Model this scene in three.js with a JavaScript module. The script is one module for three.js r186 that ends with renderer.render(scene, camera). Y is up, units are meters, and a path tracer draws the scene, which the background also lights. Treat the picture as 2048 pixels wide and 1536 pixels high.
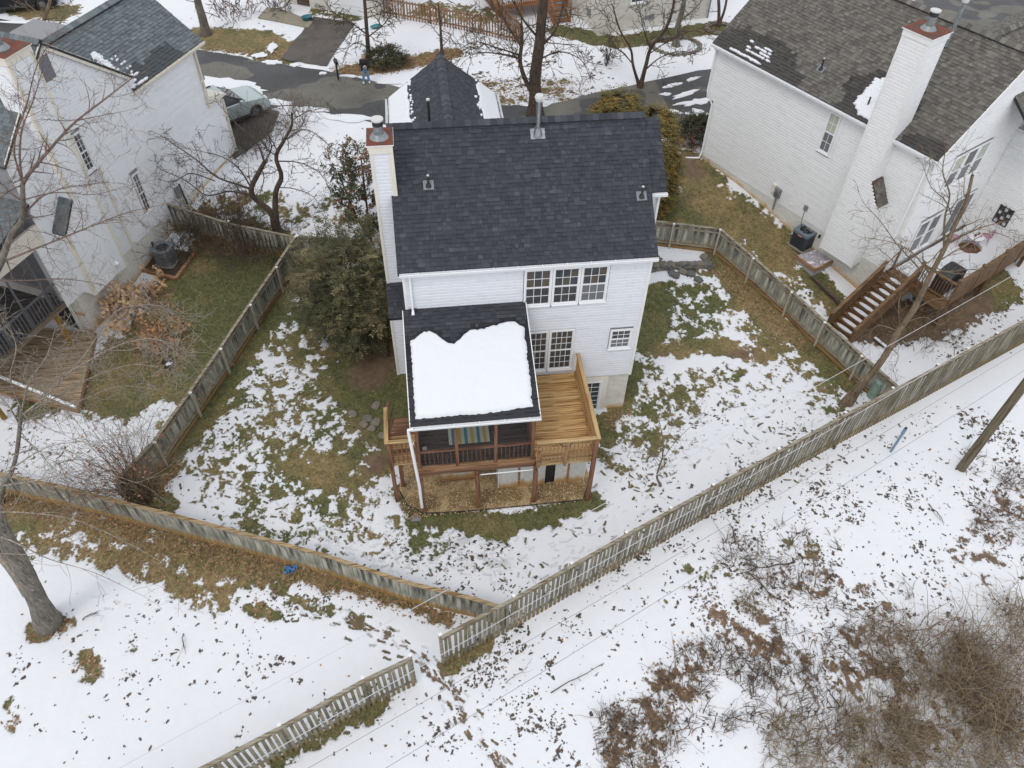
import * as THREE from 'three';
import { mergeGeometries } from 'three/addons/utils/BufferGeometryUtils.js';
import { MarchingCubes } from 'three/addons/objects/MarchingCubes.js';

// ---------------------------------------------------------------- camera, sky, sun, exposure
const scene = new THREE.Scene();
const rad = (d) => d * Math.PI / 180;
const FOCAL = 1560;                                   // pixels of a 2048 x 1536 picture
const camera = new THREE.PerspectiveCamera(2 * Math.atan(768 / FOCAL) * 180 / Math.PI, 4 / 3, 0.1, 900);
camera.rotation.order = 'YXZ';
camera.position.set(0, 23.95, 19.5);
camera.rotation.set(rad(-48.15), rad(-8.15), rad(1.55));
camera.updateMatrixWorld(true);
scene.add(camera);

const renderer = new THREE.WebGLRenderer({ antialias: true });
renderer.toneMapping = THREE.LinearToneMapping;
renderer.toneMappingExposure = 1.36;
renderer.shadowMap.enabled = true;
renderer.shadowMap.type = THREE.PCFSoftShadowMap;
renderer.setSize(1024, 768);

{ // even overcast over snow-covered land: nearly the same brightness all the way round, a little more overhead
  const W = 128, H = 64, d = new Float32Array(W * H * 4);
  for (let j = 0; j < H; j++) for (let i = 0; i < W; i++) {
    const el = (j + 0.5) / H * Math.PI - Math.PI / 2, s = Math.max(0, Math.sin(el));
    const az = (i + 0.5) / W * Math.PI * 2;
    const cl = 1 + 0.05 * Math.sin(az * 3 + s * 5) * Math.sin(s * 9 + az) + 0.03 * Math.sin(az * 7 - s * 11);
    const L = 0.735 * (0.96 + 0.22 * s) * cl, k = (j * W + i) * 4;
    d[k] = L * 0.95; d[k + 1] = L * 0.995; d[k + 2] = L * 1.065; d[k + 3] = 1;
  }
  const t = new THREE.DataTexture(d, W, H, THREE.RGBAFormat, THREE.FloatType);
  t.mapping = THREE.EquirectangularReflectionMapping;
  t.magFilter = THREE.LinearFilter; t.minFilter = THREE.LinearFilter; t.wrapS = THREE.RepeatWrapping; t.needsUpdate = true;
  scene.background = t; scene.environment = t;
}
const sun = new THREE.DirectionalLight(0xfff6ec, 0.6);
sun.position.set(-22, 60, 26); sun.target.position.set(4, 0, -4);
sun.castShadow = true; sun.shadow.radius = 34; sun.shadow.mapSize.set(2048, 2048);
Object.assign(sun.shadow.camera, { left: -60, right: 60, top: 60, bottom: -60, near: 1, far: 160 });
scene.add(sun, sun.target);

// ---------------------------------------------------------------- small helpers
function RNG(a) { return () => { a |= 0; a = a + 0x6D2B79F5 | 0; let t = Math.imul(a ^ a >>> 15, 1 | a); t = t + Math.imul(t ^ t >>> 7, 61 | t) ^ t; return ((t ^ t >>> 14) >>> 0) / 4294967296; }; }
const V = (x, y, z) => new THREE.Vector3(x, y, z);
const clamp = (x, a = 0, b = 1) => x < a ? a : x > b ? b : x;
const lerp = (a, b, t) => a + (b - a) * t;
const sstep = (a, b, x) => { const t = clamp((x - a) / (b - a)); return t * t * (3 - 2 * t); };
function h2(i, j) { let h = Math.imul(i, 374761393) + Math.imul(j, 668265263) | 0; h = Math.imul(h ^ h >>> 13, 1274126177); return ((h ^ h >>> 16) >>> 0) / 4294967296; }
function vn(x, y) { // value noise 0..1
  const i = Math.floor(x), j = Math.floor(y); let fx = x - i, fy = y - j; fx = fx * fx * (3 - 2 * fx); fy = fy * fy * (3 - 2 * fy);
  const a = h2(i, j), b = h2(i + 1, j), c = h2(i, j + 1), d = h2(i + 1, j + 1);
  return a + (b - a) * fx + (c - a) * fy + (a - b - c + d) * fx * fy;
}
const fbm = (x, y, o = 3) => { let s = 0, a = 0.5, n = 0; for (let k = 0; k < o; k++) { s += a * vn(x, y); n += a; x = x * 2.03 + 17.1; y = y * 2.03 - 9.7; a *= 0.5; } return s / n; };

// the lie of the land: rear yards low, street side about two metres up
function terrain(x, z) {
  const zb = lerp(-5.5, -1, clamp((x + 9) / 23)), L = lerp(12, 14, clamp((x + 9) / 23));
  let y = 1.9 * sstep(0, 1, (zb - z) / L);
  if (z > 3) y -= 0.035 * (z - 3);
  return y + 0.05 * (vn(x * 0.35 + 40, z * 0.35) - 0.5) * sstep(-20, -14, z);
}
// a pixel of the photograph (2048 x 1536) gives a direction; the surface it touches gives the distance
function rayDir(u, v) { return V((u - 1024) / FOCAL, -(v - 768) / FOCAL, -1).applyQuaternion(camera.quaternion); }
function pxY(u, v, y) { const d = rayDir(u, v), t = (y - camera.position.y) / d.y; return camera.position.clone().addScaledVector(d, t); }
function pxZ(u, v, z) { const d = rayDir(u, v), t = (z - camera.position.z) / d.z; return camera.position.clone().addScaledVector(d, t); }
function G(u, v, dy = 0) { let y = 0, p; for (let k = 0; k < 25; k++) { p = pxY(u, v, y + dy); y = lerp(y, terrain(p.x, p.z), 0.7); } p.y = terrain(p.x, p.z) + dy; return p; }
const camRight = V(1, 0, 0).applyQuaternion(camera.quaternion).setY(0).normalize();
// point of a pixel on the upright plane that passes through base and faces the street axis
function pxPlane(u, v, base) { const n = V(camRight.z, 0, -camRight.x), d = rayDir(u, v), t = base.clone().sub(camera.position).dot(n) / d.dot(n); return camera.position.clone().addScaledVector(d, t); }

// names, labels
const taken = {};
function numbered(n) { taken[n] = (taken[n] || 0) + 1; return taken[n] === 1 ? n : n + '_' + String(taken[n] - 1).padStart(3, '0'); }
function tag(o, label, category, group) { o.userData.label = label; o.userData.category = category; if (group) o.userData.group = group; return o; }
function thing(name, label, category, p = V(0, 0, 0), turn = 0, group) {
  const o = new THREE.Group(); o.name = numbered(name); o.position.copy(p); o.rotation.y = turn; scene.add(o); o.updateMatrixWorld(true);
  return tag(o, label, category, group);
}
const shadowed = (m) => { m.castShadow = true; m.receiveShadow = true; return m; };
function part(name, geo, mat, parent, pos, scale) {
  const m = shadowed(new THREE.Mesh(geo, mat)); m.name = name; if (pos) m.position.copy(pos); if (scale) m.scale.copy(scale); parent.add(m); return m;
}
function structure(name, geo, mat) { const m = shadowed(new THREE.Mesh(geo, mat)); m.name = numbered(name); m.userData.kind = 'structure'; scene.add(m); return m; }

// collects triangles; uv in metres from the dominant axis of each face
class MB {
  constructor() { this.p = []; this.n = []; this.c = []; this.col = null; this.uv = null; }
  tri(a, b, c, na, nb, nc) {
    if (!na) { const n = b.clone().sub(a).cross(c.clone().sub(a)).normalize(); na = nb = nc = n; }
    for (const [q, m] of [[a, na], [b, nb], [c, nc]]) { this.p.push(q.x, q.y, q.z); this.n.push(m.x, m.y, m.z); if (this.col) this.c.push(...this.col); }
    return this;
  }
  quad(a, b, c, d) { return this.tri(a, b, c).tri(a, c, d); }
  hexa(q) { // 8 corners: 0-3 bottom (ccw seen from below is not needed), 4-7 top above them
    const f = (a, b, c, d) => this.quad(q[a], q[b], q[c], q[d]);
    f(3, 2, 1, 0); f(4, 5, 6, 7); f(0, 1, 5, 4); f(1, 2, 6, 5); f(2, 3, 7, 6); f(3, 0, 4, 7); return this;
  }
  box(x0, x1, y0, y1, z0, z1) { return this.hexa([V(x0, y0, z1), V(x1, y0, z1), V(x1, y0, z0), V(x0, y0, z0), V(x0, y1, z1), V(x1, y1, z1), V(x1, y1, z0), V(x0, y1, z0)]); }
  beam(a, b, w, h, up = V(0, 1, 0)) { // rectangular bar from a to b (axis through the middle)
    const d = b.clone().sub(a).normalize(); let s = d.clone().cross(up); if (s.lengthSq() < 1e-6) s = d.clone().cross(V(1, 0, 0)); s.normalize(); const t = s.clone().cross(d);
    const S = s.multiplyScalar(w / 2), T = t.multiplyScalar(h / 2), o = (e, i, j) => e.clone().addScaledVector(S, i).addScaledVector(T, j);
    return this.hexa([o(a, -1, -1), o(a, 1, -1), o(b, 1, -1), o(b, -1, -1), o(a, -1, 1), o(a, 1, 1), o(b, 1, 1), o(b, -1, 1)]);
  }
  prism(pts, y0, y1) { // polygon in x,z (any winding) extruded upwards; y1 may be a function
    const sh = pts.map((q) => new THREE.Vector2(q[0], q[1])); if (THREE.ShapeUtils.isClockWise(sh)) sh.reverse();
    const Y = typeof y1 === 'function' ? y1 : () => y1, f = THREE.ShapeUtils.triangulateShape(sh, []), A = (q) => V(q.x, Y(q.x, q.y), q.y), B = (q) => V(q.x, y0, q.y);
    for (const [i, j, k] of f) { this.tri(A(sh[k]), A(sh[j]), A(sh[i])); this.tri(B(sh[i]), B(sh[j]), B(sh[k])); }
    for (let i = 0; i < sh.length; i++) { const a = sh[i], b = sh[(i + 1) % sh.length]; this.quad(B(b), B(a), A(a), A(b)); }
    return this;
  }
  tube(pts, rs, sides = 6, cap = false) {
    const N = pts.length, rings = []; let ref = V(0.31, 0.17, 0.93);
    for (let i = 0; i < N; i++) {
      const d = pts[Math.min(i + 1, N - 1)].clone().sub(pts[Math.max(i - 1, 0)]).normalize(); let s = d.clone().cross(ref); if (s.lengthSq() < 1e-3) s = d.clone().cross(V(1, 0, 0)); s.normalize(); const t = d.clone().cross(s); ref = t.clone().cross(d).negate().lengthSq() ? ref : ref;
      const ring = []; for (let k = 0; k < sides; k++) { const a = k / sides * Math.PI * 2, n = s.clone().multiplyScalar(Math.cos(a)).addScaledVector(t, Math.sin(a)); ring.push([pts[i].clone().addScaledVector(n, rs[i] ?? rs[rs.length - 1]), n]); }
      rings.push(ring);
    }
    for (let i = 0; i + 1 < N; i++) for (let k = 0; k < sides; k++) {
      const a = rings[i][k], b = rings[i][(k + 1) % sides], c = rings[i + 1][(k + 1) % sides], d = rings[i + 1][k];
      this.tri(a[0], b[0], c[0], a[1], b[1], c[1]); this.tri(a[0], c[0], d[0], a[1], c[1], d[1]);
    }
    if (cap) for (const [r, e] of [[rings[0], 0], [rings[N - 1], 1]]) for (let k = 1; k + 1 < sides; k++) e ? this.tri(r[0][0], r[k][0], r[k + 1][0]) : this.tri(r[0][0], r[k + 1][0], r[k][0]);
    return this;
  }
  add(geo, m) { // any three.js geometry
    let g = geo.index ? geo.toNonIndexed() : geo.clone(); if (m) g.applyMatrix4(m);
    const P = g.attributes.position.array, N = g.attributes.normal.array; for (let i = 0; i < P.length; i++) { this.p.push(P[i]); this.n.push(N[i]); }
    if (this.col) for (let i = 0; i < P.length / 3; i++) this.c.push(...this.col); return this;
  }
  cyl(p, r0, r1, h, sides = 16) { return this.add(new THREE.CylinderGeometry(r1, r0, h, sides), new THREE.Matrix4().makeTranslation(p.x, p.y + h / 2, p.z)); }
  geo() {
    const g = new THREE.BufferGeometry(), P = this.p, N = this.n, U = new Float32Array(P.length / 3 * 2);
    for (let i = 0, k = 0; i < P.length; i += 9, k += 6) {
      const e = [P[i + 3] - P[i], P[i + 4] - P[i + 1], P[i + 5] - P[i + 2]], f = [P[i + 6] - P[i], P[i + 7] - P[i + 1], P[i + 8] - P[i + 2]];
      const nx = Math.abs(e[1] * f[2] - e[2] * f[1]), ny = Math.abs(e[2] * f[0] - e[0] * f[2]), nz = Math.abs(e[0] * f[1] - e[1] * f[0]);
      for (let q = 0; q < 3; q++) { const x = P[i + q * 3], y = P[i + q * 3 + 1], z = P[i + q * 3 + 2];
        if (ny >= nx && ny >= nz) { U[k + q * 2] = x; U[k + q * 2 + 1] = z; } else if (nx >= nz) { U[k + q * 2] = z; U[k + q * 2 + 1] = y; } else { U[k + q * 2] = x; U[k + q * 2 + 1] = y; } }
    }
    g.setAttribute('position', new THREE.Float32BufferAttribute(P, 3)); g.setAttribute('normal', new THREE.Float32BufferAttribute(N, 3)); g.setAttribute('uv', new THREE.BufferAttribute(U, 2));
    if (this.c.length) g.setAttribute('color', new THREE.Float32BufferAttribute(this.c, 3));
    return g;
  }
  build(name, mat, parent, pos) { return part(name, this.geo(), mat, parent, pos); }
}
const mb = () => new MB();

// ---------------------------------------------------------------- textures and materials
function tex(w, h, fn, srgb = true, rep = [1, 1]) {
  const d = new Uint8Array(w * h * 4);
  for (let j = 0; j < h; j++) for (let i = 0; i < w; i++) { const c = fn(i / w, j / h, i, j), k = (j * w + i) * 4; d[k] = clamp(c[0]) * 255; d[k + 1] = clamp(c[1]) * 255; d[k + 2] = clamp(c[2]) * 255; d[k + 3] = 255; }
  const t = new THREE.DataTexture(d, w, h, THREE.RGBAFormat); t.magFilter = THREE.LinearFilter; t.minFilter = THREE.LinearMipmapLinearFilter; t.generateMipmaps = true;
  t.wrapS = t.wrapT = THREE.RepeatWrapping; t.repeat.set(...rep); t.anisotropy = 8; if (srgb) t.colorSpace = THREE.SRGBColorSpace; t.needsUpdate = true; return t;
}
const tfbm = (u, v, f, g, o) => { // tileable enough: blend across the seam
  const a = fbm(u * f, v * g, o), b = fbm((u - 1) * f, v * g, o), c = fbm(u * f, (v - 1) * g, o), e = fbm((u - 1) * f, (v - 1) * g, o);
  const su = sstep(0.75, 1, u), sv = sstep(0.75, 1, v); return lerp(lerp(a, b, su), lerp(c, e, su), sv);
};
const T = {};
T.mottle = tex(256, 256, (u, v) => { const k = 0.80 + 0.26 * (tfbm(u, v, 24, 24, 4) - 0.5) + 0.14 * (tfbm(u, v, 90, 90, 2) - 0.5); return [k, k, k]; }, true, [0.7, 0.7]);
T.grainX = tex(256, 256, (u, v) => { const k = 0.80 + 0.5 * (tfbm(u, v, 6, 90, 3) - 0.5) - 0.18 * sstep(0.66, 0.8, tfbm(u, v, 9, 30, 2)); return [k, k * 0.985, k * 0.96]; }, true, [0.6, 1.2]);
T.grainY = tex(256, 256, (u, v) => { const k = 0.80 + 0.5 * (tfbm(u, v, 90, 6, 3) - 0.5) - 0.18 * sstep(0.66, 0.8, tfbm(u, v, 30, 9, 2)); return [k, k * 0.985, k * 0.96]; }, true, [1.2, 0.6]);
T.bumpFine = tex(256, 256, (u, v) => { const k = tfbm(u, v, 60, 60, 4); return [k, k, k]; }, false, [1.3, 1.3]);
T.bumpBark = tex(128, 256, (u, v) => { const k = tfbm(u, v, 34, 9, 4); return [k, k, k]; }, false, [3, 1.5]);
T.dirtyWhite = tex(512, 512, (u, v) => { const k = 0.965 - 0.03 * sstep(0.4, 0.8, tfbm(u, v, 7, 12, 4)) - 0.02 * sstep(0.5, 0.8, tfbm(u, v, 40, 14, 3)); return [k, k * 0.998, k * 0.99]; }, true, [0.25, 0.25]);
const M = {};
const std = (name, col, rough = 0.8, extra = {}) => { const m = new THREE.MeshStandardMaterial({ roughness: rough, ...extra }); m.color.setRGB(...col); m.name = name; M[name] = m; return m; };
const bumpF = (s) => ({ bumpMap: T.bumpFine, bumpScale: s });
std('siding', [0.80, 0.82, 0.875], 0.55, { map: T.dirtyWhite });
std('sidingRight', [0.87, 0.875, 0.885], 0.55, { map: T.dirtyWhite });
std('sidingLeft', [0.86, 0.875, 0.91], 0.55, { map: T.dirtyWhite });
std('cream', [0.80, 0.75, 0.66], 0.6, { map: T.dirtyWhite });
std('white', [0.86, 0.86, 0.85], 0.5, { map: T.dirtyWhite });
std('vinyl', [0.82, 0.83, 0.84], 0.4);
std('core', [0.25, 0.25, 0.26], 0.9);
std('snow', [0.715, 0.725, 0.75], 0.75, bumpF(0.006));
std('steel', [0.52, 0.54, 0.56], 0.32, { metalness: 0.85, map: T.mottle });
std('galv', [0.42, 0.45, 0.46], 0.5, { metalness: 0.5, map: T.mottle });
std('black', [0.02, 0.02, 0.022], 0.5);
std('blackMetal', [0.03, 0.032, 0.035], 0.45);
std('rubber', [0.035, 0.035, 0.036], 0.8);
std('lead', [0.2, 0.205, 0.22], 0.7);
std('whiteMetal', [0.55, 0.55, 0.53], 0.5);
M.glass = new THREE.MeshPhysicalMaterial({ roughness: 0.04, metalness: 0, ior: 1.5 }); M.glass.color.setRGB(0.06, 0.064, 0.07);
M.glassDim = new THREE.MeshPhysicalMaterial({ roughness: 0.25, ior: 1.45 }); M.glassDim.color.setRGB(0.16, 0.165, 0.175);     // behind an insect screen
M.glassBrown = new THREE.MeshPhysicalMaterial({ roughness: 0.06, ior: 1.5 }); M.glassBrown.color.setRGB(0.10, 0.085, 0.07);
M.glassPale = new THREE.MeshPhysicalMaterial({ roughness: 0.1, ior: 1.5 }); M.glassPale.color.setRGB(0.45, 0.46, 0.38);        // blind drawn behind
const rust = tex(256, 256, (u, v) => { const a = tfbm(u, v, 7, 7, 4), b = tfbm(u + .3, v, 40, 40, 3), g = sstep(0.52, 0.62, a); return [lerp(0.60, 0.44, g) + 0.18 * (b - 0.5), lerp(0.33, 0.36, g) + 0.12 * (b - 0.5), lerp(0.235, 0.32, g) + 0.08 * (b - 0.5)]; }, true, [1.1, 1.1]);
std('rust', [0.5, 0.5, 0.52], 0.85, { map: rust });
// ---------------------------------------------------------------- ground: lawn, leaf litter, thawing snow
// fields are laid down as strokes: picture points found on the ground, radius in picture pixels
const CELL = 0.25, FX0 = -46, FZ0 = -76, FW = 420, FH = 400;
const field = () => new Float32Array(FW * FH);
const F = { bare: field(), leaf: field(), green: field(), dry: field(), speck: field(), dirt: field(), ice: field() };
function stroke(f, pts, rpx, w) {
  const q = pts.map(([u, v]) => { const p = G(u, v); return [p.x, p.z, G(u + rpx, v).distanceTo(p)]; });
  if (q.length === 1) q.push(q[0]);
  for (let s = 0; s + 1 < q.length; s++) {
    const [x0, z0, r0] = q[s], [x1, z1, r1] = q[s + 1], R = Math.max(r0, r1) * 1.5;
    const i0 = Math.floor((Math.min(x0, x1) - R - FX0) / CELL), i1 = Math.ceil((Math.max(x0, x1) + R - FX0) / CELL), j0 = Math.floor((Math.min(z0, z1) - R - FZ0) / CELL), j1 = Math.ceil((Math.max(z0, z1) + R - FZ0) / CELL);
    for (let j = Math.max(0, j0); j <= Math.min(FH - 1, j1); j++) for (let i = Math.max(0, i0); i <= Math.min(FW - 1, i1); i++) {
      const x = FX0 + i * CELL, z = FZ0 + j * CELL, dx = x1 - x0, dz = z1 - z0, t = clamp(((x - x0) * dx + (z - z0) * dz) / (dx * dx + dz * dz + 1e-9));
      const d = Math.hypot(x - x0 - dx * t, z - z0 - dz * t) / lerp(r0, r1, t), k = w * (1 - sstep(0.55, 1.35, d));
      const c = j * FW + i; if (w > 0) f[c] = Math.max(f[c], k); else f[c] = Math.max(0, f[c] + k);
    }
  }
}
function samp(f, x, z) {
  let a = (x - FX0) / CELL, b = (z - FZ0) / CELL; a = clamp(a, 0, FW - 1.01); b = clamp(b, 0, FH - 1.01); const i = a | 0, j = b | 0; a -= i; b -= j; const k = j * FW + i;
  return lerp(lerp(f[k], f[k + 1], a), lerp(f[k + FW], f[k + FW + 1], a), b);
}
{ const B = F.bare, L = F.leaf, D = F.dry, N = F.green, S = F.speck, E = F.dirt;
  // neighbour's lawn on the left, between the house and the fence
  stroke(B, [[470, 520], [400, 600], [330, 700], [250, 760]], 105, 1.6); stroke(B, [[540, 500], [440, 640], [360, 760]], 60, 1.6); stroke(B, [[200, 760], [80, 800]], 50, 1.3);
  stroke(L, [[280, 600], [330, 690]], 70, 0.7); stroke(L, [[380, 480], [540, 480]], 36, 0.8); stroke(L, [[330, 730]], 40, 0.9);
  // along the side fence, our side
  stroke(B, [[606, 530], [560, 600], [510, 675], [455, 765], [400, 845], [345, 915], [310, 965]], 25, 1.5); stroke(N, [[480, 720], [340, 920]], 18, 0.7); stroke(L, [[310, 985], [330, 940]], 34, 0.8);
  // yard by the juniper and the house
  stroke(B, [[640, 540], [650, 590], [640, 625]], 50, 1.5); stroke(B, [[730, 600], [760, 760], [780, 830]], 85, 1.6); stroke(B, [[690, 700], [700, 800]], 45, 1.1); stroke(E, [[735, 750], [760, 715]], 42, 0.9); stroke(N, [[760, 800], [780, 840]], 36, 0.9); stroke(N, [[615, 600], [640, 640]], 40, 0.5);
  stroke(B, [[560, 640], [620, 700], [660, 760]], 62, 0.72); stroke(B, [[560, 800], [600, 900], [690, 960]], 70, 0.68); stroke(B, [[600, 930], [680, 950], [735, 900]], 42, 1.15); stroke(D, [[620, 930], [700, 960]], 50, 0.7); stroke(B, [[480, 760], [520, 850]], 60, 0.5); stroke(B, [[700, 860], [760, 900]], 40, 0.9);
  stroke(B, [[440, 930], [600, 1010], [760, 980]], 60, 0.52); stroke(E, [[750, 925]], 24, 1); stroke(B, [[765, 935]], 26, 1.2);
  stroke(B, [[800, 980], [850, 1035], [1000, 1046], [1100, 1030], [1190, 1000]], 22, 1.3); stroke(B, [[955, 1050], [1010, 1058]], 26, 1.4); stroke(D, [[960, 1050], [1020, 1062]], 26, 0.8);
  stroke(B, [[1262, 730], [1250, 800], [1215, 840], [1215, 880]], 20, 1.4); stroke(L, [[1225, 845], [1250, 830]], 20, 0.9); stroke(N, [[1270, 700], [1262, 780]], 18, 0.5);
  stroke(B, [[420, 820], [470, 930], [600, 1010], [760, 1020]], 120, 0.36); stroke(B, [[520, 720], [600, 850]], 110, 0.5); stroke(B, [[1300, 800], [1420, 770], [1560, 770], [1650, 800]], 60, 0.36); stroke(B, [[1260, 930], [1330, 880]], 60, 0.42); stroke(B, [[860, 1090], [700, 1060]], 40, 0.3);
  stroke(B, [[560, 1195], [680, 1225], [780, 1270], [850, 1322], [905, 1390], [955, 1470], [1005, 1540]], 13, 0.46); stroke(E, [[700, 1240], [850, 1322], [905, 1390], [955, 1470], [1005, 1540]], 18, 0.9);
  // right yard
  stroke(B, [[1320, 590], [1300, 690]], 34, 1.25); stroke(B, [[1380, 600], [1400, 660]], 60, 0.62); stroke(B, [[1440, 600], [1540, 680]], 50, 0.74); stroke(B, [[1330, 700], [1440, 690], [1530, 715]], 24, 1.1); stroke(B, [[1290, 760], [1360, 790], [1300, 860], [1240, 920]], 52, 0.62); stroke(D, [[1330, 710], [1450, 690], [1600, 720]], 36, 0.8); stroke(E, [[1400, 730], [1500, 705]], 14, 0.9); stroke(N, [[1330, 600], [1330, 660]], 30, 0.5);
  stroke(B, [[1420, 520], [1490, 585], [1570, 655], [1640, 712], [1700, 770]], 27, 1.4); stroke(L, [[1440, 540], [1500, 600], [1600, 690]], 22, 0.8); stroke(D, [[1500, 610], [1680, 740]], 30, 0.7); stroke(B, [[1560, 700], [1640, 770]], 24, 0.7);
  stroke(B, [[1305, 520], [1420, 540]], 16, 1.0); stroke(B, [[1345, 510], [1400, 520]], 22, -0.9); stroke(E, [[1315, 505], [1400, 497]], 12, 0.8);
  // strip beside the right-hand house
  stroke(B, [[1330, 430], [1400, 420], [1480, 450], [1540, 500]], 70, 1.5); stroke(B, [[1370, 330], [1410, 370]], 50, 1.5); stroke(D, [[1400, 370], [1500, 450], [1560, 520]], 44, 0.95); stroke(B, [[1540, 520], [1600, 600], [1650, 640]], 46, 0.62); stroke(B, [[1630, 560], [1680, 620]], 30, 1.2); stroke(N, [[1345, 425], [1380, 440]], 30, 0.6); stroke(D, [[1560, 560], [1640, 640]], 40, 0.7); stroke(E, [[1390, 345], [1370, 320]], 20, 0.9);
  stroke(B, [[1740, 650], [1850, 640], [1930, 600], [1990, 570]], 52, 1.35); stroke(L, [[1800, 640], [1900, 610]], 40, 0.6); stroke(N, [[1960, 590]], 26, 0.6);
  stroke(B, [[1480, 490], [1500, 520]], 26, -0.6);
  // leaf belt below the left rear fence
  stroke(B, [[0, 1015], [150, 1040], [280, 1065], [430, 1115], [560, 1150]], 38, 1.15); stroke(L, [[0, 1000], [150, 1025], [300, 1070], [480, 1120], [660, 1163], [820, 1212], [900, 1240]], 30, 1.0); stroke(B, [[480, 1120], [660, 1160], [780, 1195], [900, 1238]], 12, 1.3);
  stroke(B, [[90, 1075], [220, 1100], [380, 1160], [440, 1195]], 40, 0.7); stroke(B, [[230, 1090], [400, 1160]], 40, 0.9); stroke(D, [[0, 1050], [160, 1085], [330, 1150], [430, 1190]], 60, 1.1); stroke(L, [[100, 1070], [300, 1130], [430, 1190]], 46, 0.6); stroke(E, [[1740, 660], [1850, 650], [1930, 610]], 60, 1.3); stroke(B, [[500, 1215], [550, 1235]], 12, 1.1); stroke(L, [[420, 1140], [540, 1160], [520, 1225]], 30, 0.7); stroke(B, [[640, 1165], [700, 1175]], 20, 0.55);
  stroke(B, [[80, 1255], [120, 1250]], 26, 1.2); stroke(L, [[80, 1262], [125, 1258]], 28, 1); stroke(B, [[890, 1340], [960, 1300], [980, 1290]], 14, 1.3); stroke(B, [[560, 1520], [700, 1440], [760, 1410]], 14, 1.1); stroke(B, [[730, 1430], [770, 1400]], 18, 0.8); stroke(L, [[900, 1335], [970, 1290]], 10, 0.5);
  stroke(B, [[290, 1000], [330, 1005]], 26, 1.2); stroke(N, [[300, 1005]], 18, 0.6);
  // litter under the thicket
  stroke(B, [[1400, 1150], [1500, 1200], [1580, 1230]], 50, 0.24); stroke(B, [[1600, 1130], [1720, 1200]], 70, 0.32); stroke(B, [[1380, 1340], [1300, 1420], [1250, 1500]], 60, 0.42); stroke(B, [[1460, 1260], [1560, 1330]], 70, 0.36); stroke(B, [[1250, 1490], [1300, 1560]], 50, 0.3); stroke(B, [[1750, 1330], [1850, 1420], [1750, 1520]], 110, 0.36); stroke(B, [[1950, 1300], [2040, 1450]], 90, 0.26); stroke(B, [[1930, 1150], [2040, 1000]], 60, 0.24); stroke(B, [[1330, 1210]], 20, 0.5);
  stroke(L, [[1250, 1480], [1450, 1250], [1600, 1150]], 90, 0.5); stroke(L, [[1700, 1300], [2000, 1400]], 160, 0.45); stroke(E, [[1250, 1480], [1450, 1280], [1700, 1200]], 110, 1.4); stroke(E, [[1680, 1420], [1950, 1350], [2040, 1200]], 180, 1.5); stroke(E, [[1960, 1150], [2040, 980]], 90, 1.4); stroke(E, [[1300, 1350], [1250, 1540]], 110, 1.4);
  // across the street
  stroke(B, [[400, 75], [520, 85], [560, 105]], 50, 1.7); stroke(L, [[420, 105], [560, 110]], 28, 0.8); stroke(D, [[400, 80], [560, 90]], 50, 0.7); stroke(B, [[120, 25], [60, 20]], 40, 1.3); stroke(D, [[60, 20]], 60, 0.8); stroke(B, [[640, 110], [650, 70]], 22, 1.3); stroke(B, [[540, 100], [545, 90]], 12, -1.2);
  stroke(B, [[690, 145], [760, 135], [850, 118], [900, 108]], 26, 1.35); stroke(L, [[690, 140], [780, 135], [900, 110]], 34, 1.3); stroke(B, [[960, 180], [1050, 195], [1120, 175]], 40, 0.5); stroke(L, [[950, 180], [1130, 180]], 60, 0.9); stroke(B, [[1130, 200]], 14, 0.9);
  stroke(B, [[1120, 62], [1230, 85], [1340, 70], [1440, 55]], 26, 1.7); stroke(N, [[1150, 70], [1400, 70]], 30, 0.5); stroke(B, [[860, 20], [960, 30]], 40, 0.9); stroke(B, [[650, 20], [700, 30]], 30, 0.8);
  // thawed verge and beds left of our house front
  stroke(B, [[430, 420], [520, 400], [570, 420]], 34, 0.72); stroke(L, [[400, 410], [480, 400]], 30, 0.9); stroke(N, [[530, 390]], 28, 0.5); stroke(B, [[620, 430], [680, 420]], 40, 0.42); stroke(B, [[330, 440], [400, 440]], 30, 1.1);
  // where dark leaf specks lie thickest
  for (const [p, r, w] of [[[[430, 960], [640, 1050], [1000, 1150]], 110, 0.5], [[[1300, 880], [1600, 900], [1700, 830]], 110, 0.45], [[[1000, 1300], [1250, 1180], [1700, 1020], [2000, 900]], 80, 0.9], [[[700, 1430], [900, 1450], [1050, 1420]], 70, 1.2], [[[1200, 1350], [1500, 1150], [1900, 1000]], 200, 0.9], [[[100, 1300], [300, 1240], [500, 1300]], 110, 0.25], [[[200, 1400], [500, 1400]], 120, 0.1], [[[480, 800], [560, 960]], 90, 0.5], [[[1880, 680], [2040, 600]], 60, 0.7], [[[1100, 160], [1000, 130]], 120, 0.8], [[[520, 330], [620, 420]], 60, 0.2], [[[60, 900], [200, 950]], 70, 0.4], [[[1950, 900], [2040, 1100]], 100, 1.3], [[[650, 1180], [560, 1200]], 50, 0.8], [[[950, 1320], [1100, 1230]], 40, 1.3]]) stroke(S, p, r, w);
  stroke(N, [[470, 530], [420, 620], [350, 720]], 70, 0.75); stroke(N, [[560, 620], [520, 720]], 40, 0.5); stroke(N, [[1330, 580], [1400, 640]], 60, 0.4); stroke(B, [[175, 1318], [186, 1348]], 20, 0.85); stroke(L, [[180, 1330]], 34, 1); stroke(B, [[256, 1306]], 9, 1); stroke(B, [[24, 1400], [20, 1480]], 9, 0.9); stroke(L, [[22, 1440]], 30, 0.9); stroke(B, [[60, 1110], [40, 1040]], 30, 0.6);
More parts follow.
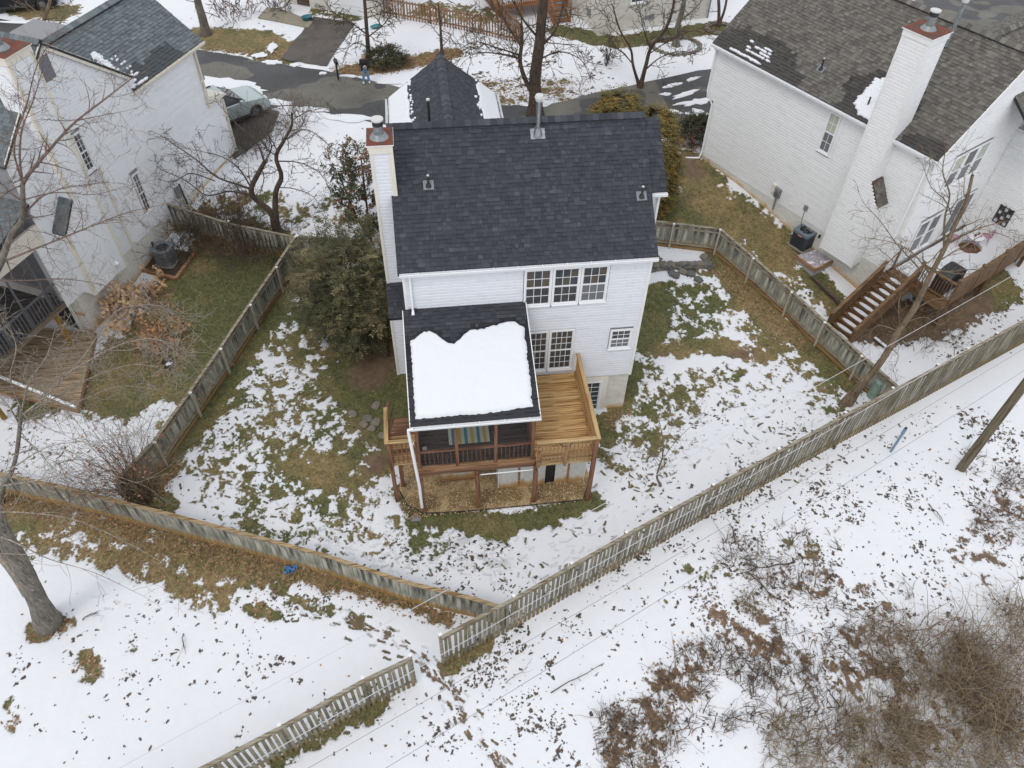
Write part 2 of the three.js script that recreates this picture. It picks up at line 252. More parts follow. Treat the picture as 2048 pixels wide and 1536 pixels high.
  stroke(N, [[700, 620], [745, 700], [770, 820]], 70, 0.8); stroke(N, [[640, 880], [700, 930]], 60, 0.3);
  stroke(F.ice, [[930, 1105], [1000, 1110]], 34, 1);
}
// footprints: trodden dents, some down to the turf
const prints = [];
{ const r = RNG(77);
  const step = (x, z, a, l = 0.27, w = 0.1, k = 1) => prints.push([x, z, a, l, w, k]);
  const trail = (pts, rows, jitter, k) => { const q = pts.map(([u, v]) => G(u, v)); for (let s = 0; s + 1 < q.length; s++) { const a = q[s], b = q[s + 1], d = Math.hypot(b.x - a.x, b.z - a.z), an = Math.atan2(b.z - a.z, b.x - a.x), n = Math.max(1, Math.round(d / 0.36)); for (let m = 0; m < rows; m++) for (let i = 0; i < n; i++) { const t = (i + r()) / n, side = (i % 2 ? 0.13 : -0.13) + (r() - 0.5) * jitter; step(lerp(a.x, b.x, t) - Math.sin(an) * side, lerp(a.z, b.z, t) + Math.cos(an) * side, an + (r() - 0.5) * 0.7, 0.24 + r() * 0.08, 0.085 + r() * 0.03, k * (0.6 + r() * 0.6)); } } };
  trail([[560, 1215], [680, 1240], [760, 1275], [850, 1325], [910, 1400], [960, 1480], [1010, 1545]], 3, 0.7, 1.2); trail([[700, 1230], [790, 1285]], 1, 0.3, 1.3); trail([[850, 1325], [900, 1385], [935, 1430]], 2, 0.4, 1.5);
  trail([[640, 1080], [760, 1100], [900, 1110], [1010, 1110]], 3, 1.2, 0.75); trail([[900, 1085], [1000, 1130], [1000, 1180]], 1, 0.9, 0.8); trail([[1060, 1120], [1160, 1070], [1200, 1020]], 2, 1.1, 0.7); trail([[480, 1040], [620, 1090]], 2, 1.0, 0.7);
  trail([[1260, 960], [1400, 900], [1520, 850], [1650, 800]], 2, 2.2, 0.75); trail([[1300, 1010], [1180, 1060]], 1, 1.0, 0.7); trail([[430, 790], [380, 880], [410, 970], [520, 1030]], 2, 1.6, 1.4); trail([[480, 760], [620, 830], [560, 930]], 2, 1.8, 1.2); trail([[1240, 900], [1290, 830], [1380, 800]], 2, 1.4, 1.2); trail([[180, 1200], [320, 1210], [460, 1215]], 1, 0.3, 0.8);
  const box = (u0, u1, v0, v1, n, k) => { for (let i = 0; i < n; i++) { const p = G(lerp(u0, u1, r()), lerp(v0, v1, r())); step(p.x, p.z, r() * 6.3, 0.2 + 0.12 * r(), 0.08 + 0.04 * r(), k * (0.5 + r())); } };
  box(420, 760, 1000, 1090, 110, 1.0); box(560, 1000, 1040, 1150, 150, 0.75); box(1180, 1340, 860, 1000, 70, 1.1); box(1260, 1680, 790, 970, 130, 1.0); box(380, 560, 740, 960, 70, 1.3); box(1000, 1230, 1040, 1170, 70, 0.85); box(740, 820, 1100, 1180, 30, 0.7);
}
const inRoad = [];      // asphalt outlines in x,z (filled below), so that no snow lies there
const pxPoly = (pts) => pts.map(([u, v]) => { const p = G(u, v); return [p.x, p.z]; });
function grassColour(x, z) {
  const g = samp(F.green, x, z), d = samp(F.dry, x, z), l = samp(F.leaf, x, z), e = samp(F.dirt, x, z);
  const n1 = fbm(x * 0.9, z * 0.9, 3), n2 = fbm(x * 7, z * 7, 2), n3 = vn(x * 31, z * 31), n4 = vn(x * 17 + 50, z * 17);
  let t = clamp(0.36 + (n1 - 0.5) * 1.7 + 0.5 * d - 0.55 * g);
  let c = [lerp(0.105, 0.24, t), lerp(0.108, 0.175, t), lerp(0.036, 0.075, t)];
  const n5 = vn(x * 57 + 3, z * 57); const k = 0.58 + 0.5 * n2 + 0.75 * (n3 - 0.5) + 0.35 * (n4 - 0.5) + 0.45 * (n5 - 0.5); c = c.map((q) => q * k);
  if (e > 0) { const m = clamp(e * 1.3 * (0.4 + n1)) ; c = [lerp(c[0], 0.145 * (0.7 + 0.6 * n2), m), lerp(c[1], 0.095 * (0.7 + 0.6 * n2), m), lerp(c[2], 0.06 * (0.7 + 0.6 * n2), m)]; }
  const lv = vn(x * 13 + 9, z * 13) * 0.55 + vn(x * 29, z * 29 + 4) * 0.45, th = 0.745 - 0.32 * l;   // single dead leaves
  if (lv > th) { const q = vn(x * 9 + 3, z * 9 + 70); const a = clamp((lv - th) * 12); c = [lerp(c[0], lerp(0.12, 0.33, q), a), lerp(c[1], lerp(0.065, 0.22, q), a), lerp(c[2], lerp(0.032, 0.115, q), a)]; }
  return c;
}
function snowCover(x, z) { // 0 turf .. 1 snow, before footprints
  const b = samp(F.bare, x, z), n = 0.22 * fbm(x * 0.9, z * 0.9, 2) + 0.34 * vn(x * 3.2 + 7, z * 2.9) + 0.44 * fbm(x * 7.3, z * 6.6 + 5, 3);
  return 1.08 - b + (n - 0.5) * lerp(0.7, 3.0, sstep(0, 0.3, b)) * (b > 1.2 ? 0.6 : 1) ;
}
function makeGround(x0, x1, z0, z1, TW, TH, step, seed) {
  const r = RNG(seed), foot = new Float32Array(TW * TH), speck = new Float32Array(TW * TH), sx = TW / (x1 - x0), sz = TH / (z1 - z0);
  const stamp = (arr, x, z, a, l, w, k) => { const R = l * 0.75, c = Math.cos(a), s = Math.sin(a); for (let j = Math.floor((z - R - z0) * sz); j <= (z + R - z0) * sz; j++) for (let i = Math.floor((x - R - x0) * sx); i <= (x + R - x0) * sx; i++) { if (i < 0 || j < 0 || i >= TW || j >= TH) continue; const dx = i / sx + x0 - x, dz = j / sz + z0 - z, p = (dx * c + dz * s) / (l / 2), q = (-dx * s + dz * c) / (w / 2 * (1 - 0.3 * Math.cos(p * 3.2))), e = p * p + q * q + (arr === speck ? 1.7 : 1.0) * (vn(x * 91 + dx * 3.4 / w, z * 57 + dz * 3.4 / w) - 0.5); if (e < 1) { const o = j * TW + i; arr[o] = Math.max(arr[o], k * sstep(0, 0.35, 1 - e)); } } };
  for (const f of prints) if (f[0] > x0 - 1 && f[0] < x1 + 1 && f[1] > z0 - 1 && f[1] < z1 + 1) stamp(foot, ...f);
  const nS = Math.round((x1 - x0) * (z1 - z0) * (z0 < -20 ? 26 : 95));
  for (let i = 0; i < nS; i++) { const x = lerp(x0, x1, r()), z = lerp(z0, z1, r()), q = r(), g = r(), a = r() * 6.3, w = r(); if (q < 0.006 + samp(F.speck, x, z) * (0.09 + 0.9 * sstep(0.48, 0.72, fbm(x * 1.1 + 30, z * 1.1, 3)))) { const s = (0.016 + 0.03 * g + 0.07 * g * g * g * g * g) * (z0 < -20 ? 2 : 1); stamp(speck, x, z, a, s * 1.7, s * (0.6 + 0.8 * w), 0.55 + 0.45 * r()); } }
  const col = new Uint8Array(TW * TH * 4), bmp = new Uint8Array(TW * TH * 4), hgt = new Float32Array(TW * TH);
  const enc = (q) => { q = clamp(q); return (q <= 0.0031308 ? 12.92 * q : 1.055 * Math.pow(q, 1 / 2.4) - 0.055) * 255; };
  for (let j = 0; j < TH; j++) for (let i = 0; i < TW; i++) {
    const x = x0 + (i + 0.5) / sx, z = z0 + (j + 0.5) / sz, o = j * TW + i; let s = snowCover(x, z), f = foot[o], k = speck[o];
    const ic = samp(F.ice, x, z);
    const fine = vn(x * 23, z * 23) * 0.55 + vn(x * 51, z * 51) * 0.45; let m = sstep(0.42, 0.63, s + 0.42 * (fine - 0.5) * sstep(1.05, 0.8, s)); const turf = Math.max(f > 0.85 ? sstep(0.85, 1.15, f) : 0, sstep(0.15, 0.5, k) * 0.97), m2 = m * (1 - turf);
    const packed = clamp(f * 0.8) * 0.55 + ic * sstep(0.4, 0.7, fbm(x * 3, z * 3, 3)) * 0.7, n = vn(x * 2.3, z * 2.3) * 0.5 + vn(x * 8, z * 8) * 0.5;
    let g = m2 < 0.999 ? grassColour(x, z) : [0, 0, 0]; if (k > 0.05) { const q = vn(x * 5 + 11, z * 5), d = clamp(k * 1.2) * m; g = [lerp(g[0], lerp(0.028, 0.085, q), d), lerp(g[1], lerp(0.022, 0.048, q), d), lerp(g[2], lerp(0.017, 0.026, q), d)]; }
    const w = 0.705 + 0.035 * (n - 0.5), S = [lerp(w, 0.40, packed), lerp(w + 0.006, 0.41, packed), lerp(w + 0.028, 0.40, packed)];
    for (let c = 0; c < 3; c++) col[o * 4 + c] = enc(lerp(g[c], S[c], m2));
    col[o * 4 + 3] = 255;
    const hs = m2 * (0.62 + 0.25 * sstep(0.5, 0.95, s) - 0.42 * clamp(f)) + 0.08 * m2 * (fbm(x * 5, z * 5, 2) - 0.5) + (1 - m2) * 0.14 * vn(x * 40, z * 40); hgt[o] = hs * 0.05;
    const hb = clamp(hs + 0.08); bmp[o * 4] = bmp[o * 4 + 1] = bmp[o * 4 + 2] = hb * 255; bmp[o * 4 + 3] = 255;
  }
  const mk = (d, srgb) => { const t = new THREE.DataTexture(d, TW, TH, THREE.RGBAFormat); t.magFilter = THREE.LinearFilter; t.minFilter = THREE.LinearMipmapLinearFilter; t.generateMipmaps = true; t.anisotropy = 8; if (srgb) t.colorSpace = THREE.SRGBColorSpace; t.needsUpdate = true; return t; };
  const mat = new THREE.MeshStandardMaterial({ map: mk(col, true), bumpMap: mk(bmp, false), bumpScale: 0.05, roughness: 0.86 });
  const nx = Math.round((x1 - x0) / step), nz = Math.round((z1 - z0) / step), P = new Float32Array((nx + 1) * (nz + 1) * 3), U = new Float32Array((nx + 1) * (nz + 1) * 2), I = [];
  for (let j = 0; j <= nz; j++) for (let i = 0; i <= nx; i++) { const o = j * (nx + 1) + i, x = lerp(x0, x1, i / nx), z = lerp(z0, z1, j / nz), ti = clamp(Math.round((x - x0) * sx), 0, TW - 1), tj = clamp(Math.round((z - z0) * sz), 0, TH - 1); const edge = (i === 0 || j === 0 || i === nx || j === nz) ? 0 : 1; P.set([x, terrain(x, z) - 0.015 + edge * hgt[tj * TW + ti] * 0.9, z], o * 3); U.set([i / nx, j / nz], o * 2); }
  for (let j = 0; j < nz; j++) for (let i = 0; i < nx; i++) { const a = j * (nx + 1) + i, b = a + 1, c = a + nx + 1, d = c + 1; I.push(a, c, b, b, c, d); }
  const g = new THREE.BufferGeometry(); g.setAttribute('position', new THREE.BufferAttribute(P, 3)); g.setAttribute('uv', new THREE.BufferAttribute(U, 2)); g.setIndex(I); g.computeVertexNormals();
  return structure('ground', g, mat);
}
makeGround(-22, 6, -9, 19, 1536, 1536, 0.1, 11);
makeGround(6, 34, -9, 19, 1536, 1536, 0.1, 12);
makeGround(-46, 58, -75, -9, 2048, 1300, 0.4, 13);
{ // the snowy land beyond, out to the horizon
  const m = mb(); for (const [a, b, c, d] of [[-700, 700, -800, -75], [-700, -46, -75, -9], [58, 700, -75, -9], [-700, -22, -9, 19], [34, 700, -9, 19], [-700, 700, 19, 700]]) { const n = 24; for (let i = 0; i < n; i++) for (let j = 0; j < n; j++) { const x0 = lerp(a, b, i / n), x1 = lerp(a, b, (i + 1) / n), z0 = lerp(c, d, j / n), z1 = lerp(c, d, (j + 1) / n), q = (x, z) => V(x, terrain(x, Math.min(z, 19)) - 0.02, z); m.quad(q(x0, z1), q(x1, z1), q(x1, z0), q(x0, z0)); } }
  structure('ground', m.geo(), M.snow);
}
// ---------------------------------------------------------------- asphalt, walks, beds
const asphaltTex = tex(1024, 1024, (u, v) => { const a = fbm(u * 9, v * 9, 4), b = vn(u * 400, v * 400), p = sstep(0.50, 0.53, fbm(u * 5 + 3, v * 7, 3)), cr = Math.abs(fbm(u * 12 + 5, v * 12, 3) - 0.5) < 0.006 ? 0.75 : 1; const k = (0.255 + 0.10 * (a - 0.5) + 0.05 * (b - 0.5)) * cr; return [lerp(k, k * 1.38 + 0.02, p), lerp(k * 0.99, k * 1.33 + 0.02, p), lerp(k * 1.0, k * 1.2 + 0.02, p)]; }, true, [1 / 14, 1 / 14]);
std('asphalt', [1.0, 1.0, 1.0], 0.62, { map: asphaltTex, ...bumpF(0.004) });
const asphaltTex2 = tex(512, 512, (u, v) => { const a = fbm(u * 8, v * 8, 4), b = vn(u * 200, v * 200); const k = 0.30 + 0.12 * (a - 0.5) + 0.05 * (b - 0.5); return [k * 1.06, k, k * 0.95]; }, true, [1 / 6, 1 / 6]);
std('asphaltDrive', [1.1, 1.05, 1], 0.75, { map: asphaltTex2, ...bumpF(0.004) });
std('concrete', [0.42, 0.37, 0.28], 0.85, { map: T.mottle });
function sheet(name, poly, mat, lift) { // a flat sheet that follows the land
  const sh = poly.map((q) => new THREE.Vector2(q[0], q[1])); if (THREE.ShapeUtils.isClockWise(sh)) sh.reverse();
  const f = THREE.ShapeUtils.triangulateShape(sh, []), m = mb(); const sub = (a, b, c, n) => { if (n && Math.max(a.distanceTo(b), b.distanceTo(c), c.distanceTo(a)) > 2.5) { const ab = a.clone().add(b).multiplyScalar(.5), bc = b.clone().add(c).multiplyScalar(.5), ca = c.clone().add(a).multiplyScalar(.5); sub(a, ab, ca, n - 1); sub(ab, b, bc, n - 1); sub(ca, bc, c, n - 1); sub(ab, bc, ca, n - 1); } else { const q = (e) => V(e.x, terrain(e.x, e.y) + lift, e.y); m.tri(q(c), q(b), q(a)); } };
  for (const [i, j, k] of f) sub(sh[i], sh[j], sh[k], 5); return structure(name, m.geo(), mat);
}
const wob = (pts, amp, n = 6, seed = 5) => { const r = RNG(seed), o = []; for (let i = 0; i < pts.length; i++) { const a = pts[i], b = pts[(i + 1) % pts.length]; for (let k = 0; k < n; k++) { const t = k / n; o.push([lerp(a[0], b[0], t) + (r() - .5) * amp, lerp(a[1], b[1], t) + (r() - .5) * amp]); } } return o; };
sheet('road', wob(pxPoly([[-260, 25], [0, 40], [130, 58], [260, 80], [395, 100], [470, 112], [530, 125], [610, 137], [690, 150], [800, 176], [900, 196], [1000, 212], [1090, 214], [1180, 190], [1290, 166], [1425, 138], [1520, 120], [1520, 330], [1400, 282], [1340, 272], [1200, 290], [1000, 290], [775, 250], [700, 236], [640, 222], [560, 212], [470, 240], [420, 200], [300, 140], [130, 88], [0, 72], [-260, 48]]), 0.22, 5, 3), M.asphalt, 0.05);
sheet('driveway', wob(pxPoly([[560, 119], [600, 126], [652, 134], [712, 48], [628, 34]]), 0.15, 5, 4), M.asphaltDrive, 0.06);
sheet('driveway', pxPoly([[420, 190], [560, 225], [545, 265], [500, 300], [470, 320], [400, 260]]), M.asphaltDrive, 0.058);
sheet('road', pxPoly([[1780, -60], [2048, -40], [2300, 0], [2300, 140], [2048, 80], [1860, 40]]), M.asphalt, 0.05);
structure('walkway', mb().prism(pxPoly([[516, 38], [535, 17], [573, 24], [626, 46], [617, 58], [560, 46]]), 1.7, 2.0).geo(), M.concrete);
{ // slushy snow left on the asphalt, each a thin raised heap
  const r = RNG(91), m = mb(), heap = (u, v, ru, rv, k = 0) => { const c = G(u, v), n = 16, X = G(u + ru, v).distanceTo(c), Z = Math.abs(G(u, v + rv).z - c.z), ca = Math.cos(k), sa = Math.sin(k), ring = [], top = []; for (let i = 0; i < n; i++) { const a = i / n * 6.283, s = 0.6 + 0.6 * r(), x = X * s * Math.cos(a), z = Z * s * Math.sin(a); const px = c.x + x * ca - z * sa, pz = c.z + x * sa + z * ca; ring.push(V(px, terrain(px, pz) + 0.055, pz)); top.push(V(lerp(c.x, px, 0.72), terrain(px, pz) + 0.10, lerp(c.z, pz, 0.72))); } const mid = V(c.x, c.y + 0.115, c.z); for (let i = 0; i < n; i++) { const j = (i + 1) % n; m.quad(ring[j], ring[i], top[i], top[j]); m.tri(top[i], mid, top[j]); } };
  for (const a of [[450, 168, 62, 13, 0.25], [500, 182, 40, 9, 0.3], [545, 205, 40, 6, 0.25], [620, 220, 40, 5, 0.2], [700, 238, 60, 8, 0.2], [545, 95, 10, 12], [520, 112, 16, 6], [545, 126, 22, 5, .2], [590, 132, 12, 4], [645, 148, 9, 3], [1345, 172, 22, 4, -0.4], [1370, 190, 36, 4, -0.45], [1385, 160, 20, 3, -0.4], [1395, 205, 34, 6, -0.3], [1350, 225, 16, 4, .5], [1385, 230, 20, 5, .6], [1330, 190, 12, 3], [1400, 225, 20, 5, 0.7], [1370, 208, 30, 3, -0.2], [780, 168, 30, 2.5, .2], [850, 182, 30, 2.5, .2], [700, 154, 20, 2.5, .2], [60, 46, 70, 3, .12], [110, 60, 40, 3, .12]]) heap(...a);
  const s = structure('snow_patch', m.geo(), M.snow); s.userData.kind = 'stuff'; tag(s, 'thin heaps of slushy snow left lying on the dark street asphalt', 'snow');
}
// ---------------------------------------------------------------- building kit
const UP = V(0, 1, 0);
std('deckFelt', [0.03, 0.03, 0.033], 0.95);
class Wall { // ax points right when seen from outside, n outwards
  constructor(ox, oz, nx, nz) { this.n = V(nx, 0, nz).normalize(); this.ax = UP.clone().cross(this.n); this.o = V(ox, 0, oz); this.q = new THREE.Quaternion().setFromRotationMatrix(new THREE.Matrix4().makeBasis(this.ax, UP, this.n)); }
  P(s, y, d = 0) { return this.o.clone().addScaledVector(this.ax, s).addScaledVector(this.n, d).setY(y); }
  put(mesh, s, y, d = 0) { mesh.quaternion.copy(this.q); mesh.position.copy(this.P(s, y, d)); return mesh; }
  px(u, v, off = 0) { const d = rayDir(u, v), t = this.P(0, 0, off).sub(camera.position).dot(this.n) / d.dot(this.n), p = camera.position.clone().addScaledVector(d, t); return [p.clone().sub(this.o).dot(this.ax), p.y]; }
}
function rebase(g, p, turn) { // move a finished group's origin to its base
  g.position.copy(p); g.rotation.y = turn; g.updateMatrix(); g.updateMatrixWorld(true); const inv = g.matrix.clone().invert(); for (const c of g.children) { c.updateMatrix(); c.applyMatrix4(inv); }
}
const LAP = 0.127;
const lapGeo = mb().hexa([V(0, 0, 0.014), V(1, 0, 0.014), V(1, 0, -0.02), V(0, 0, -0.02), V(0, 0.082, 0.014), V(1, 0.082, 0.014), V(1, 0.082, -0.02), V(0, 0.082, -0.02)]).quad(V(0, 0.082, 0.014), V(1, 0.082, 0.014), V(1, LAP, -0.008), V(0, LAP, -0.008)).geo();   // drop siding: flat face below, scooped shoulder above
const lapGeos = [0, 1, 2, 3, 4].map((k) => { const g = lapGeo.clone(), u = g.attributes.uv; for (let i = 0; i < u.count; i++) u.setXY(i, u.getX(i) * 4 + k * 1.7, u.getY(i) + k * 0.37); return g; });
function siding(w, g, y0, y1, span, mat, holes = []) { // one mesh for each lapped board
  let i = 0; for (let y = y0; y < y1 - 0.02; y += LAP, i++) {
    let seg = [span(y + LAP * 0.5)]; if (!seg[0]) continue;
    for (const [a, b, c, d] of holes) if (y + LAP > c && y < d) seg = seg.flatMap(([p, q]) => (b <= p || a >= q) ? [[p, q]] : [[p, a], [b, q]].filter((e) => e[1] - e[0] > 0.03));
    for (const [p, q] of seg) if (q - p > 0.02) { const m = part('siding_board', lapGeos[(i * 3 + Math.round(p * 7)) % 5 | 0] ?? lapGeos[0], mat, g); w.put(m, p, y, 0); m.scale.set(q - p, Math.min(1, (y1 - y) / LAP), 1); }
  }
}
function slat(w, g, name, s0, s1, y0, y1, d0, d1, mat) { const m = mb().box(0, s1 - s0, 0, y1 - y0, d0, d1).build(name, mat, g); w.put(m, s0, y0, 0); return m; }
function windowUnit(w, g, s0, s1, y0, y1, o = {}) { // double hung: frame part with panes and sashes as sub-parts
  const W = s1 - s0, H = y1 - y0, f = o.frame ?? 0.055, mid = o.mid ?? 0.5, f2 = 0.034, fr = mb();
  fr.box(0, W, 0, f, 0, 0.06).box(0, W, H - f, H, 0, 0.06).box(0, f, f, H - f, 0, 0.06).box(W - f, W, f, H - f, 0, 0.06); if (o.sill !== false) fr.box(-0.03, W + 0.03, -0.035, 0, 0, 0.085);
  const win = fr.build('window', o.mat ?? M.vinyl, g); w.put(win, s0, y0, 0); if (o.label) win.userData.label = o.label;
  const sash = o.single ? [[f, H - f, 0.035, o.glass ?? M.glass]] : [[f, H * mid, 0.028, o.low ?? M.glass], [H * mid, H - f, 0.038, o.up ?? M.glass]];
  for (const [a, b, d, gl] of sash) {
    const x0 = f, x1 = W - f, c = o.cols ?? 3, r = o.rows ?? 2, sm = mb().box(x0, x1, a, a + f2, 0, d).box(x0, x1, b - f2, b, 0, d).box(x0, x0 + f2, a + f2, b - f2, 0, d).box(x1 - f2, x1, a + f2, b - f2, 0, d);
    const ix0 = x0 + f2, ix1 = x1 - f2, iy0 = a + f2, iy1 = b - f2, mw = 0.009;
    for (let k = 1; k < c; k++) { const x = lerp(ix0, ix1, k / c); sm.box(x - mw, x + mw, iy0, iy1, 0.004, d - 0.008); }
    for (let k = 1; k < r; k++) { const y = lerp(iy0, iy1, k / r); sm.box(ix0, ix1, y - mw, y + mw, 0.005, d - 0.007); }
    sm.build('sash', o.mat ?? M.vinyl, win);
    for (let i = 0; i < c; i++) for (let j = 0; j < r; j++) { const p = mb().box(lerp(ix0, ix1, i / c) + mw, lerp(ix0, ix1, (i + 1) / c) - mw, lerp(iy0, iy1, j / r) + mw, lerp(iy0, iy1, (j + 1) / r) - mw, 0.001, d - 0.018).build('pane', Array.isArray(gl) ? gl[(i + j * 2) % gl.length] : gl, win); }
  }
  return win;
}
// shingles: the ones that show largest are single pieces, the rest one joined part
const EXPO = 0.143;
const shingleGeo = mb().hexa([V(0, 0, 0.028), V(1, 0, 0.028), V(1, 0, 0), V(0, 0, 0), V(0, EXPO * 1.04, 0.006), V(1, EXPO * 1.04, 0.006), V(1, EXPO * 1.04, 0), V(0, EXPO * 1.04, 0)]).geo();
const shingleTex = tex(256, 256, (u, v) => { const k = 0.84 + 0.36 * (tfbm(u, v, 80, 80, 3) - 0.5); return [k, k, k]; }, true, [1.4, 1.4]);
function shingles(g, A, u, v, len, rise, pal, o = {}) { // A: lower left corner of the slope seen from outside, u along the eave, v up the slope
  const r = RNG(o.seed ?? 1), n = u.clone().cross(v).normalize(), q = new THREE.Quaternion().setFromRotationMatrix(new THREE.Matrix4().makeBasis(u, v, n));
  const key = pal.name; if (!M[key + '0']) { pal.tones.forEach((c, i) => std(key + i, c, 0.92, { map: shingleTex })); std(key + 'V', [1, 1, 1], 0.92, { map: shingleTex, vertexColors: true }); std(key + 'Wet', pal.tones[0].map((c) => c * 0.45), 0.6, { map: shingleTex }); }
  const rest = mb(); let left = g.userData.shingleQuota ?? 300; const rows = Math.ceil(rise / EXPO - 0.05);
  for (let j = 0; j < rows; j++) {
    let s = -0.05 * r(); const run = o.span ? o.span(j * EXPO) : [0, len]; if (!run) continue; s += run[0];
    while (s < run[1] - 0.01) {
      const w = 0.10 + 0.15 * r(), a = Math.max(s, run[0]), b = Math.min(s + w - 0.005, run[1]); s += w; if (b - a < 0.02) continue;
      const k = Math.min(pal.tones.length - 1, (r() * r() * 0.4 + r() * 0.6) * pal.tones.length | 0), high = r() < 0.5 ? 1 : 0.45, t = j * EXPO;
      if (o.skip && o.skip(a, b, t)) continue; const wet = o.wet && o.wet((a + b) / 2, t + 0.07);
      const p = A.clone().addScaledVector(u, a).addScaledVector(v, t).addScaledVector(n, 0.004), hh = Math.min(1, (rise - t) / (EXPO * 1.04));
      if (left > 0 && !(o.late && j > o.late)) { const m = part('shingle', shingleGeo, wet ? M[key + 'Wet'] : M[key + k], g); m.quaternion.copy(q); m.position.copy(p); m.scale.set(b - a, hh, high); left--; }
      else { const c = pal.tones[k]; rest.col = wet ? c.map((e) => e * 0.45) : c; rest.add(shingleGeo, new THREE.Matrix4().compose(p, q, V(b - a, hh, high))); }
    }
  }
  g.userData.shingleQuota = left;
  if (rest.p.length) { const m = rest.build('shingles', M[key + 'V'], g); m.userData.kind = 'stuff'; }
}
function ridgeCap(g, a, b, pal, w = 0.16, seed = 3) { // vented ridge: folded caps laid one over the next
  const r = RNG(seed), d = b.clone().sub(a), L = d.length(); d.normalize(); const s = d.clone().cross(UP).normalize(), key = pal.name;
  const under = mb(), U = (p, i, y) => p.clone().addScaledVector(s, i * w).add(V(0, y, 0)); for (const i of [-1, 1]) { const e = [U(a, i * 0.9, -0.115), U(b, i * 0.9, -0.115), U(b, 0, 0.01), U(a, 0, 0.01)]; i < 0 ? under.quad(e[3], e[2], e[1], e[0]) : under.quad(...e); const q = [U(a, i * 0.9, -0.16), U(b, i * 0.9, -0.16), U(b, i * 0.9, -0.115), U(a, i * 0.9, -0.115)]; i < 0 ? under.quad(q[3], q[2], q[1], q[0]) : under.quad(...q); }
  under.build('ridge_vent', M.black, g);
  for (let t = 0; t < L; t += 0.21) { const t1 = Math.min(L, t + 0.235), k = r() * pal.tones.length | 0, m = mb(); const p0 = a.clone().addScaledVector(d, t), p1 = a.clone().addScaledVector(d, t1); for (const i of [-1, 1]) { const q = [U(p0, 0, 0.06), U(p0, i, -0.07), U(p1, i, -0.08), U(p1, 0, 0.05)], z = [U(p0, 0, 0.03), U(p0, i, -0.10), U(p1, i, -0.10), U(p1, 0, 0.03)]; const f = (A, B, C, D) => i < 0 ? m.quad(D, C, B, A) : m.quad(A, B, C, D); f(q[0], q[1], q[2], q[3]); f(q[1], z[1], z[2], q[2]); f(z[3], z[2], z[1], z[0]); f(q[0], z[0], z[1], q[1]); } m.build('ridge_cap', M[key + k], g); }
}
function gutter(g, a, b, out, mat, h = 0.12) { // open K-style trough along an eave, out = unit outward
  const d = b.clone().sub(a), m = mb(), O = (p, x, y) => p.clone().addScaledVector(out, x).add(V(0, y, 0)); const pr = [[0, 0], [0, -h], [0.09, -h], [0.125, 0], [0.11, 0.008], [0.08, -h + 0.015], [0.015, -h + 0.015], [0.015, 0]];
  for (let i = 0; i < pr.length; i++) { const p = pr[i], q = pr[(i + 1) % pr.length]; m.quad(O(a, ...p), O(a, ...q), O(b, ...q), O(b, ...p)); } for (const e of [a, b]) m.quad(O(e, 0, 0), O(e, 0.125, 0), O(e, 0.09, -h), O(e, 0, -h));
  const gm = m.build('gutter', mat, g), L = d.length(); for (let t = 0.6; t < L; t += 0.8) { const p = a.clone().addScaledVector(d, t / L); mb().beam(O(p, -0.05, 0.012), O(p, 0.13, 0.012), 0.025, 0.008).build('hanger', M.vinyl, gm); }
  return gm;
}
function flue(g, p, r, h, capR, mat = M.galv) { // storm collar, pipe, flat cap
  const m = mb().cyl(p, r * 1.9, r * 1.15, 0.14, 20).cyl(p.clone().add(V(0, 0.1, 0)), r, r, h, 20); m.build('flue', mat, g);
  const t = p.clone().add(V(0, h + 0.1, 0)); mb().cyl(t, r * 1.05, r * 1.08, 0.16, 20).build('flue_band', M.black, g); mb().cyl(t.clone().add(V(0, 0.16, 0)), capR, capR, 0.05, 24).build('flue_cap', M.whiteMetal, g);
}
function roofVent(g, A, u, v, n, s, t, h = 0.38) { // plumbing stack with rubber boot and flashing plate on a slope
  const p = A.clone().addScaledVector(u, s).addScaledVector(v, t).addScaledVector(n, 0.03), q = new THREE.Quaternion().setFromRotationMatrix(new THREE.Matrix4().makeBasis(u, v, n));
  const pl = mb().box(-0.17, 0.17, -0.14, 0.17, -0.005, 0.012).build('flashing', M.lead, g, p); pl.quaternion.copy(q);
  mb().cyl(p.clone().add(V(0, -0.03, 0)), 0.11, 0.05, 0.12, 14).build('vent_boot', M.black, g); mb().cyl(p, 0.038, 0.038, h, 12).build('vent_pipe', M.blackMetal, g); mb().cyl(p.clone().add(V(0, h, 0)), 0.042, 0.042, 0.03, 12).build('vent_rim', M.whiteMetal, g);
}
const PAL = { main: { name: 'roofMain', tones: [[0.047, 0.05, 0.065], [0.054, 0.057, 0.073], [0.06, 0.065, 0.08], [0.069, 0.073, 0.088], [0.081, 0.087, 0.102], [0.099, 0.105, 0.12]] },
  right: { name: 'roofRight', tones: [[0.138, 0.116, 0.102], [0.16, 0.139, 0.122], [0.184, 0.167, 0.145], [0.211, 0.196, 0.17], [0.239, 0.221, 0.188], [0.268, 0.251, 0.217]] },
  left: { name: 'roofLeft', tones: [[0.145, 0.169, 0.183], [0.165, 0.191, 0.208], [0.185, 0.216, 0.231], [0.204, 0.237, 0.252], [0.229, 0.262, 0.275], [0.259, 0.289, 0.298]] } };
const SL = 0.76, SLn = Math.hypot(1, SL);            // common roof pitch
const brickTex = tex(512, 512, (u, v) => { const row = Math.floor(v * 32), x = u * 10 + (row % 2) * 0.5, fx = x - Math.floor(x), fy = v * 32 - row; const mort = fx < 0.035 || fy < 0.12; const k = (mort ? 0.80 : 0.90 + 0.06 * (h2(Math.floor(x) % 10, row) - 0.5)) - 0.06 * tfbm(u, v, 10, 10, 3); return [k, k * 0.985, k * 0.96]; }, true, [1 / 2.2, 1 / 2.4]);
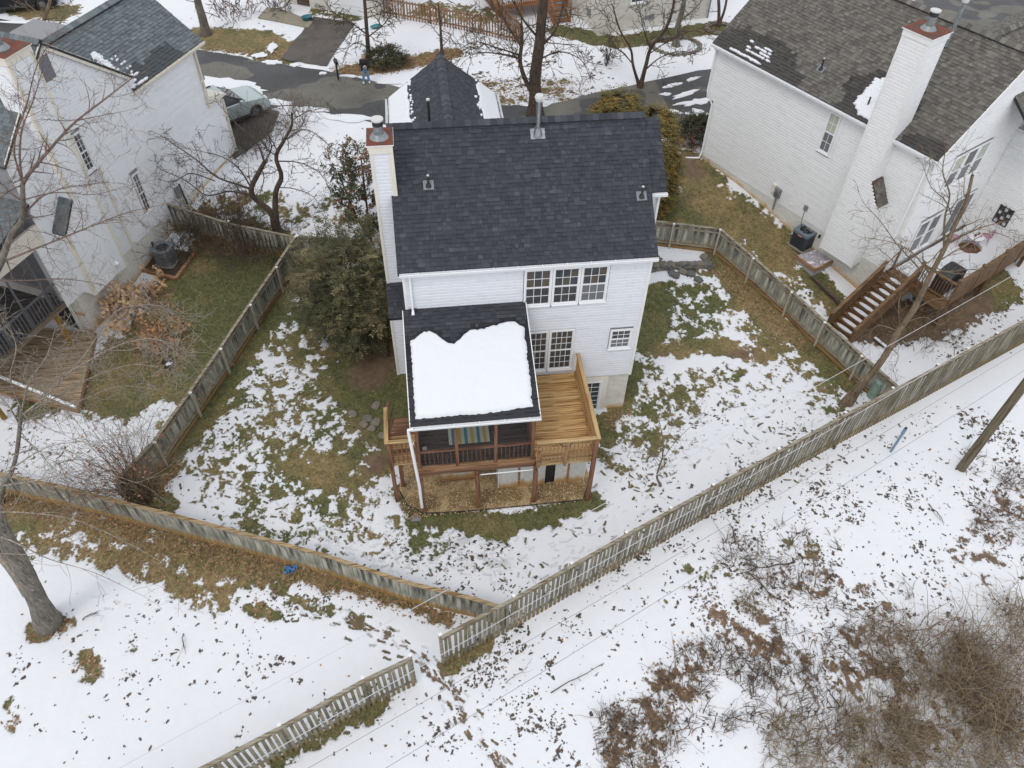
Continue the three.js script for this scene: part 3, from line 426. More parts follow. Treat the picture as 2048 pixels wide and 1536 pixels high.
const brickBump = tex(512, 512, (u, v) => { const row = Math.floor(v * 32), x = u * 10 + (row % 2) * 0.5, fx = x - Math.floor(x), fy = v * 32 - row; const k = fx < 0.035 || fy < 0.12 ? 0 : 1; return [k, k, k]; }, false, [1 / 2.2, 1 / 2.4]);
std('brickWhite', [0.90, 0.88, 0.84], 0.8, { map: brickTex, bumpMap: brickBump, bumpScale: 0.006 });
// concrete footing with the red clay splashed up on it
const clayTex = tex(512, 256, (u, v) => { const e = 0.20 + 0.3 * (tfbm(u, 0.3, 9, 1, 3) - 0.5) + 0.18 * (tfbm(u, v, 40, 26, 3) - 0.5), s = sstep(e + 0.16, e - 0.14, v), k = 0.86 + 0.12 * (tfbm(u, v, 30, 20, 3) - 0.5); return [lerp(k, 0.76, s), lerp(k * 0.985, 0.60, s), lerp(k * 0.95, 0.40, s)]; }, true, [0.25, 1]);
std('footing', [0.95, 0.95, 0.95], 0.9, { map: clayTex });
function footing(w, g, s0, s1, y1, depth = -0.03, thick = 0.1) { // uv: along the wall, 0..1 from ground to top
  const n = Math.max(2, Math.round((s1 - s0) / 0.5)), m = mb(), top = [], bot = []; for (let i = 0; i <= n; i++) { const s = lerp(s0, s1, i / n), p = w.P(s, 0, 0); top.push(w.P(s, y1, depth)); bot.push(w.P(s, terrain(p.x, p.z) - 0.12, depth)); }
  for (let i = 0; i < n; i++) m.quad(bot[i], bot[i + 1], top[i + 1], top[i]); const geo = m.geo(), P = geo.attributes.position, U = geo.attributes.uv;
  for (let i = 0; i < P.count; i++) { const p = V(P.getX(i), P.getY(i), P.getZ(i)), s = p.clone().sub(w.o).dot(w.ax), gy = terrain(p.x, p.z) - 0.12; U.setXY(i, s, clamp((p.y - gy) / 1.15)); } return part('foundation', geo, M.footing, g);
}

// ---------------------------------------------------------------- the house in the middle
{
  const g = thing('house', 'white sided house with charcoal shingle roof and a screened porch at its back', 'house');
  const x0 = -0.87, x1 = 7.39, zb = -7.3, ye = 7.62, zr = -3.65;
  const W = new Wall(x0, 0, 0, 1), S = (x) => x - x0;
  // body
  const body = mb().box(x0 + 0.03, x1 - 0.03, 2.02, 7.72, zb, -0.03); body.hexa([V(x0 + 0.03, 7.72, -0.012), V(x1 - 0.03, 7.72, -0.012), V(x1 - 0.03, 7.72, zb), V(x0 + 0.03, 7.72, zb), V(x0 + 0.03, 10.3, zr + .01), V(x1 - 0.03, 10.3, zr + .01), V(x1 - 0.03, 10.3, zr), V(x0 + 0.03, 10.3, zr)]); body.build('wall', M.core, g);
  mb().box(x0 + 0.06, x1 - 0.06, -0.4, 2.02, zb + 0.03, -0.06).build('basement_wall', M.brickWhite, g);
  footing(W, g, S(6.54), S(7.33), 0.55, -0.05);
  siding(W, g, 2.02, 7.56, () => [0.09, x1 - x0 - 0.09], M.siding, [[S(3.08), S(5.98), 5.86, 7.54], [S(3.12), S(5.02), 2.58, 4.68], [S(6.29), S(7.15), 3.46, 4.50]]);
  slat(W, g, 'corner_board', 0, 0.09, 2.0, 7.56, -0.05, 0.03, M.white); slat(W, g, 'corner_board', x1 - x0 - 0.09, x1 - x0, 2.0, 7.56, -0.05, 0.03, M.white);
  slat(W, g, 'frieze_board', 0, x1 - x0, 7.56, 7.74, -0.03, 0.04, M.cream);
  // windows
  const mixA = [M.glass, M.glassBrown, M.glass];
  for (let k = 0; k < 3; k++) windowUnit(W, g, S(3.10) + k * 0.955, S(3.10) + k * 0.955 + 0.94, 5.90, 7.52, { up: k === 0 ? [M.glassBrown, M.glass] : [M.glass, M.glassBrown, M.glass], low: k === 2 ? M.glassDim : M.glass, label: k === 2 ? 'window with a grey insect screen over its lower sash' : undefined });
  for (let k = 0; k < 2; k++) windowUnit(W, g, S(3.14) + k * 0.94, S(3.14) + k * 0.94 + 0.925, 2.62, 4.66, { cols: 4, rows: 3, up: mixA, low: M.glass });
  windowUnit(W, g, S(6.31), S(7.13), 3.49, 4.47, { cols: 3, rows: 2, low: M.glassDim, label: 'small square window of twelve panes' });
  { const d = windowUnit(W, g, S(4.9), S(6.30), 0.02, 1.76, { single: true, cols: 4, rows: 6, frame: 0.06, sill: false, label: 'glazed basement door of many panes' }); d.name = 'basement_door'; }
  slat(W, g, 'door_casing', S(6.30), S(6.52), -0.1, 1.96, -0.05, 0.05, M.cream); slat(W, g, 'door_casing', S(4.7), S(6.30), 1.76, 1.96, -0.05, 0.05, M.cream);
  // roof
  const yE = 7.83, zE = 0.16, half = zE - zr, rise = half * SLn, u = V(1, 0, 0), v = V(0, SL / SLn, -1 / SLn), n = u.clone().cross(v);
  const A = V(x0 - 0.12, yE, zE), yR = yE + half * SL; const len = x1 + 0.1 - A.x;
  mb().hexa([V(A.x, yE - 0.13, zE), V(A.x + len, yE - 0.13, zE), V(A.x + len, yR - 0.13, zr), V(A.x, yR - 0.13, zr), V(A.x, yE, zE), V(A.x + len, yE, zE), V(A.x + len, yR, zr), V(A.x, yR, zr)]).build('roof', M.deckFelt, g);
  mb().hexa([V(A.x, yE - 0.13, 2 * zr - zE), V(A.x, yR - 0.13, zr), V(A.x + len, yR - 0.13, zr), V(A.x + len, yE - 0.13, 2 * zr - zE), V(A.x, yE, 2 * zr - zE), V(A.x, yR, zr), V(A.x + len, yR, zr), V(A.x + len, yE, 2 * zr - zE)].reverse()).build('roof', M.deckFelt, g);
  const zc = -1.85, zl = -0.9;
  shingles(g, A, u, v, len, rise, PAL.main, { seed: 4 });
  shingles(g, V(A.x + len, yE, 2 * zr - zE), V(-1, 0, 0), V(0, SL / SLn, 1 / SLn), len, rise, PAL.main, { seed: 6 });
  ridgeCap(g, V(A.x, yR + 0.07, zr), V(A.x + len, yR + 0.07, zr), PAL.main);
  gutter(g, V(A.x + 0.05, yE - 0.03, zE), V(A.x + len, yE - 0.03, zE), V(0, 0, 1), M.vinyl);
  mb().box(A.x + 0.05, A.x + len, yE - 0.20, yE - 0.03, zE - 0.16, zE - 0.002).build('fascia', M.cream, g);
  for (const [s, t] of [[0.21, -2.05], [7.12, -1.45]]) roofVent(g, A, u, v, n, s - A.x, (zE - t) * SLn, 0.36);
  { const p = V(3.88, yE + (zE + 3.25) * SL, -3.25); mb().box(-0.24, 0.24, -0.16, 0.2, 0, 0.012).build('flashing', M.steel, g, p.clone().addScaledVector(n, 0.03)).quaternion.setFromRotationMatrix(new THREE.Matrix4().makeBasis(u, v, n)); mb().cyl(p.clone().add(V(0, -0.05, 0)), 0.17, 0.1, 0.3, 18).cyl(p.clone().add(V(0, 0.2, 0)), 0.085, 0.085, 1.0, 16).build('furnace_flue', M.steel, g); mb().cyl(p.clone().add(V(0, 1.2, 0)), 0.12, 0.13, 0.09, 18).cyl(p.clone().add(V(0, 1.3, 0)), 0.15, 0.12, 0.08, 18).build('flue_cap', M.whiteMetal, g); }
  { const p = V(0.42, yE + 2.0, zr - 1.2); mb().cyl(p, 0.05, 0.05, 1.1, 12).build('vent_pipe', M.blackMetal, g); mb().cyl(p.clone().add(V(0, 1.1, 0)), 0.06, 0.06, 0.05, 12).build('vent_rim', M.whiteMetal, g); }
  // narrow stepped-back wing on the far side
  { const xa = x1 + 0.1, xb = 8.02, ze = -1.62, ya = yE + (zE - ze) * SL - 0.1, B = V(xa, ya, ze), L2 = (ze - zr) * SLn; mb().hexa([V(xa, ya - 0.13, ze), V(xb, ya - 0.13, ze), V(xb, ya - 0.13 + L2 * SL / SLn, zr), V(xa, ya - 0.13 + L2 * SL / SLn, zr), V(xa, ya, ze), V(xb, ya, ze), V(xb, ya + L2 * SL / SLn, zr), V(xa, ya + L2 * SL / SLn, zr)]).build('roof', M.deckFelt, g); shingles(g, B, u, v, xb - xa, L2, PAL.main, { seed: 8 }); gutter(g, V(xa, ya - 0.03, ze), V(xb + 0.02, ya - 0.03, ze), V(0, 0, 1), M.vinyl); mb().box(xa - 0.1, xb - 0.12, 1, ya - 0.12, -5.5, ze - 0.16).build('wall', M.white, g); { const zf = 2 * zr - ze, q = [V(xb, ya, zf), V(xa, ya, zf), V(xa, ya + L2 * SL / SLn, zr), V(xb, ya + L2 * SL / SLn, zr)], d = q.map((p) => p.clone().add(V(0, -0.13, 0))); mb().hexa([...d, ...q]).build('roof', M.deckFelt, g); shingles(g, q[0], V(-1, 0, 0), V(0, SL / SLn, 1 / SLn), xb - xa, L2, PAL.main, { seed: 9 }); } mb().beam(V(xb - 0.2, ya - 0.15, ze - 0.1), V(xb - 0.2, 1.2, ze - 0.1), 0.08, 0.06).build('downspout', M.vinyl, g); mb().beam(V(xa + 0.12, ya - 0.15, ze - 0.1), V(xa + 0.12, 1.2, ze - 0.1), 0.08, 0.06).build('downspout', M.vinyl, g); }
  // front wing: lower cross gable over the garage, thawing snow on both slopes
  { const xl = -1.34, xr = 4.02, xm = (xl + xr) / 2, ze = -17, yl = 4.62, hw = (xr - xl) / 2, yt = yl + hw * 0.777, k = Math.hypot(1, 0.777); mb().box(xl + 0.3, xr - 0.3, 1, yl + 0.1, ze + 0.3, zb).build('wall', M.siding, g);
    const L = zb - ze; for (const sgn of [-1, 1]) { const e = sgn < 0 ? xl : xr, q = [V(e, yl, ze), V(e, yl, zb), V(xm, yt, zb), V(xm, yt, ze)], d = q.map((p) => p.clone().add(V(0, -0.12, 0))); mb().hexa(sgn < 0 ? [...d, ...q] : [...d.reverse(), ...q.reverse()]).build('roof', M.deckFelt, g);
      const uu = V(0, 0, sgn < 0 ? 1 : -1), vv = V(-sgn / k, 0.777 / k, 0); const AA = sgn < 0 ? V(xl, yl, ze) : V(xr, yl, zb); shingles(g, AA, uu, vv, L, hw * k, PAL.main, { seed: 20 + sgn }); gutter(g, V(e, yl - 0.03, ze), V(e, yl - 0.03, zb), V(sgn, 0, 0), M.vinyl);
      // the gable wall behind is taller than this wing, so the slope carries on up to it
    }
    ridgeCap(g, V(xm, yt + 0.06, ze), V(xm, yt + 0.06, zb), PAL.main, 0.2, 9); }
  // chimney chase: narrow stack, little shoulder roof, wider foot that hangs off the wall
  { const cx0 = -1.5, cx1 = x0 + 0.02, yT = 11.15, zB = -2.75; mb().box(cx0, cx1, 5.0, yT, zB, zc - 0.02).box(cx0, cx1, 2.05, 4.88, zB, zl - 0.02).build('chimney', M.siding, g);
    const C = new Wall(cx0, zc, 0, 1); siding(C, g, 5.75, yT - 0.25, () => [0.09, cx1 - cx0 - 0.085], M.siding); slat(C, g, 'corner_board', 0, 0.09, 5.75, yT - 0.25, -0.05, 0.03, M.cream); slat(C, g, 'corner_board', cx1 - cx0 - 0.085, cx1 - cx0 + 0.06, 9.28, yT - 0.25, -0.05, 0.03, M.cream); slat(C, g, 'frieze_board', -0.02, cx1 - cx0 + 0.06, yT - 0.25, yT, -0.05, 0.05, M.cream);
    const Lw = new Wall(cx0, zB, -1, 0); siding(Lw, g, 5.75, yT - 0.25, () => [0.09, zc - zB - 0.03], M.siding);
    const D = new Wall(cx0, zl, 0, 1); siding(D, g, 2.03, 4.95, () => [0.09, cx1 - cx0 - 0.02], M.siding); slat(D, g, 'corner_board', 0, 0.09, 2.0, 4.97, -0.05, 0.03, M.cream);
    const k = Math.hypot(0.98, 0.80), vv = V(0, 0.80 / k, -0.98 / k); shingles(g, V(cx0 - 0.03, 4.95, zl + 0.04), V(1, 0, 0), vv, cx1 - cx0 + 0.02, k + 0.08, PAL.main, { seed: 31 });
    mb().hexa([V(cx0, 4.85, zl + 0.03), V(cx1, 4.85, zl + 0.03), V(cx1, 5.5, zc - 0.1), V(cx0, 5.5, zc - 0.1), V(cx0, 4.945, zl + 0.03), V(cx1, 4.945, zl + 0.03), V(cx1, 5.76, zc - 0.03), V(cx0, 5.76, zc - 0.03)]).build('roof', M.deckFelt, g);
    mb().box(cx0 - 0.08, cx1 + 0.10, yT, yT + 0.035, zB - 0.07, zc + 0.07).build('cap_rim', M.white, g); mb().box(cx0 - 0.07, cx1 + 0.09, yT + 0.037, yT + 0.05, zB - 0.06, zc + 0.06).build('chimney_cap', M.rust, g); flue(g, V(-1.18, yT + 0.05, -2.26), 0.155, 0.30, 0.19); }
  mb().beam(W.P(0.24, 7.7, 0.08), W.P(0.24, 6.1, 0.08), 0.09, 0.07).beam(W.P(0.24, 6.12, 0.08), W.P(0.24, 6.06, 0.25), 0.09, 0.07).build('downspout', M.vinyl, g);
  mb().box(x0 + 0.12, x0 + 0.20, 6.14, 6.17, 0.03, 0.16).box(x0 + 0.29, x0 + 0.38, 6.14, 6.17, 0.03, 0.16).build('downspout_bracket', M.black, g);
  rebase(g, V(3.26, 0, -3.65), 0);
}
{ // thawing snow left on the two slopes of the front wing
  const xl = -1.34, xr = 4.02, hw = 2.68, k = 0.777, r = RNG(61), zf = -16.9, zk = -7.4;
  const slab = (sgn, edge, name, label) => { const P = (d, z, h) => V(sgn < 0 ? xl + d : xr - d, 4.62 + d * k + 0.03 + h, z), m = mb(), n = 90, cols = 14; const W = []; for (let i = 0; i <= n; i++) { const z = lerp(zf, zk, i / n); W.push(edge(i / n) * (0.86 + 0.28 * fbm(z * 1.3 + 9 * sgn, 3, 3))); }
    const q = (i, j) => { const z = lerp(zf, zk, i / n), d = 0.03 + (W[i] - 0.03) * j / cols, h = (j === 0 || j === cols || i === 0 || i === n) ? 0 : 0.075 * Math.min(1, 0.5 + (cols - j) / 4); return P(d, z, h + (h ? 0.012 * vn(z * 4, d * 5) : 0)); };
    for (let i = 0; i < n; i++) for (let j = 0; j < cols; j++) sgn < 0 ? m.quad(q(i, j), q(i + 1, j), q(i + 1, j + 1), q(i, j + 1)) : m.quad(q(i, j + 1), q(i + 1, j + 1), q(i + 1, j), q(i, j));
    for (let i = 0; i < 60; i++) { const t = r(), z = lerp(zf, zk, t), d = edge(t) * (1.0 + 0.25 * r() * r()), s = 0.03 + 0.07 * r(); m.add(new THREE.SphereGeometry(s, 7, 5), new THREE.Matrix4().compose(P(d, z, 0), new THREE.Quaternion(), V(1, 0.5, 1.4))); }
    const g = thing(name, label, 'snow', P(1, -12, 0)); const o = m.build('snow_sheet', M.snow, g); o.position.copy(g.position).negate(); };
  slab(-1, (t) => 1.12 - 0.1 * t, 'roof_snow', 'white snow sheet on the low front wing roof beside the chimney'); slab(1, (t) => 0.98 + 0.25 * Math.sin(t * 7) * (t - 0.2), 'roof_snow', 'ragged snow sheet on the front wing roof slope away from the chimney');
}
// ---------------------------------------------------------------- screened porch with its snow slab
const woodTex = tex(512, 512, (u, v) => { const s = tfbm(u, v, 4, 80, 3), b = tfbm(u, v, 2.5, 34, 3), d = sstep(0.5, 0.72, b); const k = 0.86 + 0.36 * (s - 0.5); return [lerp(k, k * 0.74, d), lerp(k * 0.985, k * 0.66, d), lerp(k * 0.95, k * 0.56, d)]; }, true, [0.45, 0.9]);
const woodTexY = tex(512, 512, (u, v) => { const s = tfbm(u, v, 80, 4, 3), b = tfbm(u, v, 34, 2.5, 3), d = sstep(0.5, 0.72, b); const k = 0.86 + 0.36 * (s - 0.5); return [lerp(k, k * 0.74, d), lerp(k * 0.985, k * 0.66, d), lerp(k * 0.95, k * 0.56, d)]; }, true, [0.9, 0.45]);
std('deckA', [0.767, 0.487, 0.218], 0.75, { map: woodTex }); std('deckB', [0.65, 0.396, 0.171], 0.75, { map: woodTex }); std('deckC', [0.822, 0.544, 0.262], 0.75, { map: woodTex }); std('deckRail', [0.671, 0.491, 0.26], 0.72, { map: woodTex }); std('deckRailZ', [0.645, 0.451, 0.226], 0.72, { map: woodTexY });
std('stain', [0.295, 0.147, 0.089], 0.75, { map: woodTexY }); std('stainX', [0.282, 0.147, 0.097], 0.75, { map: woodTex }); std('stainDark', [0.132, 0.096, 0.086], 0.8, { map: woodTex }); std('worn', [0.446, 0.27, 0.155], 0.8, { map: woodTex });
M.screen = new THREE.MeshStandardMaterial({ roughness: 0.9, transparent: true, opacity: 0.16, side: THREE.DoubleSide }); M.screen.color.setRGB(0.05, 0.052, 0.055);
const PX0 = -0.87, PX1 = 3.08, PZ = 3.72;            // porch footprint
const porchUp = (x) => { const t = (x + 0.78) / 3.72; let z = 0.98; z = lerp(1.1, 0.83, sstep(0.02, 0.13, t)); z = lerp(z, 1.32, sstep(0.16, 0.37, t)); z = lerp(z, 0.9, sstep(0.37, 0.55, t)); z = lerp(z, 0.72, sstep(0.55, 0.9, t)); z = lerp(z, 0.9, sstep(0.93, 1, t)); return z + 0.05 * (fbm(x * 4, 2, 2) - 0.5) + 0.05 * vn(x * 9, 4) * Math.abs(Math.sin(x * 15 + 2 * vn(x * 2, 1))); };   // upper edge of the snow on the porch roof
{
  const g = thing('screened_porch', 'screened porch on red brown posts under a snow laden shingle roof', 'porch');
  const yT = 6.14, yB = 4.74, zB = 3.92, k = Math.hypot(zB, yT - yB), v = V(0, (yT - yB) / k, -zB / k), A = V(PX0 - 0.1, yB, zB), len = PX1 + 0.1 - A.x;
  mb().hexa([V(A.x, yB - 0.12, zB), V(A.x + len, yB - 0.12, zB), V(A.x + len, yT - 0.12, 0.03), V(A.x, yT - 0.12, 0.03), V(A.x, yB, zB), V(A.x + len, yB, zB), V(A.x + len, yT, 0.03), V(A.x, yT, 0.03)]).build('roof', M.deckFelt, g);
  shingles(g, A, V(1, 0, 0), v, len, k - 0.04, PAL.main, { seed: 41, wet: (q, t) => zB - t * zB / k > porchUp(A.x + q) - 0.16 });   // soaked by the melting snow
  gutter(g, V(A.x, yB - 0.03, zB), V(A.x + len + 0.02, yB - 0.03, zB), V(0, 0, 1), M.vinyl, 0.11); mb().box(A.x, A.x + len, yB - 0.24, yB - 0.03, zB - 0.14, zB - 0.003).build('fascia', M.white, g);
  mb().beam(V(A.x, yB - 0.06, zB), V(A.x, yT - 0.06, 0.05), 0.03, 0.16).beam(V(A.x + len, yB - 0.06, zB), V(A.x + len, yT - 0.06, 0.05), 0.03, 0.16).build('rake_board', M.white, g);
  const yf = 2.16; // floor: diagonal boards
  { const m0 = mb().box(PX0 + 0.02, PX1 - 0.02, yf - 0.12, yf - 0.03, 0.05, PZ - 0.03).build('floor_frame', M.stainX, g); let i = 0; for (let d = PX0 - 4; d < PX1 + 1; d += 0.205, i++) { // each board clipped to the floor rectangle
      const pts = []; const lo = (z) => d + z, hi = (z) => d + 0.196 + z, z0 = 0.06, z1 = PZ - 0.04; const poly = [[lo(z0), z0], [hi(z0), z0], [hi(z1), z1], [lo(z1), z1]]; let q = poly; for (const [ax, val, sg] of [[0, PX0 + 0.03, 1], [0, PX1 - 0.03, -1]]) { const o = []; for (let a = 0; a < q.length; a++) { const P = q[a], Q = q[(a + 1) % q.length], ip = (P[ax] - val) * sg >= 0, iq = (Q[ax] - val) * sg >= 0; if (ip) o.push(P); if (ip !== iq) { const t = (val - P[ax]) / (Q[ax] - P[ax]); o.push([lerp(P[0], Q[0], t), lerp(P[1], Q[1], t)]); } } q = o; if (!q.length) break; } if (q.length >= 3) mb().prism(q, yf - 0.028, yf).build('floor_board', M.stainDark, g); } }
  const px = [PX0 + 0.05, 0.46, 1.77, PX1 - 0.05];
  for (const x of px) mb().box(x - 0.055, x + 0.055, yf - 0.02, yB - 0.1, PZ - 0.11, PZ).build('post', M.stain, g);
  for (const x of [px[0], px[3]]) for (const z of [1.9, 0.12]) mb().box(x - 0.05, x + 0.05, yf - 0.02, yT - 0.3 - 0.36 * z, z - 0.05, z + 0.05).build('post', M.stain, g);
  mb().box(PX0 - 0.02, PX1 + 0.02, yB - 0.31, yB - 0.12, PZ - 0.12, PZ + 0.01).build('header', M.stainX, g);
  for (let k2 = 0; k2 < 3; k2++) { const a = px[k2] + 0.056, b = px[k2 + 1] - 0.056; mb().box(a, b, 3.00, 3.07, PZ - 0.10, PZ - 0.01).build('mid_rail', M.stainX, g); mb().box(a, b, yf + 0.02, yf + 0.075, PZ - 0.09, PZ + 0.02).build('bottom_rail', M.worn, g); const nB = Math.floor((b - a) / 0.135); for (let i = 1; i < nB; i++) { const x = lerp(a, b, i / nB); mb().box(x - 0.018, x + 0.018, yf + 0.08, 2.995, PZ - 0.085, PZ - 0.05).build('baluster', M.stain, g); } mb().box(a, b, yf + 0.08, yB - 0.32, PZ - 0.046, PZ - 0.044).build('screen', M.screen, g); }
  for (const x of [px[0], px[3]]) { mb().box(x - 0.035, x + 0.035, 3.0, 3.07, 0.2, PZ - 0.12).build('side_rail', M.stain, g); for (let z = 0.25; z < PZ - 0.15; z += 0.135) mb().box(x - 0.016, x + 0.016, yf + 0.05, 2.99, z, z + 0.034).build('baluster', M.stain, g); mb().box(x - 0.001, x + 0.001, yf, yB + 0.2, 0.15, PZ - 0.12).build('screen', M.screen, g); }
  mb().box(PX0 - 0.06, PX1 + 0.03, 1.90, 2.125, PZ - 0.09, PZ + 0.10).build('beam', M.stainX, g); mb().box(PX0 - 0.08, PX1 + 0.05, 2.128, 2.16, PZ - 0.05, PZ + 0.13).build('sill_plate', M.worn, g);
  for (const x of [PX0 + 0.05, 1.11, PX1 + 0.05]) { const yy = terrain(x, 4.1); mb().box(x - 0.075, x + 0.075, yy - 0.1, 1.9, 4.02 - 0.075, 4.02 + 0.075).build('support_post', M.stain, g); mb().box(x - 0.06, x + 0.06, 1.84, 1.9, PZ - 0.05, 4.08).build('bracket', M.stain, g); }
  mb().box(PX0 + 0.03, PX0 + 0.12, 1.95, 2.1, 0.1, PZ - 0.12).box(PX1 - 0.12, PX1 - 0.03, 1.95, 2.1, 0.1, PZ - 0.12).build('joist', M.stainX, g);
  // downspout from the eave corner to the ground
  { const e = V(A.x - 0.06, yB - 0.08, zB + 0.06), m = mb().tube([e.clone().add(V(0.16, 0.02, 0)), e.clone(), e.clone().add(V(0, -0.2, 0.02)), V(PX0 - 0.02, 1.7, 4.12), V(PX0 - 0.02, 0.45, 4.13)], [0.055], 8, true); m.build('downspout', M.vinyl, g); mb().beam(V(PX0 - 0.06, 3.7, 3.75), V(e.x + 0.02, 3.7, 4.0), 0.03, 0.05).build('bracket', M.vinyl, g); }
  mb().tube([V(1.18, 1.78, 3.9), V(3.05, 1.80, 3.9)], [0.022], 8, true).build('conduit', M.vinyl, g);
  rebase(g, V((PX0 + PX1) / 2, 0, 2), 0);
}
{ // the slab of snow lying on the porch roof
  const yT = 6.14, yB = 4.74, zB = 3.92, slope = (yT - yB) / zB, Y = (z) => yB + (zB - z) * slope;
  const X0 = (z) => PX0 + 0.08 + 0.03 * (fbm(z * 9, 5, 2) - 0.5) + 0.035 * vn(z * 8, 2) * Math.abs(Math.sin(z * 17 + 2 * vn(z * 2, 7))), X1 = (z) => PX1 - 0.07 + 0.05 * (vn(z * 7, 8) - 0.5) - 0.045 * vn(z * 8, 9) * Math.abs(Math.sin(z * 17 + 3 * vn(z * 2, 3))) - 0.05 * sstep(3, 3.5, z), low = (x) => zB - 0.20 - 0.10 * sstep(1.4, 3, x) - 0.04 * (fbm(x * 5, 1, 2) - 0.5) - 0.03 * vn(x * 8, 6) * Math.abs(Math.sin(x * 16 + 3 * vn(x * 2, 5)));
  const m = mb(), nx = 90, nz = 80, q = []; for (let j = 0; j <= nz; j++) { const row = []; for (let i = 0; i <= nx; i++) { const s = i / nx, t = j / nz, xm = lerp(PX0 + 0.1, PX1 - 0.09, s), z0 = porchUp(xm), z1 = low(xm), z = lerp(z0, z1, t), x = lerp(X0(z), X1(z), s); const e = Math.min(s * nx, (1 - s) * nx, t * nz, (1 - t) * nz), h = 0.012 + 0.105 * Math.sqrt(clamp(e / 3)) + 0.045 * (fbm(x * 2.2, z * 2.2, 3) - 0.5) * clamp(e / 4) + 0.014 * (vn(x * 11, z * 11) - 0.5) * clamp(e / 4); row.push(V(x, Y(z) + h * 1.0 + (e < 0.5 ? 0.008 : 0), z)); } q.push(row); }
  const N = q.map((row, j) => row.map((p, i) => { const a = q[j][Math.min(nx, i + 1)].clone().sub(q[j][Math.max(0, i - 1)]), b = q[Math.min(nz, j + 1)][i].clone().sub(q[Math.max(0, j - 1)][i]); return b.cross(a).normalize(); }));
  for (let j = 0; j < nz; j++) for (let i = 0; i < nx; i++) { const t3 = (a, b, c) => m.tri(q[a[0]][a[1]], q[b[0]][b[1]], q[c[0]][c[1]], N[a[0]][a[1]], N[b[0]][b[1]], N[c[0]][c[1]]); t3([j, i], [j + 1, i], [j + 1, i + 1]); t3([j, i], [j + 1, i + 1], [j, i + 1]); }
  const g = thing('roof_snow', 'thick smooth white snow slab with a notched top edge covering the porch roof', 'snow', V(1.1, 5, 2.2)); m.build('snow_slab', M.snow, g).position.copy(g.position).negate();
}
{ // things inside the porch: striped blanket over the far rail, pale lantern
  const stripe = tex(256, 8, (u) => { const k = Math.floor(u * 13) % 4; return [[0.82, 0.82, 0.78], [0.32, 0.58, 0.60], [0.82, 0.82, 0.78], [0.80, 0.70, 0.36]][k]; }, true); stripe.wrapS = THREE.ClampToEdgeWrapping;
  std('stripe', [1, 1, 1], 0.9, { map: stripe });
  const g = thing('striped_rug', 'rug with teal white and yellow stripes lying inside the screened porch', 'rug', V(0.95, 2.168, 2.6)); const geo = mb().box(-0.72, 0.72, 0, 0.018, -0.95, 0.2).geo(), U = geo.attributes.uv, P = geo.attributes.position; for (let i = 0; i < P.count; i++) U.setXY(i, (P.getX(i) + 0.72) / 1.44, 0.5); part('rug_body', geo, M.stripe, g);
  const l = thing('plant_pot', 'small pale round pot standing in the corner of the screened porch', 'pot', V(-0.62, 2.165, 2.95)); mb().add(new THREE.LatheGeometry([[0, 0], [0.05, 0], [0.075, 0.06], [0.085, 0.13], [0.07, 0.14], [0.02, 0.12], [0, 0.12]].map((p) => new THREE.Vector2(...p)), 18)).build('pot_body', M.cream, l);
}
// ---------------------------------------------------------------- open deck beside the porch, little stair deck on the other side
function rail(g, a, b, yf, capY, mats, o = {}) { // cap, two sub rails, balusters between two floor points
  const d = b.clone().sub(a).setY(0), L = d.length(); d.normalize(); const at = (t, y) => a.clone().addScaledVector(d, t).setY(y);
  mb().beam(at(-0.06, capY), at(L + 0.06, capY), 0.14, 0.038).build('rail_cap', mats.cap, g);
  mb().beam(at(0, capY - 0.09), at(L, capY - 0.09), 0.04, 0.09).build('top_rail', mats.rail, g); mb().beam(at(0, yf + 0.12), at(L, yf + 0.12), 0.04, 0.09).build('bottom_rail', mats.rail, g);
  const n = Math.max(1, Math.floor(L / (o.pitch ?? 0.135))); for (let i = 0; i <= n; i++) { const p = at(i / n * L, 0).addScaledVector(V(-d.z, 0, d.x), o.side ?? 0.04); mb().box(-0.018, 0.018, yf - 0.1, capY - 0.05, -0.018, 0.018).build('baluster', mats.bal, g, p.setY(0)); }
}
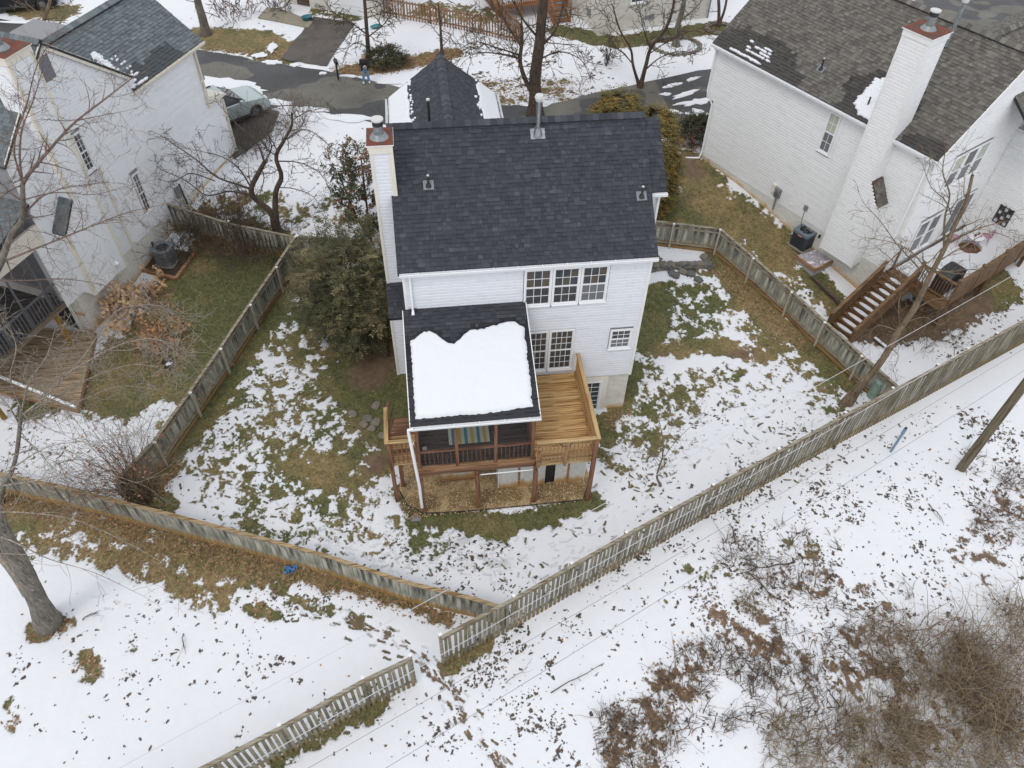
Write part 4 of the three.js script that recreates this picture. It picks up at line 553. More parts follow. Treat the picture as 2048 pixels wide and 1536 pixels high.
{
  const g = thing('wooden_deck', 'raised honey coloured plank deck with railings beside the snow covered porch roof', 'deck'), yf = 2.4, x0 = PX1 + 0.06, x1 = 5.18, z1 = 3.98, mats = [M.deckA, M.deckB, M.deckC, M.deckA];
  let i = 0; for (let z = 0.06; z < z1 - 0.05; z += 0.145, i++) mb().box(x0, x1, yf - 0.036, yf, z, z + 0.139).build('deck_board', mats[(i * 7 + (i >> 2)) % 4], g);
  mb().box(x0, x1 + 0.02, yf - 0.27, yf - 0.04, z1 - 0.04, z1 + 0.03).build('rim_joist', M.deckRail, g); mb().box(x1 - 0.02, x1 + 0.05, yf - 0.27, yf - 0.04, 0.06, z1 - 0.042).build('rim_joist', M.deckRailZ, g); for (let x = x0 + 0.3; x < x1 - 0.2; x += 0.41) mb().box(x, x + 0.04, yf - 0.25, yf - 0.04, 0.06, z1 - 0.045).build('joist', M.deckB, g);
  rail(g, V(x0 + 0.03, 0, z1), V(x1 + 0.02, 0, z1), yf, 3.39, { cap: M.deckRail, rail: M.deckRail, bal: M.worn }, { side: 0.05 });
  // the far side is boarded over on the inside
  rail(g, V(x1 + 0.02, 0, 0.12), V(x1 + 0.02, 0, z1), yf, 3.41, { cap: M.deckRailZ, rail: M.deckRailZ, bal: M.deckB }, { side: 0.02, pitch: 0.12 }); mb().box(x1 - 0.055, x1 - 0.02, yf, yf + 0.09, 0.06, z1 - 0.06).build('skirt_board', M.deckRailZ, g);
  for (const x of [x0 + 0.06, 4.12]) mb().box(x - 0.045, x + 0.045, yf - 0.32, 3.37, z1 + 0.03, z1 + 0.10).build('rail_post', M.worn, g);
  { const p = V(5.1, 0, 4.12), yy = terrain(p.x, p.z); mb().box(p.x - 0.07, p.x + 0.07, yy - 0.1, 3.36, p.z - 0.07, p.z + 0.07).build('support_post', M.stain, g); const q = V(x0 + 0.05, 0, 4.14); }
  mb().tube([V(3.9, 3.3, z1 + 0.05), V(3.98, 3.22, z1 + 0.09), V(4.1, 3.2, z1 + 0.1), V(4.22, 3.22, z1 + 0.09), V(4.32, 3.3, z1 + 0.05)], [0.014], 6).build('wire_hook', M.black, g);
  rebase(g, V(4.15, 0, 2), 0);
}
{
  const g = thing('stair_deck', 'narrow weathered landing with steps down beside the porch downspout', 'stairs'), yf = 2.36, x0 = -1.83, x1 = -0.95, z0 = 2.35, z1 = 3.40;
  let i = 0; for (let z = z0; z < z1 - 0.05; z += 0.145, i++) mb().box(x0, x1, yf - 0.036, yf, z, z + 0.138).build('deck_board', i % 3 ? M.worn : M.deckA, g);
  mb().box(x0, x1, yf - 0.27, yf - 0.04, z1 - 0.05, z1 + 0.02).build('rim_joist', M.deckRail, g); mb().box(x0 - 0.02, x0 + 0.04, yf - 0.27, yf - 0.04, z0, z1 - 0.052).build('rim_joist', M.deckRailZ, g);
  for (let k = 0; k < 9; k++) { const y = yf - 0.2 * (k + 1), z = z0 - 0.255 * (k + 1); if (y < 0.3) break; mb().box(x0 + 0.05, x1, y - 0.036, y, z, z + 0.27).build('tread', k % 2 ? M.worn : M.stainX, g); mb().box(x0 + 0.05, x1, y - 0.16, y - 0.037, z + 0.02, z + 0.04).build('riser', M.stainX, g); }
  for (const x of [x0 + 0.02, x1 - 0.05]) mb().beam(V(x, yf - 0.15, z0 + 0.1), V(x, 0.2, z0 - 2.5), 0.04, 0.25).build('stringer', M.stain, g);
  rail(g, V(x0, 0, z1), V(x1 + 0.05, 0, z1), yf, 3.37, { cap: M.deckRail, rail: M.deckRail, bal: M.stain }, { side: 0.045 }); rail(g, V(x0 - 0.01, 0, z1), V(x0 - 0.01, 0, 1.95), yf, 3.385, { cap: M.deckRailZ, rail: M.stain, bal: M.stain }, { side: 0.03 });
  mb().beam(V(x0, 3.3, 1.95), V(x0, 2.1, 0.4), 0.1, 0.04).build('stair_rail', M.stain, g); mb().beam(V(x0 + 0.12, 3.1, 2.2), V(x0 + 0.12, 1.9, 0.6), 0.04, 0.07).build('stair_rail', M.stain, g);
  for (const [x, z] of [[x0 + 0.05, z1 + 0.06], [x0 + 0.28, z1 - 0.55]]) { const yy = terrain(x, z); mb().box(x - 0.065, x + 0.065, yy - 0.1, z > z1 ? 3.3 : yf - 0.04, z - 0.065, z + 0.065).build('support_post', M.stain, g); }
  rebase(g, V(-1.4, 0, 3), 0);
}
// storage bays boarded in beneath the porch
{
  const panelTex = tex(256, 256, (u, v) => { const e = 0.30 + 0.35 * (tfbm(u, 0.2, 9, 1, 3) - 0.5), s = sstep(e + 0.14, e - 0.14, v), k = 0.85 + 0.1 * (tfbm(u, v, 20, 10, 3) - 0.5); return [lerp(k, 0.74, s), lerp(k, 0.58, s), lerp(k * 0.98, 0.38, s)]; }, true, [1, 1]); std('panel', [0.86, 0.86, 0.85], 0.75, { map: panelTex });
  const panel = (g, x0, x1, y0, y1, z) => { const geo = mb().box(x0, x1, y0, y1, z - 0.02, z).geo(), P = geo.attributes.position, U = geo.attributes.uv; for (let i = 0; i < P.count; i++) U.setXY(i, P.getX(i) * 0.6, (P.getY(i) - y0) / (y1 - y0) * 0.98 + 0.01); return part('panel', geo, M.panel, g); };
  const g = thing('storage_shed', 'white panelled storage bay with a dark doorway under the porch and plank deck', 'shed');
  const z = 3.36; for (const [a, b] of [[1.92, 2.62], [2.70, 3.22], [3.30, 3.62], [3.98, 4.42], [4.50, 5.08]]) panel(g, a, b, -0.06, 1.3, z); for (const [a, b] of [[2.62, 2.70], [3.22, 3.30], [4.42, 4.50]]) mb().box(a, b, -0.06, 1.95, z - 0.05, z + 0.012).build('stud', M.worn, g); mb().box(1.9, 5.1, 1.3, 1.42, z - 0.05, z - 0.001).build('header', M.white, g);
  mb().box(3.62, 3.98, -0.06, 1.3, z - 0.09, z - 0.07).build('door', M.black, g); mb().box(1.9, 1.92, -0.06, 1.42, 1.2, z).box(5.08, 5.1, -0.06, 1.42, 1.2, z).build('side_panel', M.white, g); mb().box(1.9, 5.1, -0.06, 1.38, 1.15, 1.19).build('back_panel', M.core, g); mb().box(1.9, 5.1, 1.43, 1.45, 1.2, z).build('lid', M.white, g);
  rebase(g, V(3.5, -0.03, 2.8), 0);
  const h = thing('storage_shed', 'low white two panel bay tucked behind the gravel under the porch', 'shed'); panel(h, -0.12, 0.48, 0.0, 1.2, 2.76); panel(h, 0.49, 1.10, 0.0, 1.2, 2.78); mb().box(-0.12, 1.1, 0.02, 1.18, 1.9, 2.73).build('box', M.white, h); mb().box(-0.13, 1.12, -0.05, 0.07, 2.79, 2.84).build('base_board', M.worn, h); rebase(h, V(0.5, 0, 2.5), 0);
}
{ // gravel and mulch bed under the deck, held by a black edging strip
  const gravelTex = tex(1024, 1024, (u, v) => { const c = vn(u * 190, v * 190), c2 = vn(u * 90 + 7, v * 90), f = fbm(u * 5, v * 5, 3), k = 0.75 + 0.5 * c + 0.2 * (c2 - 0.5), d = sstep(0.45, 0.65, f); return [lerp(0.70, 0.52, d) * k, lerp(0.60, 0.43, d) * k, lerp(0.45, 0.29, d) * k]; }, true, [1 / 3, 1 / 3]);
  std('gravel', [1, 1, 1], 0.95, { map: gravelTex, ...bumpF(0.02) });
  const edge = [[800, 985], [815, 1012], [850, 1028], [900, 1026], [957, 1022], [1070, 1011], [1165, 1001], [1180, 960]].map(([u, v]) => { const p = G(u, v); return [p.x, p.z]; });
  sheet('gravel_bed', [...edge, [5.1, 0.1], [-1.5, 0.1]], M.gravel, 0.045);
  const g = thing('garden_edging', 'thin black plastic strip holding the gravel bed under the deck', 'edging'), pts = edge.map(([x, z]) => V(x, terrain(x, z) + 0.06, z)); mb().tube(pts, [0.022], 6, true).build('strip', M.black, g);
  const r = RNG(5), s = mb(); const cols = [[0.44, 0.34, 0.21], [0.36, 0.26, 0.14], [0.5, 0.41, 0.28], [0.26, 0.18, 0.10]]; std('chip', [1, 1, 1], 0.9, { vertexColors: true }); const inst = new THREE.InstancedMesh(new THREE.IcosahedronGeometry(0.028, 0), std('pebble', [1, 1, 1], 0.9), 4200), d = new THREE.Object3D(), c = new THREE.Color(); let n = 0; while (n < 4200) { const x = lerp(-1.6, 5.2, r()), z = lerp(0.5, 4.25, r()); if (z > 4.05 && r() < 0.5) { n += 0; } d.position.set(x, terrain(x, z) + 0.055, z); d.rotation.set(r() * 6, r() * 6, r() * 6); d.scale.set(0.6 + r(), 0.4 + 0.4 * r(), 0.6 + r()); d.updateMatrix(); inst.setMatrixAt(n, d.matrix); const q = cols[r() * 4 | 0]; inst.setColorAt(n, c.setRGB(...q)); n++; } inst.name = 'pebbles'; inst.userData.kind = 'stuff'; shadowed(inst); scene.add(inst); tag(inst, 'loose tan pebbles strewn over the bed below the deck', 'gravel');
}
// ---------------------------------------------------------------- the neighbour on the right
const AX = V(0.479, 0, 0.878).normalize(), BX = V(0.878, 0, -0.479).normalize();   // along its side wall; into the house
{
  const g = thing('house', 'white sided house with brown shingle roof and tall white chimney beside a snowy deck', 'house'), O = V(14.43, 0, -14.59);
  const W = new Wall(O.x, O.z, -BX.x, -BX.z), L = 11.2, D = 7.6, ye = 7.55, Q = (s, b, y) => O.clone().addScaledVector(AX, s).addScaledVector(BX, b).setY(y);
  const yb = 2.1;
  const prism = (s0, s1, b0, b1, y0, y1) => mb().hexa([Q(s0, b0, y0), Q(s1, b0, y0), Q(s1, b1, y0), Q(s0, b1, y0), Q(s0, b0, y1), Q(s1, b0, y1), Q(s1, b1, y1), Q(s0, b1, y1)]);
  const yR = 7.72 + (D / 2 + 0.25) * SL;
  prism(0, L - 0.02, 0.03, D, yb, 7.6).build('wall', M.core, g); { const m = mb(); m.hexa([Q(0.1, 0.1, 7.6), Q(L - 0.05, 0.1, 7.6), Q(L - 0.05, D - 0.1, 7.6), Q(0.1, D - 0.1, 7.6), Q(0.1, D / 2 - 0.01, yR - 0.25), Q(L - 0.05, D / 2 - 0.01, yR - 0.25), Q(L - 0.05, D / 2, yR - 0.25), Q(0.1, D / 2, yR - 0.25)]).build('gable', M.core, g); }
  prism(-0.5, 0.02, 0.0, D, 5.0, 7.6).build('wall', M.sidingRight, g);
  prism(0.05, L - 0.05, 0.06, D, -0.5, yb + 0.01).build('foundation', M.footing, g); footing(W, g, 0.03, L - 0.03, yb, 0.0);
  const holes = [[6.14, 6.82, 5.50, 7.42], [8.25, 9.42, 5.0, 8], [8.25, 10.05, 1.7, 5.0]];
  siding(W, g, yb, 7.5, (y) => [y > 5.05 ? -0.42 : 0.08, L - 0.08], M.sidingRight, holes);
  slat(W, g, 'corner_board', 0, 0.08, yb, 5.1, -0.03, 0.03, M.white); slat(W, g, 'corner_board', -0.5, -0.42, 5.1, 7.5, -0.03, 0.03, M.white); slat(W, g, 'corner_board', L - 0.08, L, yb, 7.5, -0.03, 0.03, M.white); slat(W, g, 'frieze_board', -0.5, L, 7.5, 7.66, -0.02, 0.05, M.white);
  windowUnit(W, g, 6.17, 6.79, 5.53, 7.39, { cols: 2, rows: 2, up: M.glassPale, low: M.glassDim, label: 'narrow window with a pale blind in its upper sash' }); slat(W, g, 'shutter_panel', 6.80, 6.98, 5.45, 7.42, 0, 0.03, M.sidingRight);
  // rear wall with gable
  const R = new Wall(Q(L, 0, 0).x, Q(L, 0, 0).z, AX.x, AX.z); siding(R, g, yb - 0.05, yR - 0.2, (y) => y < 7.6 ? [0.08, D] : [0.08 + (y - 7.6) / SL, D - (y - 7.6) / SL], M.sidingRight, [[1.55, 4.2, 5.55, 7.2], [1.3, 3.05, 2.25, 4.1], [3.75, 5.4, 2.1, 4.3]]); slat(R, g, 'corner_board', 0, 0.08, yb - 0.05, 7.6, -0.03, 0.03, M.white);
  for (let k = 0; k < 3; k++) windowUnit(R, g, 1.6 + k * 0.86, 1.6 + k * 0.86 + 0.84, 5.6, 7.15, { cols: 1, rows: 1, up: [M.glassPale, M.glass][k % 2], low: M.glassDim }); for (let k = 0; k < 2; k++) windowUnit(R, g, 1.34 + k * 0.86, 1.34 + k * 0.86 + 0.84, 2.3, 4.05, { cols: 1, rows: 1, up: M.glassDim, low: M.glassDim });
  { const d = windowUnit(R, g, 3.8, 5.35, 2.14, 4.25, { single: true, cols: 2, rows: 1, sill: false, label: 'dark sliding glass door onto the snowy deck' }); d.name = 'patio_door'; }
  { // wing that steps out at the far end of the rear wall
    const b0 = 6.1; prism(L, L + 2.6, b0 + 0.02, D + 2.5, yb - 0.1, 7.0).build('wall', M.sidingRight, g); const w2 = new Wall(Q(L, b0, 0).x, Q(L, b0, 0).z, -BX.x, -BX.z); siding(w2, g, yb - 0.05, 6.9, () => [0.02, 2.6], M.sidingRight); }
  // roof
  const A = Q(-0.62, -0.25, 7.72), len = L + 0.62 + 0.18, half = D / 2 + 0.25, rise = half * SLn, v = BX.clone().setY(SL).normalize(), yRi = 7.72 + half * SL; const n = AX.clone().cross(v).normalize();
  { const q = [Q(-0.62, -0.25, 7.72), Q(L + 0.18, -0.25, 7.72), Q(L + 0.18, D / 2, yRi), Q(-0.62, D / 2, yRi)], d = q.map((p) => p.clone().add(V(0, -0.13, 0))); mb().hexa([...d, ...q]).build('roof', M.deckFelt, g); const q2 = [Q(L + 0.18, D + 0.25, 7.72), Q(-0.62, D + 0.25, 7.72), Q(-0.62, D / 2, yRi), Q(L + 0.18, D / 2, yRi)], d2 = q2.map((p) => p.clone().add(V(0, -0.13, 0))); mb().hexa([...d2, ...q2]).build('roof', M.deckFelt, g); }
  const wet = (s, t) => { const e = 0.5 * (fbm(s * 2, t * 2, 2) - 0.5); return Math.hypot((s - 2.3) / 2.1, (t - 0.45) / 0.95) < 1 + e || Math.hypot((s - 8.4) / 1.7, (t - 0.9) / 1.25) < 1 + e || Math.hypot((s - 11.3) / 1.0, t / 0.8) < 1 + e || (t < 0.5 && s < 5); };
  shingles(g, A, AX, v, len, rise, PAL.right, { seed: 51, wet });
  shingles(g, Q(L + 0.18, D + 0.25, 7.72), AX.clone().negate(), BX.clone().negate().setY(SL).normalize(), len, rise, PAL.right, { seed: 52 });
  ridgeCap(g, Q(-0.62, D / 2, yRi + 0.07), Q(L + 0.18, D / 2, yRi + 0.07), PAL.right, 0.17, 5); gutter(g, Q(-0.62, -0.25, 7.69), Q(L + 0.18, -0.25, 7.69), BX.clone().negate(), M.vinyl); mb().beam(Q(-0.62, -0.17, 7.60), Q(L + 0.18, -0.17, 7.60), 0.14, 0.17).build('fascia', M.white, g);
  mb().beam(Q(L + 0.18, -0.25, 7.64), Q(L + 0.18, D / 2, yRi - 0.08), 0.03, 0.18).build('rake_board', M.white, g);
  // cross gable roof that runs off to the far side
  { const s0 = 9.2, yy = yRi - 0.25, a = Q(s0, D / 2 + 0.3, yy + 0.07), b = Q(s0, D + 7, yy + 0.07); for (const sg of [-1, 1]) { const e = 3.6, q = [Q(s0 + sg * e, D / 2 + 0.3, yy - e * SL), Q(s0 + sg * e, D + 7, yy - e * SL), Q(s0, D + 7, yy), Q(s0, D / 2 + 0.3, yy)]; const d = q.map((p) => p.clone().add(V(0, -0.13, 0))); mb().hexa(sg > 0 ? [...d, ...q] : [...d.reverse(), ...q.reverse()]).build('roof', M.deckFelt, g); const uu = sg > 0 ? BX.clone() : BX.clone().negate(), vv = AX.clone().multiplyScalar(-sg).setY(SL).normalize(), AA = sg > 0 ? q[0] : q[3]; shingles(g, sg > 0 ? Q(s0 + e, D / 2 + 0.3, yy - e * SL) : Q(s0 - e, D + 7, yy - e * SL), uu, vv, D / 2 + 6.7, e * SLn, PAL.right, { seed: 55 + sg }); } ridgeCap(g, a, b, PAL.right, 0.17, 6); prism(s0 - 3.3, s0 + 3.3, D, D + 6.8, 1, yy - 3.6 * SL).build('wall', M.sidingRight, g); }
  roofVent(g, A, AX, v, n, 5.35, 1.1, 0.45); { const p = A.clone().addScaledVector(AX, 8.15).addScaledVector(v, 0.62); mb().tube([p, p.clone().add(V(0, 0.4, 0))], [0.035], 8, true).build('vent_pipe', M.blackMetal, g); }
  // chimney chase
  { const c0 = 8.3, c1 = 9.42, c2 = 10.05, off = 0.66, yT = 11.75, C = new Wall(W.P(0, 0, off).x, W.P(0, 0, off).z, -BX.x, -BX.z); prism(c0, c1, -off + 0.02, 0.45, 5.0, yT).build('chimney', M.sidingRight, g); prism(c0, c2, -off + 0.02, 0.1, 1.8, 4.9).build('chimney', M.sidingRight, g);
    siding(C, g, 1.82, yT - 0.22, (y) => [c0 + 0.07, (y < 5.05 ? c2 : y < 5.95 ? lerp(c2, c1, (y - 5.05) / 0.9) : c1) - 0.08], M.sidingRight); slat(C, g, 'corner_board', c0, c0 + 0.07, 1.8, yT, -0.05, 0.03, M.white); slat(C, g, 'corner_board', c1 - 0.08, c1, 5.95, yT, -0.05, 0.03, M.white); slat(C, g, 'corner_board', c2 - 0.08, c2, 1.8, 5.05, -0.05, 0.03, M.white); slat(C, g, 'frieze_board', c0 - 0.02, c1 + 0.02, yT - 0.22, yT, -0.05, 0.045, M.white);
    const E = new Wall(Q(c1, -off, 0).x, Q(c1, -off, 0).z, AX.x, AX.z); siding(E, g, 5.95, yT - 0.22, () => [0.09, off + 0.42], M.sidingRight); slat(E, g, 'corner_board', 0, 0.09, 5.95, yT, -0.05, 0.03, M.white); slat(E, g, 'frieze_board', -0.02, off + 0.45, yT - 0.22, yT, -0.05, 0.045, M.white); const E2 = new Wall(Q(c2, -off, 0).x, Q(c2, -off, 0).z, AX.x, AX.z); siding(E2, g, 1.82, 5.05, () => [0.09, off], M.sidingRight); slat(E2, g, 'corner_board', 0, 0.09, 1.8, 5.05, -0.05, 0.03, M.white);
    const vv = AX.clone().multiplyScalar(-(c2 - c1)).setY(0.9), k = vv.length(); vv.normalize(); { const q = [Q(c2 + 0.04, -off, 5.0), Q(c2 + 0.04, 0, 5.0), Q(c1, 0, 5.94), Q(c1, -off, 5.94)], d = q.map((p) => p.clone().add(V(0, -0.06, 0))); mb().hexa([...d, ...q]).build('roof', M.rust, g); g.userData.shingleQuota = 60; shingles(g, Q(c2 + 0.06, -off - 0.02, 5.0), BX, vv, off + 0.02, k, PAL.right, { seed: 58 }); }
    prism(c0 - 0.08, c1 + 0.08, -off - 0.08, 0.52, yT, yT + 0.035).build('cap_rim', M.white, g); prism(c0 - 0.07, c1 + 0.07, -off - 0.07, 0.5, yT + 0.037, yT + 0.05).build('chimney_cap', M.rust, g); flue(g, Q(8.86, -0.1, yT + 0.05), 0.15, 0.36, 0.19); }
  { const p = Q(8.35, 2.9, 10.2); mb().cyl(p, 0.08, 0.08, 1.7, 14).build('furnace_flue', M.galv, g); mb().cyl(p.clone().add(V(0, 1.7, 0)), 0.13, 0.13, 0.12, 16).build('flue_cap', M.whiteMetal, g); }
  // meters, pipes and vents on the side wall
  slat(W, g, 'meter_box', 4.62, 4.82, 2.55, 2.95, 0.02, 0.14, M.cream); slat(W, g, 'meter_box', 4.85, 5.15, 2.40, 2.85, 0.02, 0.16, M.lead); { const m = mb().add(new THREE.CylinderGeometry(0.11, 0.11, 0.09, 18).rotateX(Math.PI / 2)).build('meter', M.steel, g); W.put(m, 5.0, 2.62, 0.2); } mb().beam(W.P(5.0, 2.4, 0.08), W.P(5.0, 1.7, 0.08), 0.06, 0.06).build('conduit', M.lead, g); slat(W, g, 'meter_box', 6.55, 6.73, 2.62, 2.84, 0.02, 0.1, M.lead); mb().tube([W.P(6.64, 2.62, 0.06), W.P(6.66, 2.3, 0.1), W.P(6.75, 2.0, 0.2), W.P(6.9, 1.9, 0.3)], [0.012], 6).build('cable', M.black, g); slat(W, g, 'outlet_box', 5.78, 5.9, 2.38, 2.5, 0.02, 0.06, M.white); slat(W, g, 'hose_tap', 7.75, 7.82, 1.75, 1.9, 0.0, 0.1, M.black);
  // downspouts
  mb().tube([W.P(-0.5, 7.55, 0.2), W.P(-0.46, 7.35, 0.06), W.P(-0.46, 5.35, 0.06), W.P(0.0, 4.85, 0.07), W.P(0.02, 2.3, 0.07), W.P(0.0, 1.95, 0.15), W.P(-0.5, 1.85, 0.6)], [0.05], 8, true).build('downspout', M.vinyl, g); mb().beam(W.P(L - 0.2, 7.55, 0.1), W.P(L - 0.2, 2.4, 0.1), 0.08, 0.06).build('downspout', M.vinyl, g);
  { const frame = thing('wall_art', 'dark metal lattice panel hung on the white wall above the bistro table', 'decoration'); const b0 = 6.1, w2 = new Wall(Q(L, b0, 0).x, Q(L, b0, 0).z, -BX.x, -BX.z), m = mb(); for (let i = 0; i < 4; i++) m.box(i * 0.27, i * 0.27 + 0.07, 0, 1.1, 0, 0.03); for (let j = 0; j < 5; j++) m.box(0, 0.86, j * 0.26, j * 0.26 + 0.05, 0.031, 0.05); for (let i = 0; i < 3; i++) for (let j = 0; j < 4; j++) if ((i + j) % 2) m.box(i * 0.27 + 0.05, i * 0.27 + 0.27, j * 0.26 + 0.05, j * 0.26 + 0.26, 0.005, 0.02); const lm = m.build('lattice', M.blackMetal, frame); lm.scale.set(0.75, 0.8, 1); w2.put(lm, 1.0, 2.9, 0.03); rebase(frame, w2.P(1.4, 2.9, 0.03), 0); }
  rebase(g, Q(L / 2, D / 2, 1), Math.atan2(-AX.z, AX.x));
  // snow patches on this roof
  const roofSnow = (blobs, name, label, seed) => { const r = RNG(seed), m = mb(), P = (s, t, h) => A.clone().addScaledVector(AX, s).addScaledVector(v, t).addScaledVector(n, 0.03 + h); for (const [s, t, ws, wt] of blobs) { const N = 14, ring = [], top = []; for (let i = 0; i < N; i++) { const a = i / N * 6.283, k = 0.75 + 0.4 * r(); ring.push(P(s + ws * k * Math.cos(a), t + wt * k * Math.sin(a), -0.005)); top.push(P(s + ws * k * 0.72 * Math.cos(a), t + wt * k * 0.72 * Math.sin(a), 0.04)); } const c = P(s, t, 0.05); for (let i = 0; i < N; i++) { const j = (i + 1) % N; m.quad(ring[i], ring[j], top[j], top[i]); m.tri(top[i], top[j], c); } } const o = thing(name, label, 'snow', P(blobs[0][0], blobs[0][1], 0)); m.build('snow_sheet', M.snow, o).position.copy(o.position).negate(); };
  const r = RNG(8), b1 = [], b2 = []; for (let i = 0; i < 9; i++) b1.push([1.1 + i * 0.2, 0.12 + 0.03 * r(), 0.14 + 0.06 * r(), 0.06 + 0.02 * r()]); for (let j = 0; j < 4; j++) for (let i = 0; i < 6; i++) if (r() < 0.78) b1.push([1.8 + i * 0.22 + 0.1 * r() - j * 0.06, 0.4 + j * 0.145, 0.12 + 0.07 * r(), 0.06]); for (let j = 0; j < 12; j++) for (let i = 0; i < 6; i++) { const s = 8.72 - i * 0.2, t = 0.25 + j * 0.145; if (s > 7.5 + Math.abs(j - 6) * 0.13 - 0.3 && s > 7.6) b2.push([s + 0.08 * r(), t, 0.18 + 0.05 * r(), 0.12]); }
  roofSnow(b1, 'roof_snow', 'broken snow patch near the eave corner of the brown shingle roof', 3); roofSnow(b2, 'roof_snow', 'snow drift lying against the tall white chimney chase on the brown roof', 4);
}
// ---------------------------------------------------------------- the neighbour on the left
const AL = V(-0.437, 0, 0.9).normalize(), NL = V(0.9, 0, 0.437).normalize(), OL = V(-9.29, 0, -17.3);
const QL = (s, b, y) => OL.clone().addScaledVector(AL, s).addScaledVector(NL, -b).setY(y);
{
  const g = thing('house', 'pale grey sided house with slate coloured roof and cream trim behind bare branches', 'house');
  const W = new Wall(OL.x, OL.z, NL.x, NL.z), yb = 2.0, D = 8.6, s1 = 12.0, sp = 8.55, yp = 11.12, k = 0.82, mat = M.sidingLeft;
  const prism = (a0, a1, b0, b1, y0, y1) => mb().hexa([QL(a1, b0, y0), QL(a0, b0, y0), QL(a0, b1, y0), QL(a1, b1, y0), QL(a1, b0, y1), QL(a0, b0, y1), QL(a0, b1, y1), QL(a1, b1, y1)]);
  prism(1.02, s1, 0.03, D, yb, 7.7).build('wall', M.core, g); prism(0, 1.02, 0.03, 6, yb, 4.9).build('wall', M.core, g); prism(5.12, s1, 0.03, D, 7.7, 8.2).build('wall', M.core, g); mb().hexa([QL(s1, 0.03, 8.2), QL(5.12, 0.03, 8.2), QL(5.12, D, 8.2), QL(s1, D, 8.2), QL(sp + .01, 0.03, yp - 0.1), QL(sp - .01, 0.03, yp - 0.1), QL(sp - .01, D, yp - 0.1), QL(sp + .01, D, yp - 0.1)]).build('gable', M.core, g);
  prism(0.05, s1 - 0.02, 0.05, D, -0.6, yb).build('foundation', M.footing, g); footing(W, g, -s1 + 0.02, -0.02, yb, 0.0);
  const rk = (y) => (y - 8.28) / k; const holes = [[-8.95, -8.40, 6.05, 7.80], [-6.98, -6.46, 2.78, 4.80], [-9.25, -8.40, 10.0, 10.75]];
  siding(W, g, yb, yp - 0.15, (y) => y < 4.92 ? [-12.45, -0.08] : y < 7.68 ? [-s1 + 0.0, -1.1] : y < 8.28 ? [-s1, -5.15] : [-s1 + rk(y) + 0.05, -5.15 - rk(y) - 0.05], mat, holes);
  slat(W, g, 'corner_board', -0.08, 0, yb, 4.92, -0.03, 0.03, M.cream); slat(W, g, 'corner_board', -1.1, -1.02, 4.92, 7.68, -0.03, 0.03, M.cream); slat(W, g, 'corner_board', -12.5, -12.42, yb, 4.94, -0.03, 0.03, M.white); slat(W, g, 'frieze_board', -5.2, -1.02, 7.55, 7.72, 0.018, 0.05, M.cream); slat(W, g, 'belt_board', -8.36, -8.22, 1.0, 6.0, 0.018, 0.045, M.cream);
  prism(s1, 12.48, 0.03, 0.3, yb, 4.94).build('wall', mat, g);
  windowUnit(W, g, -8.92, -8.43, 6.10, 7.76, { cols: 2, rows: 3, up: [M.glass, M.glassDim], low: M.glass, mat: M.vinyl }); slat(W, g, 'shutter_panel', -9.02, -8.93, 6.0, 7.85, 0.0, 0.05, M.cream); windowUnit(W, g, -6.95, -6.49, 2.82, 4.76, { cols: 2, rows: 3, up: M.glassDim, low: M.glassBrown });
  { const m = mb().box(0, 0.82, 0, 0.72, 0, 0.02); for (let i = 0; i < 9; i++) m.hexa([V(0.04, 0.03 + i * 0.076, 0.05), V(0.78, 0.03 + i * 0.076, 0.05), V(0.78, 0.06 + i * 0.076, 0.021), V(0.04, 0.06 + i * 0.076, 0.021), V(0.04, 0.04 + i * 0.076, 0.055), V(0.78, 0.04 + i * 0.076, 0.055), V(0.78, 0.075 + i * 0.076, 0.025), V(0.04, 0.075 + i * 0.076, 0.025)]); W.put(m.build('gable_vent', M.lead, g), -9.24, 10.02, 0.004); }
  for (const sg of [-1, 1]) mb().beam(W.P(-sp, yp, 0.09), W.P(-sp + sg * 3.44, yp - 3.44 * k, 0.09), 0.04, 0.22).build('rake_board', M.cream, g);
  // roofs: rear wing, front wing with its ridge along the wall
  for (const sg of [-1, 1]) { const e = 3.55, hx = Math.hypot(1, k), q = sg > 0 ? [QL(sp + e, -0.12, yp - e * k), QL(sp + e, D, yp - e * k), QL(sp, D, yp), QL(sp, -0.12, yp)] : [QL(sp - e, D, yp - e * k), QL(sp - e, -0.12, yp - e * k), QL(sp, -0.12, yp), QL(sp, D, yp)]; const t = q.map((p) => p.clone().add(V(0, 0.10, 0))); const nn = t[1].clone().sub(t[0]).cross(t[2].clone().sub(t[0])); mb().hexa(nn.y > 0 ? [...q, ...t] : [...q.reverse(), ...t.reverse()]).build('roof', M.deckFelt, g);
    const uu = sg > 0 ? NL.clone() : NL.clone().negate(), vv = AL.clone().multiplyScalar(-sg).setY(k).normalize(); shingles(g, sg > 0 ? QL(sp + e, D, yp - e * k + 0.1) : QL(sp - e, -0.12, yp - e * k + 0.1), uu, vv, D + 0.12, e * hx, PAL.left, { seed: 70 + sg }); }
  ridgeCap(g, QL(sp, -0.12, yp + 0.17), QL(sp, D, yp + 0.17), PAL.left, 0.17, 11);
